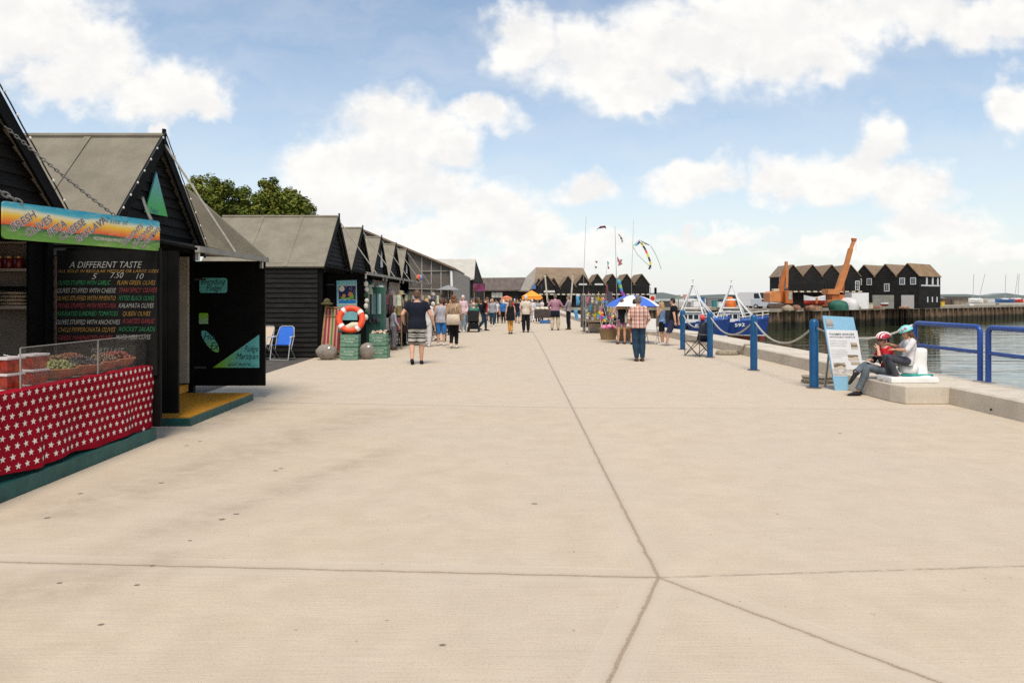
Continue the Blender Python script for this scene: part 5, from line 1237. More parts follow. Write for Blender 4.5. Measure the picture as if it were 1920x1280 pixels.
# south quay, block A: four gables with balconies
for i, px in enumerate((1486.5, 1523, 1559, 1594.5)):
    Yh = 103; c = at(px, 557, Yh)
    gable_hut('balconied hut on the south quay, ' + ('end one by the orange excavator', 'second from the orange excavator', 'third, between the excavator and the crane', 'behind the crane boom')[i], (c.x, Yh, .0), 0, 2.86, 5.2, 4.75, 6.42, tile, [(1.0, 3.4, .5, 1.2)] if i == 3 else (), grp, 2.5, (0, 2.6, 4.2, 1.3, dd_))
m = MB()
for dx in (0, .35): m.tube([(41.0+dx, 103.2, 0), (41.0+dx, 103.2, 6.3-1.6*(dx>0))], .04, 6)
tag(m.build('mast', steel), 'thin steel mast beside the end hut by the excavator', 'mast')
# block B: three gables turned to show their long roofs
rd = V((.80,.60,0)); rowd = V((-.60,.80,0)); Cn = V((59.9,100,0)); rot = math.atan2(rd.y, rd.x)-math.pi/2; s_ = 3.12
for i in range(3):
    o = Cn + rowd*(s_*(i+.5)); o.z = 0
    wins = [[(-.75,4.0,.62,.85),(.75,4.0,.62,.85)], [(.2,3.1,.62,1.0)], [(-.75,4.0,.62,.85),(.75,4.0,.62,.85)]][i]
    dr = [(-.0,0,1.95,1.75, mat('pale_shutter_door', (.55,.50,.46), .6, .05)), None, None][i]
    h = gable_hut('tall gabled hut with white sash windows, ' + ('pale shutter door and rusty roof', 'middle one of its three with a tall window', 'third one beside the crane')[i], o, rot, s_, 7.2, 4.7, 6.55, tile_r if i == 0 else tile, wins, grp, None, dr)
    if i == 0:
        m = MB(); m.box(s_/2+.0, s_/2+.03, .6, 6.8, 3.25, 3.45)
        for y in (2.2, 4.2, 6.0): m.box(s_/2+.0, s_/2+.04, y, y+.5, 3.45, 4.55)
        m.build('white_trim', win_w, h)
        m = MB()
        for y in (2.6, 4.2, 5.8): m.box(s_/2+.0, s_/2+.04, y, y+.3, .9, 1.7)
        m.build('low_window', win_w, h)
m = MB(); m.box(0,3.3,0,.2,0,1.95); o = m.build('grey_wall', mat('grey_render', (.24,.23,.19), .85, .15, 1), center=(0,0,0)); o.location = (53.0, 99.6, 0); o.rotation_euler = (0,0,R(8)); tag(o, 'low grey rendered wall in front of the middle white windowed hut', 'wall')
# ---------------------------------------------------------------- machines and clutter on the south quay
org = mat('faded_orange_paint', (.56,.20,.06), .5, .12, 1.2, dirt=((.36,.15,.07), .5)); org_d = mat('dark_orange_paint', (.45,.13,.03), .55, .15, 1.5); track_m = mat('muddy_track', (.10,.065,.045), .9, .3, 3)
Y0 = 90
ex = thing('excavator', 'orange tracked excavator with its arm folded straight up', 'excavator', at(1457, 580, Y0))
def e_(px, py, dy=0): return at(px, py, Y0+dy)
m = MB()
for dy in (-.9, .9):
    P = [e_(1440,572,dy), e_(1444,569,dy), e_(1474,569,dy), e_(1478,573,dy), e_(1474,578.5,dy), e_(1444,578.5,dy)]; m.prism(P, (0,.5,0))
m.build('track', track_m, ex, bevel=.08)
m = MB(); m.prism([e_(1443,566,-1), e_(1443,549,-1), e_(1448,546,-1), e_(1464,548,-1), e_(1464,567,-1)], (0,2.2,0)); m.build('body', org, ex, bevel=.08)
m = MB(); m.prism([e_(1473,569,-1.2), e_(1473,545,-1.2), e_(1486,545,-1.2), e_(1487,569,-1.2)], (0,1.2,0)); cab_ = m.build('cab', org_d, ex, bevel=.06)
m = MB(); m.prism([e_(1479,562,-1.24), e_(1479,547,-1.24), e_(1484.5,547,-1.24), e_(1484.5,562,-1.24)], (0,.03,0)); m.build('cab_window', mat('pale_cab_glass', (.32,.36,.33), .2), cab_)
m = MB(); m.prism([e_(1462,566,-.3), e_(1462,536,-.3), e_(1470,505,-.3), e_(1474,505,-.3), e_(1470,540,-.3), e_(1469,566,-.3)], (0,.5,0)); m.build('boom', org_d, ex, bevel=.04)
m = MB(); m.prism([e_(1472.5,506,-.2), e_(1473.5,490,-.2), e_(1477,490,-.2), e_(1479,506,-.2), e_(1478,540,-.2), e_(1474,540,-.2)], (0,.45,0)); m.build('arm', org, ex, bevel=.04)
m = MB(); m.tube([e_(1470,556), e_(1473,522)], .08, 6); m.tube([e_(1472,545),e_(1474,540)], .1, 6); m.build('ram', steel, ex)
m = MB(); m.prism([e_(1473,541,-.3), e_(1479,541,-.3), e_(1480,549,-.3), e_(1475,553,-.3), e_(1471,548,-.3)], (0,.8,0)); m.build('bucket', track_m, ex, bevel=.03)
m = MB(); m.box(*[q for p in zip(e_(1451,545,-.2), e_(1457,545,.6)) for q in p][:4], e_(1451,545).z-.1, e_(1451,545).z+.25); m.build('engine_cover', mat('cream_cover', (.55,.48,.33), .6), ex, bevel=.04)
Y1_ = 96
cr_ = thing('mobile_crane', 'faded orange mobile crane with its long boom raised steeply', 'crane', at(1578, 577, Y1_))
def c_(px, py, dy=0): return at(px, py, Y1_+dy)
m = MB(); m.prism([c_(1552,574.5,-1), c_(1552,562,-1), c_(1600,562,-1), c_(1604,566,-1), c_(1604,574.5,-1)], (0,2.2,0)); m.build('chassis', org_d, cr_, bevel=.05)
m = MB(); m.prism([c_(1553,552,-1), c_(1553,542,-1), c_(1574,542,-1), c_(1575,552,-1)], (0,2,0)); m.build('counterweight', org, cr_, bevel=.06)
m = MB(); m.prism([c_(1560,562,-.8), c_(1560,552.2,-.8), c_(1584,552.2,-.8), c_(1584,562,-.8)], (0,1.6,0)); m.build('turntable', org_d, cr_)
for k, (x0, y0, x1, y1, w) in enumerate(((1571,545,1587,497,.78),(1586,500,1595,466,.58),(1594,470,1601,451,.42))):
    m = MB(); m.bar(c_(x0,y0), c_(x1,y1), w, w*.9, side=V((0,1,0))); m.build('boom_section', org, cr_, bevel=.03)
m = MB(); m.prism([c_(1599,446,-.25), c_(1607,447,-.25), c_(1606,452,-.25), c_(1599,451,-.25)], (0,.5,0)); m.build('boom_head', org_d, cr_, bevel=.03)
m = MB(); m.tube([c_(1581,550), c_(1583,520)], .10, 8); m.build('ram', org_d, cr_); m = MB(); m.tube([c_(1605,452), c_(1605,470)], .02, 5); m.build('hoist_rope', steel, cr_)
for px in (1559, 1570, 1590, 1599):
    m = MB(); m.lathe([(.45,-.15),(.45,.15)], c_(px,571,-1.2), 14, axis=(0,1,0)); m.build('wheel', rubber, cr_)
Y2 = 91
def q_(px, py, dy=0): return at(px, py, Y2+dy)
lb = thing('lifeboat', 'red and white open lifeboat standing on the quay under the hut balconies', 'boat', q_(1529, 576))
def small_hull(r, px0, px1, py_top, py_bot, beam, m_hull, m_top, Y, rise=.25):
    a, b = at(px0, py_bot, Y), at(px1, py_bot, Y); H = at(px0, py_top, Y).z - a.z; L = b.x-a.x; rs = []
    for i in range(13):
        t = i/12; w = beam*(1-abs(2*t-1)**3.0)*.5+.03; z1 = a.z + H*(1+rise*abs(2*t-1)**2) ; k = a.z + H*.25*abs(2*t-1)**3; x = a.x+L*t
        rs.append([V((x,Y-w,z1)), V((x,Y-w*.95,a.z+H*.62)), V((x,Y-w*.72,a.z+H*.3)), V((x,Y,k)), V((x,Y+w*.72,a.z+H*.3)), V((x,Y+w*.95,a.z+H*.62)), V((x,Y+w,z1)), V((x,Y,z1-.06))])
    m = MB()
    for u, w in zip(rs, rs[1:]):
        for j in range(8): m.add([u[j],u[(j+1)%8],w[(j+1)%8],w[j]], [(0,1,2,3)], 1 if j in (0,5) else (2 if j in (6,7) else 0))
    return m.build('hull', [m_hull, m_top, mat('inner_white', (.6,.58,.54), .6)], r, smooth=True, auto=35)
red_hull = mat('red_hull_paint', (.55,.05,.03), .45, .1); grn_tarp = mat('dark_green_tarpaulin', (.025,.11,.07), .7, .2, 2, .3, 4)
small_hull(lb, 1507, 1548, 557, 573, 1.6, red_hull, white_paint, Y2)
m = MB(); m.box(q_(1524,556).x, q_(1528,556).x, Y2-.82, Y2-.80, q_(1524,569).z, q_(1524,556).z); m.build('orange_stripe', org_d, lb)
d2 = thing('dinghy', 'small red and white dinghy resting near the grey wall', 'boat', q_(1661, 576)); small_hull(d2, 1651, 1666, 567.5, 574, .9, red_hull, white_paint, Y2, .1)
def tarp(label, px0, px1, py0, py1, depth, m_, Y, name='tarpaulin_heap', seed=1):
    from mathutils import noise as nz
    a, b = at(px0, py1, Y), at(px1, py0, Y); m = MB(); m.ell(((a.x+b.x)/2, Y, 0), (b.x-a.x)/2, depth, b.z, 18, 10, a0=-2, a1=90)
    m.v = [V((p.x, p.y, b.z*max(0,p.z/b.z)**.6 if p.z > 0 else p.z)) for p in m.v]; m.v = [p + V((nz.noise(p*.9+V((seed,0,0)))*.25, 0, nz.noise(p*1.3+V((0,seed,0)))*.25*min(1,max(0,p.z)))) for p in m.v]
    return tag(m.build(name, m_, smooth=True, auto=60), label, name.split('_')[-1])
tarp('dark green tarpaulin mound beside the lifeboat', 1556, 1589, 562, 577, 1.2, grn_tarp, 90.5)
tarp('white tarpaulin covered boat beyond the green mound', 1576, 1604, 558, 577, 1.8, mat('white_tarpaulin', (.56,.53,.50), .6, .08, 1.5, .2, 3), 95, 'covered_boat', 3)
m = MB(); m.box(at(1597,549,97).x, at(1629,549,97).x, 97, 99, 0, at(1604,549,97).z); tag(m.build('white_container', white_paint, bevel=.03), 'white boxy container behind the tarpaulin covered boat', 'container')
net_m = [mat('rusty_net', (.22,.11,.07), .95, .4, 5, .6, 9), mat('tan_net', (.33,.25,.17), .95, .3, 5, .6, 9), mat('mixed_net', (.28,.14,.08), .95, .5, 3, .6, 9, dirt=((.06,.2,.14), .7))]
for i, (px0, px1, py0, lab) in enumerate(((1466,1488,570,'rusty net heap beside the excavator tracks'),(1483,1502,570,'tan net heap between excavator and lifeboat'),(1510,1542,568,'orange and green net heap before the lifeboat'),(1590,1612,569,'dark rope heap before the white covered boat'),(1640,1652,571,'small tan heap beside the dinghy'),(1686,1712,571,'pale weedy heap along the quay edge'))):
    tarp(lab, px0, px1, py0+2, 578, .8, net_m[(i*2+1) % 3] if i != 2 else net_m[2], 88.5 + (px0-1466)*.06, 'net_heap', i)
clut = [(1626,1634,568,'cream'),(1640,1648,566,'orange'),(1716,1740,563,'cream'),(1738,1745,564,'yellow'),(1762,1768,565,'yellow'),(1750,1758,568,'white'),(1814,1822,569,'white'),(1870,1876,568,'cream')]
cm = {'cream': mat('cream_crate', (.52,.44,.33), .7), 'orange': org, 'yellow': mat('yellow_box', (.62,.40,.03), .6), 'white': white_paint, 'blue': mat('blue_box', (.04,.12,.30), .6), 'teal': mat('teal_box', (.03,.22,.22), .6), 'green': mat('green_box', (.05,.25,.12), .6), 'grey': mat('grey_box', (.2,.19,.18), .7), 'dark': mat('dark_box', (.05,.05,.05), .7), 'red': red_hull}
where = {1626:'by the grey wall corner',1640:'beside the dinghy',1716:'under the end hut',1738:'at the end hut corner',1762:'past the end hut',1750:'near the white rails',1814:'on the bare quay',1870:'far along the bare quay'}
def qbox(px0, px1, py0, Y, col, lab, hx=1.0, name='fish_box', gz=0):
    a, b = at(px0, py0, Y), at(px1, py0, Y); r = thing(name, lab, name.split('_')[-1], ((a.x+b.x)/2, Y, 0), 'boxes and bins on the far quay')
    m = MB(); m.box(a.x,b.x,Y-hx/2,Y+hx/2,gz+.004,a.z-.08); m.build('bin', cm[col], r, bevel=.03); m = MB(); m.box(a.x-.04,b.x+.04,Y-hx/2-.04,Y+hx/2+.04,a.z-.08,a.z); m.build('lid', cm[col], r, bevel=.02)
for (px0, px1, py0, col) in clut: qbox(px0, px1, py0, 99 + (px0-1626)*.13, col, f'{col} box {where[px0]}')
for (px0, px1, py0, Y, col, lab) in ((1299,1310,563,118,'white','white bin behind the first boat mast'),(1303,1320,557,122,'blue','blue cabin behind the first boat'),(1336,1345,563,116,'teal','teal bin between the two boats'),(1355,1362,562,118,'blue','tall blue bin before the orange boat cover'),
        (1346,1354,566,114,'white','small white bin between the two boats'),(1325,1345,559,126,'grey','long grey shed roof beyond the boats'),(1345,1375,560,130,'dark','dark stacked pots beyond the boats'),(1284,1294,566,116,'grey','grey net bin at the basin corner'),(1390,1398,567,110,'green','green bin beside the black truck'),(1216,1234,566,112,'dark','dark pots stacked behind the parasol'),(1238,1260,564,114,'dark','dark stacked creels behind the blonde woman')):
    qbox(px0, px1, py0, Y, col, lab)
tarp('orange cover slung over a beached boat between the two masts', 1361, 1380, 556, 571, 1.0, mat('bright_orange_cover', (.70,.17,.03), .6, .1), 108, 'boat_cover', 5)
# white signs on posts behind the parasol
def post_sign(label, px, py, Y, w, h, col, dot=None):
    r = thing('post_sign', label, 'sign', at(px, py, Y)); c = at(px, py, Y)
    m = MB(); m.box(c.x-w/2,c.x+w/2,Y-.03,Y,c.z-h/2,c.z+h/2); m.build('panel', col, r)
    m = MB(); m.box(c.x-.05,c.x+.05,Y+.005,Y+.08,0,c.z+h/2-.05); m.build('post', brown_timber, r)
    if dot:
        m = MB(); m.lathe([(h*.32,0),(h*.32,.01)], (c.x,Y-.032,c.z-h*.02), 16, axis=(0,-1,0)); m.build('mark', dot, r)
post_sign('cream warning board with a big red disc beside the parasol', 1223.5, 559, 98, .85, 1.0, mat('cream_sign', (.66,.60,.52), .6), mat('warning_red', (.55,.03,.02), .5))
post_sign('small green sign on the basin wall', 1272, 556.5, 99, .6, .55, mat('sage_sign', (.25,.30,.20), .6)); post_sign('small pink sign on the basin wall', 1284, 556, 99, .6, .6, mat('pink_sign', (.55,.25,.24), .6))
post_sign('black signal lamp on a post beside the warning board', 1229, 545, 98.5, .35, .9, black_paint)
# vehicles on the far quay: (built facing +X, then turned)
tyre = mat('tyre_rubber', (.02,.02,.02), .8, .2); car_glass = mat('car_glass', (.03,.035,.04), .12, .1)
def vehicle(name, label, loc, rot, L, W, H, paint, bonnet=.25, hood=.5, cab0=.0):
    r = thing(name, label, name.split('_')[-1], (0,0,0)); g = .32
    bx = L/2-bonnet*L
    P = [(-L/2,g),(-L/2,H*.95),(-L/2+.12,H),(bx-.35,H),(bx+.1,H*hood+.05),(L/2-.12,H*hood-.12),(L/2,H*hood-.3),(L/2,g)]
    m = MB(); m.prism([V((x,-W/2,z)) for x, z in P], (0,W,0)); m.build('body', paint, r, bevel=.07)
    m = MB(); m.prism([V((bx-.33,-W/2+.14,H*.93)), V((bx+.10,-W/2+.14,H*hood+.12)), V((bx+.10,W/2-.14,H*hood+.12)), V((bx-.33,W/2-.14,H*.93))], (.05,0,.03)); m.build('windscreen', car_glass, r)
    for q in (-1,1):
        m = MB(); m.prism([V((bx-1.15,q*(W/2+.004),H*.9)), V((bx-.42,q*(W/2+.004),H*.9)), V((bx-.08,q*(W/2+.004),H*hood+.15)), V((bx-1.15,q*(W/2+.004),H*hood+.15))], (0,q*.02,0)); m.build('side_window', car_glass, r)
        m = MB(); m.box(L/2-.04,L/2+.03,q*(W/2-.28)-.14,q*(W/2-.28)+.14,H*hood-.50,H*hood-.32); m.build('headlight', white_plastic, r, bevel=.02)
        m = MB(); m.box(bx-.1,bx+.02,q*(W/2+.12)-.1,q*(W/2+.12)+.1,H*hood+.12,H*hood+.34); m.build('mirror', rubber, r, bevel=.02)
        for x in (-L*.31, L*.31):
            m = MB(); m.lathe([(.33,-.1),(.34,-.08),(.34,.08),(.33,.1)], (x,q*(W/2-.08),.34), 18, axis=(0,1,0)); w_ = m.build('wheel', tyre, r)
            m = MB(); m.lathe([(.19,0),(.17,.03)], (x,q*(W/2+.02),.34), 12, axis=(0,q,0)); m.build('hub', alu, w_)
    m = MB(); m.box(L/2-.02,L/2+.05,-W/2+.1,W/2-.1,.34,.5); m.build('bumper', rubber, r, bevel=.02)
    m = MB(); m.box(L/2-.005,L/2+.02,-W*.22,W*.22,H*hood-.52,H*hood-.34); m.build('grille', rubber, r)
    r.location = loc; r.rotation_euler = (0,0,rot); return r
vehicle('delivery_van', 'white delivery van parked facing the harbour beside the excavator', (at(1417,557,104).x, 104, 0), R(-55), 4.9, 2.0, 2.45, mat('van_white', (.70,.68,.66), .35, .03, coat=.3), .18, .48)
vehicle('parked_truck', 'black high sided vehicle parked behind the white van', (at(1386,557,113).x, 113, 0), R(-20), 3.6, 1.8, 1.95, mat('truck_black', (.03,.035,.035), .4, .1, coat=.3), .26, .55)
vehicle('silver_car', 'silver car half hidden behind the excavator tracks', (at(1437,557,99).x, 99, 0), R(-40), 3.9, 1.7, 1.45, mat('car_silver', (.45,.47,.50), .3, .05, coat=.4), .30, .62)
kb = thing('quay_kiosk', 'low kiosk with a flat dark canopy beyond the black huts', 'kiosk', (at(1797,557,150).x, 150, 0)); c = at(1797, 557, 150)
m = MB(); m.box(c.x-1.6,c.x+1.5,149,152,0,1.55); m.build('wall', mat('kiosk_stone', (.30,.24,.17), .8, .3, 2), kb); m = MB(); m.box(c.x-1.75,c.x+1.6,148.4,152.4,1.6,1.75); m.build('canopy', mat('maroon_canopy', (.05,.02,.03), .6), kb)
m = MB(); m.box(at(1765,557,150).x, at(1780,557,150).x, 149.5, 151, 0, 1.35); tag(m.build('dark_shed', mat('shed_brown', (.09,.055,.04), .8)), 'small dark brown shed beside the kiosk', 'shed')
# sailing boats beyond
def yacht(px, Y, mast_top, lean, hull_m, lab):
    r = thing('sailing_boat', lab, 'sailing boat', (at(px,557,Y).x, Y, 0), 'yachts moored beyond the quay'); x = at(px,557,Y).x
    a = V((x, Y, .2)); t = at(px+lean, mast_top, Y)
    rs = []
    for i in range(9):
        u = i/8; w = .9*(1-abs(2*u-1)**2.5)+.03; xx = x-3+6*u; rs.append([V((xx,Y-w,.9+.25*abs(2*u-1))), V((xx,Y-w*.7,.2)), V((xx,Y,-.1)), V((xx,Y+w*.7,.2)), V((xx,Y+w,.9+.25*abs(2*u-1)))])
    m = MB(); m.rings(rs); m.build('hull', hull_m, r); m = MB(); m.box(x-1.2,x+.8,Y-.5,Y+.5,.95,1.35); m.build('cabin', white_paint, r)
    m = MB(); m.tube([a, t], .07, 6); m.build('mast', mat('mast_grey', (.33,.33,.33), .5), r)
for i, (px, mt, ln, hm, lab) in enumerate(((1824,514,2,white_paint,'yacht with an upright mast nearest the kiosk'),(1834,513,13,cm['cream'],'yacht with a mast leaning well over'),(1884,515,2,cm['blue'],'blue hulled yacht seen beyond the quay'),(1901,513,8,cm['red'],'red hulled yacht far along the quay'),(1908,514,3,white_paint,'white yacht at the edge of the frame'))):
    yacht(px, 200+6*i, mt, ln, hm, lab)
# fishing boats
hb = mat('fishing_boat_blue', (.010,.042,.185), .45, .12, 1.5, coat=.1); hb2 = mat('deck_shelter_blue', (.03,.10,.36), .45, .08, 1); boot = mat('red_boot_top', (.22,.05,.035), .6, .2, 2)
def fishing_boat(label, loc, rot, number, float_red):
    r = thing('fishing_boat', label, 'fishing boat', (0,0,0), 'blue fishing boats moored by the quay'); L, B = 6.3, 2.4; rs = []
    for i in range(15):
        t = i/14; x = -L/2+L*t; w = B/2*(1-max(0,(t-.45)/.55)**2.3)*(.9+.1*min(1,t*4))+.02; sh = 1.75+.55*t**2.2; rk = .45*max(0,(t-.6)/.4)**2
        rs.append([V((x+rk*q, sg*w*f, z)) for sg, seq in ((-1, ((1.04,sh,1),(1.0,sh*.72,.8),(.93,.62,.4),(.88,.50,.3),(.55,.0,.1))),) for f, z, q in seq] + [V((x,0,-.25))] + [V((x+rk*q, w*f, z)) for f, z, q in ((.55,.0,.1),(.88,.50,.3),(.93,.62,.4),(1.0,sh*.72,.8),(1.04,sh,1))])
    m = MB(); n = 11
    for u, w in zip(rs, rs[1:]):
        for j in range(n-1): m.add([u[j],u[j+1],w[j+1],w[j]], [(0,1,2,3)], {0:0,1:0,2:1,3:2,4:2,5:2,6:2,7:1,8:0,9:0}[j])
    m.poly(rs[0], 0); m.build('hull', [hb, white_paint, boot], r, smooth=True, auto=40)
    m = MB(); m.rings([[V((p[0].x,p[0].y*.97,p[0].z-.25)), V((p[-1].x,p[-1].y*.97,p[-1].z-.25))] for p in rs], caps=False); m.build('deck', mat('boat_deck_grey', (.22,.20,.18), .8, .3, 2), r, recalc=False)
    m = MB()                                     # rounded whaleback over the bow
    for u, w in zip(rs[8:], rs[9:]):
        a, b, c, d = u[0]+V((0,.06,.02)), u[-1]-V((0,.06,-.02)), w[-1]-V((0,.06,-.02)), w[0]+V((0,.06,.02)); ma, mb2 = (a+b)/2+V((0,0,.22)), (c+d)/2+V((0,0,.22))
        m.add([a,ma,mb2,d], [(0,1,2,3)]); m.add([ma,b,c,mb2], [(0,1,2,3)])
    m.build('shelter_deck', hb2, r)
    m = MB(); m.box(-1.0,.75,-.8,.8,1.5,2.85); wh = m.build('wheelhouse', white_paint, r, bevel=.08)
    m = MB()
    for y in (-.803,.795):
        for x in (-.85,-.3,.25): m.box(x,x+.42,y,y+.008,2.2,2.65)
    for y in (-.62,.05): m.box(.752,.758,y,y+.55,2.2,2.65)
    m.build('window', car_glass, wh)
    m = MB(); m.box(-1.15,.9,-.92,.92,2.86,2.95); m.build('roof', white_paint, wh, bevel=.02)
    m = MB()
    for q in (-1,1):
        m.tube([(-1.35,q*.8,2.3),(-.10,q*.16,5.65)], .075, 8); m.tube([(1.25,q*.8,2.3),(.10,q*.14,5.65)], .075, 8); m.tube([(2.2,q*.6,2.3),(.45,q*.2,4.4)], .05, 8)
    for z, w in ((3.3,.95),(4.1,.62),(5.6,.14)): m.tube([(-w,-.3,z),(w,-.3,z)], .05, 6); m.tube([(-w,.3,z),(w,.3,z)], .05, 6)
    m.box(-.3,.5,-.3,.3,4.15,4.22); m.tube([(-.05,0,5.6),(-.05,0,6.1)], .03, 6); m.ell((-.05,0,6.15),.16,.16,.06,8,4); m.build('gantry', white_paint, r)
    m = MB()
    for q in (-1,1):
        pts = [p[0 if q < 0 else -1] for p in rs[9:]]
        for p in pts[::2]: m.tube([p, p+V((0,0,.75))], .03, 5)
        for h in (.4,.75): m.tube([p+V((0,0,h)) for p in pts], .028, 5)
    m.build('bow_rail', white_paint, r)
    m = MB(); m.tube([(-2.3,-.8,2.35),(-2.3,.8,2.35)], .45, 16); m.tube([(-2.3,-.85,2.35),(-2.3,-.8,2.35)], .62, 16); m.tube([(-2.3,.8,2.35),(-2.3,.85,2.35)], .62, 16); m.build('net_drum', mat('black_net_drum', (.02,.022,.03), .8, .3, 4), r)
    m = MB(); m.ell((1.1,-.95,2.35), .3,.3,.33, 14, 9) if float_red else [m.ell((-1.7+.2*k,-1.28,1.75-.1*(k%2)), .18,.14,.18, 10, 7, mi=k%3) for k in range(4)]
    m.build('float', [mat('red_float', (.70,.06,.06), .5), white_plastic, mat('orange_float', (.7,.2,.05), .5)] if not float_red else mat('red_float', (.70,.06,.06), .5), r, smooth=True)
    m = MB()
    for px in (-1.5, -.3):
        m.tube([(px+.18*math.cos(2*math.pi*t/14), -1.36, 1.35+.25*math.sin(2*math.pi*t/14)) for t in range(14)], .09, 8, closed=True)
    m.build('tyre_fender', tyre, r)
    m = MB(); u, w = rs[8], rs[12]; a = u[0].lerp(u[1],.85); b = w[0].lerp(w[1],.85)
    m.text(number, .46, a+V((0,-.10,-.06)), b-a, (0,0,1), 0, .0, width=1.0, depth=.012, bold=.02); m.build('lettering', white_paint, r, recalc=False)
    r.location = loc; r.rotation_euler = (0,0,rot)
fishing_boat('blue fishing boat with a red float, moored behind the camping chair', (at(1300,557,70).x, 70, WZ-.15), R(-28), 'F16', True)
fishing_boat('blue fishing boat with the number on its bow, beside the piled wall', (at(1375,557,71).x, 71.5, WZ-.15), R(-26), '592', False)
# ---------------------------------------------------------------- toys, kites and flags of the seaside stall
pal = [mat('toy_red', (.65,.06,.05), .6), mat('toy_orange', (.72,.28,.03), .6), mat('toy_yellow', (.75,.55,.03), .6), mat('toy_green', (.10,.42,.10), .6), mat('toy_blue', (.04,.28,.55), .6), mat('toy_purple', (.30,.08,.45), .6), mat('toy_pink', (.70,.22,.38), .6), mat('toy_white', (.70,.68,.64), .6)]
def pinwheel(loc, rad, stick, lab, seed, tilt=0):
    r = thing('pinwheel', lab, 'pinwheel', (0,0,0), 'pinwheels on the toy stall')
    for k in range(6):
        a = R(60*k+seed*17); m = MB(); e = lambda q, rr: V((rr*math.cos(a+q), 0, rr*math.sin(a+q)))
        m.prism([V((0,-.01,0)), e(0,rad)+V((0,-.05,0)), e(.55,rad*.95)+V((0,.0,0)), e(.9,rad*.5)], (0,.006,0)); m.build('petal', pal[(k+seed) % 6], r)
    m = MB(); m.tube([(0,.04,0),(0,.04,-stick)], .009, 5); m.build('stick', pal[7], r)
    r.location = loc; r.rotation_euler = (0, R(tilt), 0)
for i, (px, py, Y, rad, st, lab) in enumerate(((1129,563,31.2,.17,.9,'rainbow pinwheel standing highest on the navy post'),(1125,590,30.6,.22,.5,'large rainbow pinwheel low beside the navy post'),(1101,590,32,.17,.5,'rainbow pinwheel among pale toys'),(1146,592,29.6,.14,.45,'small pinwheel beside the woman in black'),(1132,598,30.2,.16,.4,'tilted pinwheel over the pale stone block'))):
    pinwheel(at(px,py,Y), rad*.82, st, lab, i, -15+8*i)
ts = thing('toy_stall', 'low trestle stall crowded with pale toys and baskets by the quay edge', 'stall', (4.6, 32, 0))
m = MB(); m.box(3.75,5.1,31.4,33.4,.52,.57); m.build('tabletop', brown_timber, ts)
for x in (3.85,5.0):
    for y in (31.5,33.3): m = MB(); m.box(x-.03,x+.03,y-.03,y+.03,0,.52); m.build('leg', brown_timber, ts)
m = MB(); m.box(3.7,5.2,33.45,33.5,.2,1.75); m.build('backboard', mat('stall_dark_back', (.10,.09,.08), .8, .3, 4), ts)
m = MB(); m.tube([(3.7,31.4,0),(3.7,31.4,1.75),(5.15,31.4,1.75),(5.15,31.4,0)], .025, 6); m.build('frame', steel, ts)
rng = random.Random(12); ctoy = [mat('toy_cream', (.62,.55,.42), .8), mat('toy_tan', (.42,.30,.16), .8), pal[7], mat('toy_grey', (.42,.40,.40), .8), pal[6], mat('toy_sky', (.12,.38,.62), .6), pal[2]]
nouns = ['soft toy', 'bucket', 'spade', 'bat and ball net', 'windmill bag', 'fishing net']
descr = ['cream','tan','white','grey','pink','sky blue','yellow']; spot = ['at the table corner','behind the pinwheel','hanging from the stall frame','in the top row','next to the navy post','at the back of the stall','on the lower shelf','beside the basket']
cnt = 0
for row, z in enumerate((.58, .95, 1.35)):
    for k in range(8):
        ci = (k*3+row*2) % 7; x = 3.85 + .17*k + rng.uniform(-.04,.04); y = 31.5 + rng.uniform(0,.7); m = MB()
        typ = (k+row) % 3
        if typ == 0: m.ell((x,y,z+.10), .07,.06,.09, 9, 6); m.ell((x,y,z+.22), .06,.055,.06, 9, 6); m.ell((x-.04,y,z+.27),.02,.02,.025,6,4); m.ell((x+.04,y,z+.27),.02,.02,.025,6,4); nm = 'soft_toy'
        elif typ == 1: m.lathe([(.06,0),(.09,.16),(.095,.16),(.085,.15),(.055,.02)], (x,y,z), 12); m.tube([(x+.09*math.cos(R(a)),y,z+.16+.09*math.sin(R(a))) for a in range(0,181,30)], .006, 5); nm = 'toy_bucket'
        else: m.lathe([(.11,0),(.08,-.10),(.02,-.28)], (x,y,z+.30), 10); m.tube([(x,y,z+.02),(x+.05,y,z+.55)], .01, 5); nm = 'toy_net'
        o = m.build(nm, ctoy[ci], smooth=True, auto=50); tag(o, f'{descr[ci]} {nm.replace("_"," ")} {["on the table","on the middle line","on the upper line"][row]} of the toy stall, {["first","second","third","fourth","fifth","sixth","seventh","last"][k]} along', 'toy', 'toys on the seaside stall')
def windsock(label, a, b, r0, cols, name='windsock'):
    r = thing(name, label, name, a); a, b = V(a), V(b); n = len(cols); d = b-a; x, y = frame_of(d)
    for i in range(n):
        p, q = a.lerp(b, i/n), a.lerp(b, (i+1)/n); m = MB(); w0, w1 = r0*(1-.35*i/n), r0*(1-.35*(i+1)/n)
        m.rings([[p+x*w0*math.cos(2*math.pi*t/12)+y*w0*math.sin(2*math.pi*t/12) for t in range(12)], [q+x*w1*math.cos(2*math.pi*t/12)+y*w1*math.sin(2*math.pi*t/12) for t in range(12)]], caps=False); m.build('band', cols[i], r, smooth=True, recalc=False)
    m = MB()
    for t in range(6): e = b + x*r0*.6*math.cos(t)+y*r0*.6*math.sin(t); m.prism([e, e+x*.04, e+x*.03+d.normalized()*.3+y*.03*math.sin(t*2)], y*.003)
    m.build('tail', cols[-1], r); return r
YK = 31
windsock('rainbow windsock with a purple tail streaming above the parasol', at(1159,524,YK), at(1167,550,YK), .09, [mat('sock_aqua', (.10,.48,.50), .6), pal[4], mat('sock_lime', (.28,.50,.08), .6), pal[4], pal[5]])
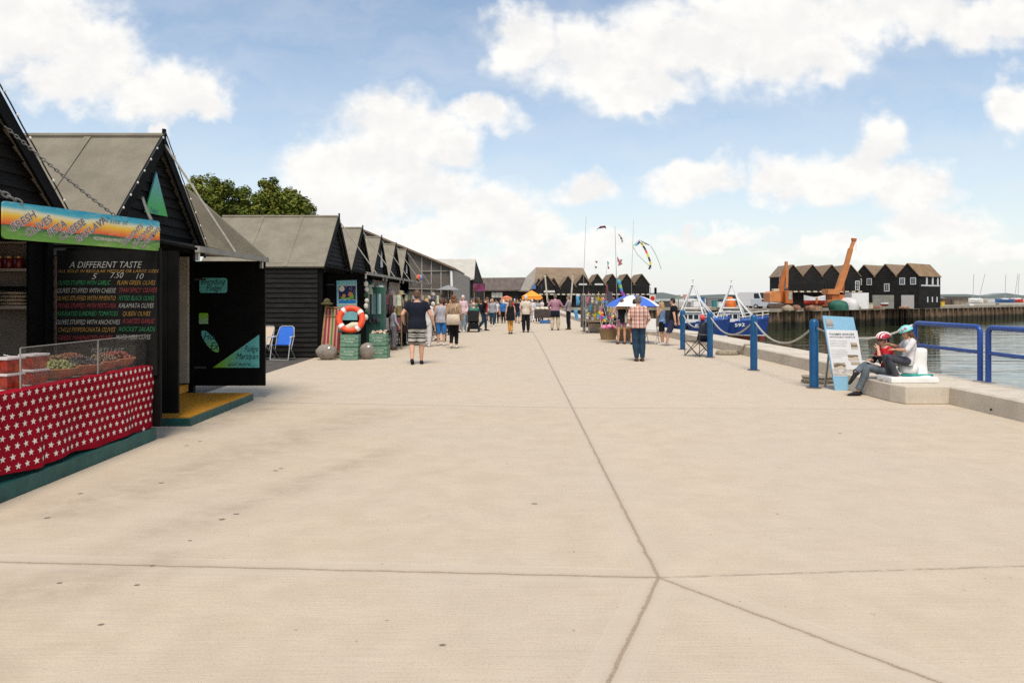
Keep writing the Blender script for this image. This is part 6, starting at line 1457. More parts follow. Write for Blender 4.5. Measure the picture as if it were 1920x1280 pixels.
windsock('sky blue fish windsock hanging over the toy stall', at(1084,551,32), at(1083,562,32), .11, [pal[7], ctoy[5], ctoy[5]], 'fish_windsock')
windsock('sky blue inflatable fish low on the toy stall', at(1079,580,31), at(1080,590,31), .10, [ctoy[5], mat('deep_sky', (.06,.30,.60), .6)], 'inflatable_fish')
for i, (px, pyt, lean, r, Y, lab) in enumerate(((1093,405,6,.010,YK,'tall thin kite pole bending beside the name board gable'),(1157,424,-4,.014,YK,'tall grey pole carrying the pink star flag'),(1183,412,5,.009,YK,'thin pale pole holding the rainbow delta kite'),(1136,500,1,.010,YK,'short flag pole carrying the grey skull flag'))):
    a = at(px, 600, Y); a.z = 0; b = at(px+lean, pyt, Y); m = MB(); m.tube([a, a.lerp(b,.5)+V((-.02*lean*.3,0,0)), b], [r*1.6, r, r*.5], 6); tag(m.build('kite_pole', mat('kite_pole_grey', (.24,.23,.22), .6)), lab, 'pole')
def flat_kite(label, pts, cols, Y, name='kite'):
    r = thing(name, label, 'kite', at(*pts[0][0], Y), 'kites flying above the toy stall')
    for i, tri in enumerate(pts):
        P = [at(x, y, Y + .10*((j*7) % 3 - 1)) for j, (x, y) in enumerate(tri)]; m = MB(); m.prism(P, (0,.012,0)); m.build('sail', cols[i % len(cols)], r)
    return r
mar = mat('kite_maroon', (.17,.02,.03), .6)
flat_kite('dark red bat shaped kite flying highest beside the grey pole', [[(1120,429),(1126,424),(1128,428)],[(1126,424),(1135,423),(1133,427),(1128,428)],[(1135,423),(1137,429),(1133,427)],[(1120,429),(1122,428),(1119,433)]], [mar], YK)
flat_kite('cream and black spotted kite above the pink star', [[(1159,437),(1163,441),(1161,444)],[(1163,441),(1168,449),(1163,448)],[(1164,446),(1169,452),(1166,456)]], [mat('kite_cream', (.62,.56,.42), .7), mat('kite_spots', (.12,.10,.10), .7)], YK)
flat_kite('pink star shaped flag fluttering on the grey pole', [[(1158,490),(1166,488),(1163,493)],[(1157,480),(1162,488),(1158,492)],[(1160,488),(1168,495),(1159,499)],[(1162,487),(1167,486),(1165,492)]], [mat('kite_pink', (.72,.28,.32), .6)], YK)
flat_kite('tiny red and navy flag beside the bending kite pole', [[(1115,489),(1121,490),(1119,494)],[(1115,498),(1120,501),(1117,504)]], [pal[0], mat('kite_navy', (.06,.09,.16), .6)], YK)
flat_kite('tiny aqua and red flag on the short flag pole', [[(1138,489),(1142,492),(1140,500)],[(1139,496),(1143,503),(1140,505)]], [mat('kite_aqua', (.30,.55,.58), .6), pal[0]], YK)
flat_kite('grey skull flag hanging limp on the short flag pole', [[(1137,535),(1139,532),(1143,560),(1139,564)],[(1139,545),(1146,548),(1153,566),(1141,567)]], [mat('flag_red_edge', (.30,.05,.06), .7), mat('flag_grey', (.075,.065,.075), .8, .2, 4)], YK)
dk = flat_kite('rainbow delta kite with long trailing tails', [[(1186,461),(1198,449),(1192,455),(1188,462)],[(1189,461),(1199,450),(1198,458),(1193,461)],[(1198,449),(1202,456),(1198,457)],[(1198,449),(1220,460),(1210,458)],[(1200,452),(1214,459),(1220,461)]], [mat('kite_lime', (.40,.58,.10), .6), pal[4], pal[6], mat('kite_lime', (.40,.58,.10), .6), pal[4]], YK)
def tail(pts, w, cols, name='tail'):
    P = [at(x, y, YK) for x, y in pts]
    for i in range(len(P)-1): m = MB(); m.bar(P[i], P[i+1], w, .012, side=V((1,0,0))); m.build(name, cols[i % len(cols)], dk)
tail([(1202,455),(1206,461),(1210,468),(1213,475),(1216,482),(1219,490),(1220,497),(1217,505)], .085, [pal[2], mat('kite_dark', (.05,.04,.06), .7), pal[0], pal[2], mat('kite_dark', (.05,.04,.06), .7)])
tail([(1187,463),(1195,477),(1206,488),(1216,497),(1222,503)], .022, [mat('tail_grey', (.25,.24,.27), .7)]); tail([(1220,461),(1228,474),(1235,490),(1240,505)], .022, [mat('tail_grey', (.25,.24,.27), .7)])
# wicker baskets and the pale block by the kerb
wick = bands('wicker_weave', 2, [(0,(.27,.17,.085)),(.45,(.13,.075,.035)),(.6,(.30,.20,.10))], 22, wob=.02)
def basket(label, c, r, h, seed):
    b = thing('wicker_basket', label, 'basket', c, 'baskets of toys'); c = V(c); m = MB(); m.lathe([(r*.8,0),(r,h),(r*1.04,h+.02),(r*.93,h),(r*.74,.03)], c, 18); m.build('basket', wick, b, smooth=True, auto=50)
    rng = random.Random(seed)
    for k in range(7):
        m = MB(); q = rng.uniform(.06,.11); m.ell(c+V((rng.uniform(-.6,.6)*r, rng.uniform(-.6,.6)*r, h+rng.uniform(.0,.12))), q,q*.8,q*.9,8,6); m.build('toy', rng.choice(pal[:3]+[pal[6],ctoy[0],ctoy[2]]), b, smooth=True)
basket('wide wicker basket of pink and yellow toys behind the woman in black', (4.05, 26.9, 0), .36, .42, 1); basket('second wicker basket of toys beside the white bag', (4.55, 26.3, 0), .3, .4, 2)
m = MB(); m.prism([gp(1107,622)+V((0,0,0)), gp(1138,625), gp(1138,625)+V((.3,.9,0)), gp(1107,622)+V((0,.9,0))], (0,0,.42)); tag(m.build('concrete_block', concrete, bevel=.03), 'pale concrete block below the toy stall by the navy post', 'block')
# orange gazebo and other far stalls
def gazebo(label, px, py0, py1, w, Y, m_):
    r = thing('gazebo', label, 'gazebo', (at(px,557,Y).x, Y, 0)); a, b = at(px-w, py1, Y), at(px+w, py1, Y); t = at(px, py0, Y); h = (b.x-a.x)/2; x = t.x; z = a.z
    for k in range(4):
        c = [(-h,-h),(h,-h),(h,h),(-h,h)]; p, q = c[k], c[(k+1)%4]; m = MB(); m.prism([V((x,Y,t.z)), V((x+p[0],Y+p[1],z)), V((x+q[0],Y+q[1],z))], (0,0,-.03)); m.prism([V((x+p[0],Y+p[1],z)), V((x+q[0],Y+q[1],z)), V((x+q[0],Y+q[1],z-.3)), V((x+p[0],Y+p[1],z-.3))], (0,.01,0)); m.build('canopy', m_, r)
    for sx in (-1,1):
        for sy in (-1,1): m = MB(); m.tube([(x+sx*h*.97,Y+sy*h*.97,0),(x+sx*h*.97,Y+sy*h*.97,z)], .03, 6); m.build('leg', steel, r)
gazebo('bright orange peaked gazebo rising above the crowd', 997, 544, 556, 19, 66, mat('gazebo_orange', (.85,.30,.03), .7, .05)); gazebo('flat orange and white awning over a stall beyond the crowd', 950, 554, 558, 10, 78, mat('awning_orange', (.62,.19,.09), .7, .2))
# trees behind the huts
leaf_m = []
for i, c in enumerate(((.10,.135,.013),(.145,.165,.018),(.06,.088,.011),(.19,.19,.026))):
    leaf_m.append(mat('leaf_%d' % i, c, .65, .3, 2, spec=.25))
bark = mat('bark', (.09,.07,.05), .9, .3, 4, .6, 15)
def tree(label, base, h, crown, seed, n=21000, ls=.19):
    rng = random.Random(seed); r = thing('broadleaf_tree', label, 'tree', base, 'trees behind the market huts'); b = V(base)
    m = MB(); m.tube([b, b+V((.1,0,h*.25)), b+V((-.05,.1,h*.5)), b+V((.1,0,h*.8))], [.32,.25,.18,.06], 10)
    for k in range(9):
        a = k*2.4; s0 = b+V((0,0,h*(.28+.05*k))); e = V(crown[k % len(crown)][0]); m.tube([s0, s0.lerp(e,.5)+V((0,0,.3)), e], [.11,.07,.025], 6)
    m.build('trunk', bark, r, smooth=True)
    m = MB(); tot = sum(q[1]**2 for q in crown); clumps = []
    for c, rad in crown:
        for k in range(max(7,int(24*rad**2/1.0))):
            d = V((rng.gauss(0,1), rng.gauss(0,1), rng.gauss(0,.8)+.2)).normalized(); clumps.append((V(c)+d*rad*rng.uniform(.35,1.08), rng.uniform(.22,.46)))
    per = max(8, n//len(clumps))
    for c, cr in clumps:
        mi = rng.choice((0,0,1,1,2,3))
        for k in range(per):
            d = V((rng.gauss(0,1), rng.gauss(0,1), rng.gauss(0,.8))); d = d.normalized()*cr*rng.random()**.5; p = c+d
            nrm = (d.normalized()*.6 + V((rng.uniform(-1,1),rng.uniform(-1,1),rng.uniform(.0,1.4)))).normalized(); x, y = frame_of(nrm, V((rng.uniform(-1,1),rng.uniform(-1,1),.3))); s = ls*rng.uniform(.6,1.15)
            m.add([p-x*s*.5, p-y*s*.32+nrm*.02, p+x*s*.55, p+y*s*.32+nrm*.02], [(0,1,2,3)], mi if rng.random() < .8 else rng.randint(0,3))
    m.build('crown', leaf_m, r, recalc=False)
def tc(px, py, rp, Y, dy=0): c = at(px, py, Y); c.y += dy; return (c, rp/F*Y)
YT = 42
tree('broad leafy tree rising behind the roof of the fudge hut', (at(410,557,YT).x, YT, 0), 8, [tc(372,372,32,YT), tc(388,352,24,YT,1), tc(415,375,34,YT,-.8), tc(437,395,36,YT), tc(360,400,32,YT,.5), tc(405,415,40,YT), tc(450,365,18,YT,.4), tc(340,372,20,YT)], 1)
tree('rounded leafy tree rising behind the roof of the moon poster hut', (at(515,557,YT).x, YT+1, 0), 8, [tc(505,372,30,YT), tc(530,375,36,YT,.8), tc(555,390,30,YT), tc(575,408,18,YT), tc(485,395,32,YT,-.5), tc(520,405,46,YT), tc(468,415,30,YT), tc(548,415,36,YT,.5), tc(505,352,16,YT)], 2)
# ---------------------------------------------------------------- people
def cl(n, c, v=.15, b=.25): return mat('cloth_'+n, c, .9, v, 9, b, 25, spec=.15)
navy = cl('navy', (.012,.014,.024)); black_c = cl('black', (.010,.010,.012)); jeans = cl('jeans', (.022,.045,.075), .25); pale_j = cl('pale_jeans', (.24,.34,.42), .2); white_c = cl('white', (.60,.57,.56), .1)
grey_c = cl('grey', (.30,.30,.32)); tan_c = cl('tan_knit', (.36,.235,.145)); beige_c = cl('beige', (.50,.41,.30)); cream_c = cl('cream', (.58,.50,.39)); green_c = cl('green', (.05,.16,.115)); pink_c = cl('pink', (.62,.44,.46)); mauve = cl('mauve', (.29,.24,.25)); orange_c = cl('orange', (.72,.25,.12)); blue_c = cl('denim_blue', (.035,.14,.36), .2); bluetop = cl('blue_top', (.15,.24,.40), .35); red_c = cl('red', (.50,.02,.03)); dkgrey = cl('charcoal', (.055,.055,.065))
brn_h, dk_h, wt_h, gr_h, bl_h, au_h = (mat('hair_'+n, c, .6, .3, 30, .3, 60) for n, c in (('brown',(.11,.055,.025)),('dark',(.022,.016,.013)),('white',(.58,.54,.50)),('grey',(.14,.115,.09)),('blonde',(.42,.26,.11)),('auburn',(.17,.065,.025))))
sho_k, sho_b, sho_w = cl('black_shoe', (.02,.02,.022)), cl('brown_shoe', (.10,.055,.03)), cl('white_shoe', (.6,.58,.55))
strp = bands('striped_shorts', 2, [(0,(.50,.47,.42)),(.22,(.03,.03,.03)),(.40,(.46,.44,.38)),(.52,(.16,.16,.14)),(.66,(.52,.48,.42)),(.76,(.025,.025,.03)),(.93,(.5,.47,.42))], 4.3, wob=.05)
plaid = bands('red_plaid', 0, [(0,(.62,.50,.42)),(.38,(.40,.10,.09)),(.62,(.60,.50,.42)),(.8,(.30,.13,.12)),(.9,(.62,.5,.42))], 9, axis2=2, stops2=[(0,(1,.95,.9)),(.45,(.62,.35,.33)),(.7,(.95,.9,.85))], scale2=10)
plaid2 = bands('purple_plaid', 0, [(0,(.45,.25,.32)),(.4,(.24,.06,.11)),(.6,(.55,.42,.48)),(.8,(.26,.07,.12))], 9, axis2=2, stops2=[(0,(1,.95,.95)),(.45,(.62,.42,.48)),(.75,(.95,.9,.9))], scale2=10)
patt = mat('grey_patterned', (.36,.35,.38), .9, .35, 34); patt2 = mat('orange_patterned', (.50,.24,.05), .9, .55, 22); stripe_l = bands('long_stripes', 0, [(0,(.10,.10,.10)),(.22,(.16,.33,.20)),(.36,(.03,.02,.04)),(.5,(.55,.52,.48)),(.66,(.34,.25,.16)),(.82,(.14,.12,.14))], 3.2)
def P(px, py): return gp(px, py)
def hgt(feet, head): return CH*(feet-head)/(feet-CY)
B = lambda d: R(d)
person('man seen from behind in a navy tee and black and cream striped shorts', P(782,683), B(4), 1.82, dict(elL=(-.34,-.07,1.18), wrL=(-.33,.12,1.02), elR=(.33,-.05,1.16), wrR=(.40,.02,.92), knL=(-.12,.05,.50), anL=(-.11,-.10,.13), knR=(.10,.04,.50), anR=(.10,.06,.09), shL=(-.20,0,1.42), shR=(.20,0,1.42)), 1.22, .05, navy, .55, .84, strp, 1.02, sho_k, brn_h, voxel=.012, legloose=1.7, loose=1.25, feet={'L':(0,1,-.35),'R':(0,1,-.1)})
tote_m = mat('cream_tote', (.50,.41,.31), .9, .12, 9, .2)
def tote(side_x, y, z0, w, h, m_, nm='tote_bag', strap=True):
    def f(c):
        s = c['s']; m = MB(); x = side_x
        m.rings([[V((x+w/2*math.copysign(abs(math.cos(t))**.5,math.cos(t))*k, y+.07*math.copysign(abs(math.sin(t))**.6,math.sin(t))*k2, z)) for t in [2*math.pi*i/16 for i in range(16)]] for z, k, k2 in ((z0,.92,.5),(z0+.03,1,1),(z0+h*.6,.96,.9),(z0+h,.86,.35))])
        o = c['emit'](m, nm, m_)
        m = MB()
        for q in (-1,1): m.tube([(x+q*w*.25,y,z0+h*.97),(x+q*.06,y-.01,z0+h+.25),(.10*(1 if x>=0 else -1),-.13,1.36),(.10*(1 if x>=0 else -1)+.01*q,.0,1.475)], .012, 6)
        c['emit'](m, 'bag_strap', m_)
    return f
person('woman in a tan jumper and black trousers with a cream tote bag on her back', P(851,653), B(-3), 1.72, dict(knL=(-.07,.03,.5), anL=(-.08,-.10,.13), anR=(.08,.04,.09), knR=(.08,.05,.5)), .95, 0, tan_c, 1.9, .86, black_c, 1.85, cream_c, au_h, 'tied', voxel=.013, extras=tote(.0,-.20,.78,.46,.34,tote_m), legloose=.8)
person('woman in a grey patterned sleeveless top and blue cropped trousers', P(827,648), B(2), 1.62, dict(wrL=(-.22,.24,1.0), wrR=(.22,.24,1.0), elL=(-.24,-.02,1.14), elR=(.24,-.02,1.14)), 1.12, .02, patt, 0, .84, blue_c, 1.15, sho_w, brn_h, 'short', voxel=.013, legloose=1.6, loose=1.2)
wc = thing('wheelchair', 'wheelchair pushed by the woman in blue cropped trousers', 'wheelchair', P(822,640)); c = P(822,640)
for q in (-1,1):
    m = MB(); m.tube([c+V((q*.26,.30*math.cos(2*math.pi*t/24),.31+.30*math.sin(2*math.pi*t/24))) for t in range(24)], .018, 6, closed=True)
    for k in range(6): m.tube([c+V((q*.26,0,.31)), c+V((q*.26,.3*math.cos(k*1.05),.31+.3*math.sin(k*1.05)))], .005, 4)
    m.build('wheel', rubber, wc)
    m = MB(); m.tube([c+V((q*.2,-.28,.95)), c+V((q*.2,-.2,.95)), c+V((q*.2,-.18,.4)), c+V((q*.2,.4,.1))], .014, 6); m.build('frame', steel, wc)
m = MB(); m.box(c.x-.2,c.x+.2,c.y-.2,c.y-.18,.5,.9); m.build('backrest', blk, wc); m = MB(); m.box(c.x-.2,c.x+.2,c.y-.18,c.y+.22,.47,.5); m.build('seat', blk, wc)
person('woman with auburn hair in a white top reaching over a clothes table', P(755,648), B(68), 1.66, dict(elL=(-.22,.12,1.18), wrL=(-.16,.34,1.14), elR=(.22,.12,1.2), wrR=(.16,.36,1.18), che=(0,.05,1.28), nk=(0,.09,1.46), hd=(0,.13,1.6)), 1.05, 0, white_c, .55, .86, black_c, 2, sho_k, au_h, 'short', voxel=.013)
person('girl in a grey cardigan and long striped trousers beside the white topped woman', P(737,656), B(-60), 1.38, dict(elR=(.23,.02,1.14), wrR=(.24,.14,.95)), .98, 0, grey_c, 1.9, .80, stripe_l, 1.9, sho_b, dk_h, 'long', skin_tan, voxel=.013, legloose=2.0)
ct = thing('clothes_table', 'low table heaped with dark bags and clothes behind the striped shorts', 'table', (-3.2, 23.9, 0))
m = MB(); m.box(-3.75,-2.75,23.3,24.4,.62,.66); m.build('tabletop', white_edge, ct)
for x in (-3.7,-2.8):
    for y in (23.35,24.35): m = MB(); m.box(x-.02,x+.02,y-.02,y+.02,0,.62); m.build('leg', steel, ct)
rng = random.Random(31)
for k in range(14):
    m = MB(); x, y = rng.uniform(-3.65,-2.85), rng.uniform(23.4,24.3); m.ell((x,y,.74+.1*rng.randint(0,2)), rng.uniform(.12,.2), rng.uniform(.1,.16), .09, 9, 6); o = m.build('folded_bag', colfab[k % 6] if k % 3 else blk, smooth=True); tag(o, ['dark holdall','brown rucksack','black shoulder bag','grey folded cloth','maroon folded cloth','olive pouch','navy satchel'][k % 7] + [' on the near half of the low clothes table',' on the far half of the low clothes table'][k//7], 'bag', 'bags heaped on the low table')
person('person in a white tunic half hidden behind the man in striped shorts', P(800,650), B(-10), 1.60, dict(), 1.05, 0, white_c, 1.2, .78, white_c, 2, sho_w, bl_h, 'short', voxel=.014, legloose=1.8)
person('white haired man in a pink shirt and pale jeans by the grey shed', P(868,622), B(150), 1.74, dict(elR=(.24,.04,1.16), wrR=(.12,.16,1.08)), 1.08, .03, pink_c, 1.8, .86, pale_j, 2, sho_w, wt_h, voxel=.016)
def scooter(c):
    s = c['s']
    def e(m, n, mm): return c['emit'](m, n, mm)
sit = dict(pel=(0,0,.62), che=(0,-.04,.95), nk=(0,-.03,1.14), hd=(0,0,1.29), shL=(-.19,-.03,1.09), shR=(.19,-.03,1.09), elL=(-.27,.06,.84), wrL=(-.2,.30,.86), elR=(.27,.06,.84), wrR=(.2,.30,.86), hpL=(-.1,.02,.60), hpR=(.1,.02,.60), knL=(-.13,.42,.62), knR=(.13,.42,.62), anL=(-.12,.45,.20), anR=(.12,.45,.20))
sc0 = P(888,622); ms = thing('mobility_scooter', 'black mobility scooter carrying the man in the green shirt', 'mobility scooter', sc0)
m = MB(); m.box(sc0.x-.26,sc0.x+.26,sc0.y-.34,sc0.y-.25,.50,1.02); m.build('seat_back', blk, ms, bevel=.04); m = MB(); m.box(sc0.x-.25,sc0.x+.25,sc0.y-.25,sc0.y+.2,.44,.53); m.build('seat', blk, ms, bevel=.03)
m = MB(); m.box(sc0.x-.24,sc0.x+.24,sc0.y-.42,sc0.y+.1,.14,.42); m.box(sc0.x-.22,sc0.x+.22,sc0.y+.1,sc0.y+.75,.12,.17); m.build('chassis', cl('scooter_black', (.012,.012,.014)), ms, bevel=.03)
m = MB(); m.tube([sc0+V((0,.72,.15)), sc0+V((0,.52,.95))], .03, 8); m.tube([sc0+V((-.25,.5,.93)), sc0+V((.25,.5,.93))], .018, 6); m.build('tiller', rubber, ms)
for q in (-1,1):
    for y in (-.28,.62): m = MB(); m.lathe([(.12,-.04),(.125,0),(.12,.04)], sc0+V((q*.25,y,.126)), 14, axis=(1,0,0)); m.build('wheel', tyre, ms)
person('bald man in a green shirt sitting on the black mobility scooter', sc0, B(0), 1.75, sit, 1.2, .05, green_c, .7, .86, dkgrey, 2, sho_k, wt_h, 'bald', skin_pale, voxel=.015)
person('person in a black jacket bending forward mid stride behind the scooter', P(906,620), B(-100), 1.70, dict(che=(0,.06,1.28), nk=(0,.12,1.44), hd=(0,.20,1.57), **{k: v for k, v in WALK.items()}, anL=(-.09,.18,.09)) if False else dict(WALK, che=(0,.06,1.28), nk=(0,.12,1.44), hd=(0,.20,1.56), shL=(-.17,.06,1.39), shR=(.17,.06,1.39)), 1.0, 0, black_c, 2, .82, jeans, 2, sho_k, brn_h, voxel=.016)
person('woman in a pale grey jumper and navy jeans walking this way', P(923,612), B(176), 1.56, WALK, 1.08, 0, grey_c, 1.7, .86, jeans, 2, sho_w, bl_h, 'bob', voxel=.016, legloose=.8)
person('small child in an orange top walking beside the grey jumper', P(936,603), B(180), 1.02, WALK, .95, 0, orange_c, .6, .82, dkgrey, 1.1, sho_b, bl_h, 'short', voxel=.02)
person('woman with long brown hair in a black top and orange patterned leggings', P(957,626), B(12), 1.52, dict(knL=(-.06,.02,.5), knR=(.07,.04,.5), anL=(-.05,-.03,.09), anR=(.06,-.05,.1)), 1.08, .02, black_c, 0, .70, patt2, 1.85, sho_b, brn_h, 'long', voxel=.015, loose=1.9, legloose=.9)
person('white haired man in a beige waistcoat and black trousers standing with his back turned', P(986,623), B(6), 1.74, dict(elL=(-.29,-.06,1.16), wrL=(-.18,-.02,1.0)), 1.15, .04, cream_c, .6, .84, black_c, 2, sho_b, wt_h, voxel=.015, legloose=1.5)
def waist_coat(c):
    m = MB(); s_ = [(.96,.20,.16),(.90,.23,.18),(.74,.22,.16),(.64,.24,.12)]
    m.tube([V((0,-.02,z)) for z, _, _ in s_], [a for _, a, _ in s_], 14, ry=[b for _, _, b in s_], side=V((1,0,0))); c['emit'](m, 'tied_jacket', navy)
person('stout man in a purple plaid shirt with a dark jacket tied round his waist', P(1041,619), B(-4), 1.80, dict(elL=(-.33,-.06,1.18), wrL=(-.26,.10,1.02), elR=(.33,.0,1.2), wrR=(.40,.18,1.12), anL=(-.15,-.03,.09), anR=(.15,-.03,.09), knL=(-.14,.01,.5), knR=(.14,.01,.5)), 1.25, .05, plaid2, 1.7, .86, beige_c, 2, sho_b, gr_h, voxel=.015, legloose=1.6, extras=waist_coat)
person('man in a mauve shirt and black trousers facing the plaid shirted man', P(1066,618), B(72), 1.74, dict(elL=(-.23,.10,1.18), wrL=(-.17,.34,1.12)), 1.05, .02, mauve, 1.9, .88, black_c, 2, sho_b, gr_h, voxel=.015, legloose=1.2)
bagw = mat('white_leather_bag', (.60,.55,.48), .6, .06)
person('woman in a black strapless top and shorts with a big white shoulder bag', P(1166,645), B(10), 1.58, dict(elL=(-.36,-.02,1.24), wrL=(-.22,.12,1.06), knL=(-.13,.01,.5), anL=(-.16,-.02,.09), knR=(.11,.0,.5), anR=(.10,-.05,.09)), .92, 0, black_c, 0, .84, cl('floral_shorts', (.20,.09,.13), .5), .55, sho_b, brn_h, 'bob', skin_tan, voxel=.013, collar=1.36, straps=True, extras=tote(.24,-.06,.82,.34,.40,bagw,'shoulder_bag'))
person('man seen from behind in a red plaid shirt and blue jeans', P(1197,677), B(0), 1.68, dict(elL=(-.27,-.05,1.14), wrL=(-.20,.06,.96), elR=(.27,-.05,1.14), wrR=(.20,.06,.96), anL=(-.05,-.03,.09), knL=(-.08,.02,.5), anR=(.10,-.04,.09)), 1.12, .02, plaid, 1.2, .88, jeans, 2, sho_b, gr_h, 'short', voxel=.012, loose=1.3, legloose=1.25)
person('person in a navy top standing half hidden by the red plaid shirt', P(1190,646), B(-20), 1.58, dict(), 1.0, 0, navy, .6, .86, cl('maroon_floral', (.22,.05,.08), .5), 1.1, sho_k, dk_h, 'short', voxel=.014)
person('blonde woman in a blue vest and black shorts with a hand at her mouth', P(1241,646), B(65), 1.48, dict(elL=(-.20,.12,1.18), wrL=(-.07,.15,1.44), elR=(.22,.10,1.15), wrR=(.12,.24,1.02)), 1.05, .01, bluetop, 0, .86, black_c, .9, sho_w, bl_h, 'long', skin_tan, voxel=.013, loose=1.2, legloose=1.6)
person('dark haired man in a black tee and navy shorts leaning back on the kerb', P(1256,648), B(62), 1.63, dict(pel=(0,-.14,.93), che=(0,-.16,1.27), nk=(0,-.12,1.46), hd=(0,-.09,1.61), shL=(-.19,-.15,1.40), shR=(.19,-.15,1.40), elL=(-.23,-.22,1.12), wrL=(-.24,-.26,.88), elR=(.23,-.22,1.12), wrR=(.24,-.26,.88), hpL=(-.09,-.13,.90), hpR=(.09,-.13,.90), knL=(-.10,.02,.50), knR=(.10,.05,.50), anL=(-.09,.08,.09), anR=(.07,.14,.09)), 1.08, .03, black_c, .6, .84, cl('navy_shorts', (.035,.035,.075)), 1.05, cl('grey_shoe', (.28,.26,.26)), dk_h, voxel=.013, legloose=1.8)
# the crowd further along the quay
cr = [(1008,603,562,grey_c,navy,-30,'person in a grey top bending over a stall beside the orange gazebo'),(893,604,567,green_c,dkgrey,20,'shopper in green at the far stall beside the scooter'),(912,601,563,white_c,black_c,60,'white haired shopper in pale clothes past the scooter'),(940,599,562,black_c,jeans,0,'man with a dark rucksack among the crowd'),(948,598,561,white_c,beige_c,170,'man in white beside the dark rucksack'),(966,602,563,red_c,pale_j,170,'person in red behind the woman in orange leggings'),(975,603,562,blue_c,cream_c,20,'person in blue behind the beige waistcoat'),(998,604,561,white_c,white_c,0,'person dressed in white beside the beige waistcoat'),(958,594,560,red_c,navy,30,'distant person in dark red under the flat awning'),(983,595,561,pink_c,dkgrey,0,'distant person in pink near the gazebo'),(1028,601,561,black_c,black_c,90,'person in black beside the low barrow'),(930,594,561,grey_c,beige_c,180,'distant person in grey far along the quay'),(921,596,561,navy,jeans,10,'distant person in navy behind the grey jumper')]
cr += [(884,606,566,mauve,jeans,170,'person in mauve passing behind the scooter'),(902,607,566,navy,beige_c,10,'person in navy and beige close behind the bending figure'),(915,603,564,red_c,jeans,180,'small figure in red walking this way past the scooter'),(931,606,570,white_c,navy,185,'teenager in white beside the grey jumper'),(944,606,562,blue_c,black_c,5,'person in denim blue seen from behind by the child'),(953,601,561,beige_c,beige_c,175,'person all in beige behind the long haired woman'),(970,606,561,navy,jeans,190,'person in navy right behind the orange leggings'),(991,600,561,black_c,dkgrey,60,'person in dark clothes looking into the gazebo'),(1016,603,560,white_c,jeans,-60,'person in white leaning toward the barrow'),(965,592,560,green_c,beige_c,0,'distant person in green under the flat awning'),(976,594,561,white_c,navy,180,'distant person in white coming from the gazebo'),(938,593,561,blue_c,white_c,0,'distant person in blue far along the quay'),(909,597,562,orange_c,dkgrey,30,'distant person in orange near the red and blue sign'),(1001,597,560,mauve,black_c,15,'distant person in mauve beneath the orange gazebo'),
      (812,640,566,black_c,jeans,80,'dark haired shopper leaning to the clothes rail past the striped shorts'),(845,628,562,green_c,black_c,20,'shopper in green by the pale parasol'),(836,624,561,black_c,black_c,-30,'shopper in black under the pale parasol'),(858,624,563,white_c,beige_c,60,'shopper in white at the dark skirts rail'),(770,640,566,mauve,black_c,60,'shopper in mauve behind the auburn haired woman'),(1095,612,566,white_c,blue_c,-70,'stall keeper in white among the pale toys'),(1151,622,570,pink_c,navy,-50,'small shopper in pink bending over the wicker basket')]
hs_ = [gr_h, dk_h, wt_h, bl_h, brn_h]; rng = random.Random(44)
for i, (px, fy, hy, tp, bt, fc, lab) in enumerate(cr):
    person(lab, P(px, fy), B(fc), max(1.45, min(1.8, hgt(fy, hy))), WALK if i % 2 else dict(), rng.uniform(.95,1.15), .02, tp, rng.choice((.6,1.8)), .85, bt, rng.choice((2,2,1.1)), sho_k, hs_[i % 5], rng.choice(('short','short','bob')), voxel=.024)
bt_ = thing('barrow', 'low dark barrow with pale goods and a blue tray beyond the plaid shirt', 'barrow', gp(1020,606)); c = gp(1020,606)
m = MB(); m.box(c.x-.6,c.x+.6,c.y-.4,c.y+.4,.35,.85); m.build('box', mat('barrow_dark', (.05,.035,.03), .7, .3), bt_); m = MB(); m.box(c.x-.3,c.x+.35,c.y-.6,c.y-.42,.02,.22); m.build('tray', cm['blue'], bt_)
m = MB(); [m.ell(c+V((x,0,.92)), .17,.2,.12, 8, 6) for x in (-.4,-.1,.2,.45)]; m.build('goods', ctoy[0], bt_, smooth=True)
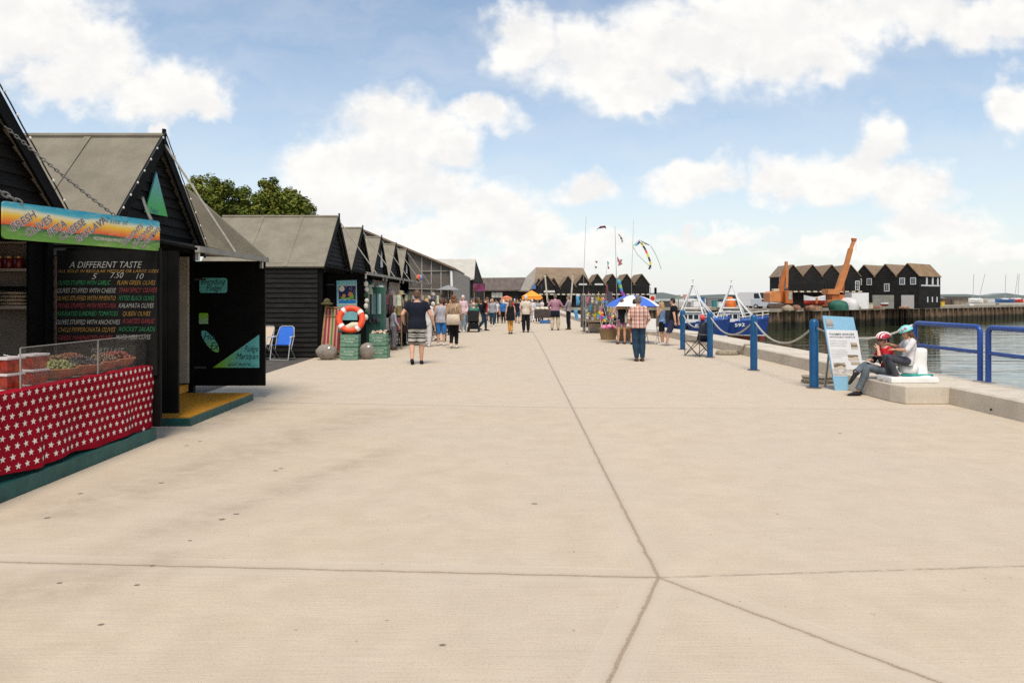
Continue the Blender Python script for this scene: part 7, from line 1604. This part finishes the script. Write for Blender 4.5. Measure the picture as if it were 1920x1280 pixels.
# ---------------------------------------------------------------- the two children on the mooring block (life size, child proportions)
def helmet(shell, m2, c3=None):
    def f(c):
        hc, HM = c['hc'], c['HM']; rt = HM
        m = MB(); m.ell(hc+HM@V((0,-.012,.052)), .112,.138,.108, 18, 10, rot=rt, a0=-8, a1=90); m.v = [p for p in m.v]
        h = c['emit'](m, 'helmet', shell)
        def sub_(name, m_, fn): g = MB(); fn(g); o = c['emit'](g, name, m_); return o
        if c3 == 'stripe':
            for x in (-.085,-.03,.03,.085): sub_('helmet_stripe', m2, lambda g: g.tube([hc+HM@V((x*(1-.2*abs(math.sin(a))), -.012+.142*math.cos(a)*math.sqrt(max(.05,1-(x/.13)**2)), .052+.112*math.sin(a)*math.sqrt(max(.05,1-(x/.13)**2)))) for a in [R(10+16*i) for i in range(11)]], .011, 6))
            sub_('helmet_rim', dark_dot, lambda g: g.tube([hc+HM@V((.108*math.cos(t), -.012+.134*math.sin(t), .036)) for t in [2*math.pi*i/24 for i in range(24)]], .018, 7, closed=True))
        else:
            for k in range(7): sub_('helmet_print', m2 if k % 2 else pal[7], lambda g: g.ell(hc+HM@V((.10*math.cos(k*1.7+.5), -.012+.122*math.sin(k*1.7+.5), .075+.02*(k%3))), .026,.026,.022, 8, 5))
            sub_('helmet_rim', mat('helmet_aqua_dark', (.08,.36,.33), .4), lambda g: g.tube([hc+HM@V((.108*math.cos(t), -.012+.134*math.sin(t), .042)) for t in [2*math.pi*i/24 for i in range(24)]], .012, 7, closed=True))
        sub_('helmet_strap', dkgrey, lambda g: [g.tube([hc+HM@V((q*.088,.02,.03)), hc+HM@V((q*.075,.035,-.06)), hc+HM@V((0,.05,-.112))], .007, 5) for q in (-1,1)])
    return f
# a child skeleton is given at adult scale 1.75 m and shrunk; heads stay large
boy = dict(pel=(0,0,.10), che=(0,.02,.42), nk=(0,.06,.60), hd=(0,.09,.725), shL=(-.16,.04,.55), shR=(.16,.04,.55),
           elL=(-.17,.24,.32), wrL=(-.05,.22,.55), elR=(.18,.20,.30), wrR=(.02,.34,.34),
           hpL=(-.09,.04,.09), hpR=(.09,.04,.09), knL=(-.09,.44,.20), anL=(-.09,.64,-.26), knR=(.03,.44,.24), anR=(-.14,.72,.10))
s_b = 1.50
loc = V((6.47, 11.68, .30))
person('child in a red top and red and white helmet sitting on the concrete block', loc, R(90), s_b, boy, .92, 0, red_c, .6, .86, cl('grey_jeans', (.11,.13,.145), .25), 1.93, sho_k, dk_h, 'short', voxel=.009, feet={'L':(0,1,-.1),'R':(0,.6,-.8)}, collar=1.46, head_turn=.1,
       extras=lambda c: (helmet(mat('helmet_red', (.42,.02,.035), .35, .1), white_plastic, 'stripe')(c), [c['part']('sleeve', black_c, lambda g, sd=sd: c['limb'](g, [c['J']['el'+sd].lerp(c['J']['sh'+sd], .35), c['J']['el'+sd], c['J']['el'+sd].lerp(c['J']['wr'+sd], .45)], [.05,.052,.044])) for sd in 'LR']))
girl = dict(pel=(0,0,.10), che=(0,-.05,.40), nk=(0,-.03,.55), hd=(0,.02,.675), shL=(-.15,-.05,.51), shR=(.15,-.05,.51),
            elL=(-.24,.10,.33), wrL=(-.16,.28,.34), elR=(.24,.06,.36), wrR=(.16,.28,.42), hpL=(-.09,.04,.09), hpR=(.09,.04,.09), knL=(-.11,.40,.15), anL=(-.10,.24,-.22), knR=(.09,.41,.17), anR=(.08,.30,-.21))
loc = V((6.50, 11.17, .55))
person('child in a white top and a turquoise helmet perched on the white bollard', loc, R(80), 1.36, girl, .9, 0, white_c, 1.1, .86, dkgrey, 1.95, cl('cream_shoe', (.52,.45,.38)), brn_h, 'long', skin_tan, voxel=.009, feet={'L':(0,1,-.1),'R':(0,1,-.1)}, head_turn=.25, extras=helmet(mat('helmet_aqua', (.26,.60,.56), .35, .08), pal[6], None))
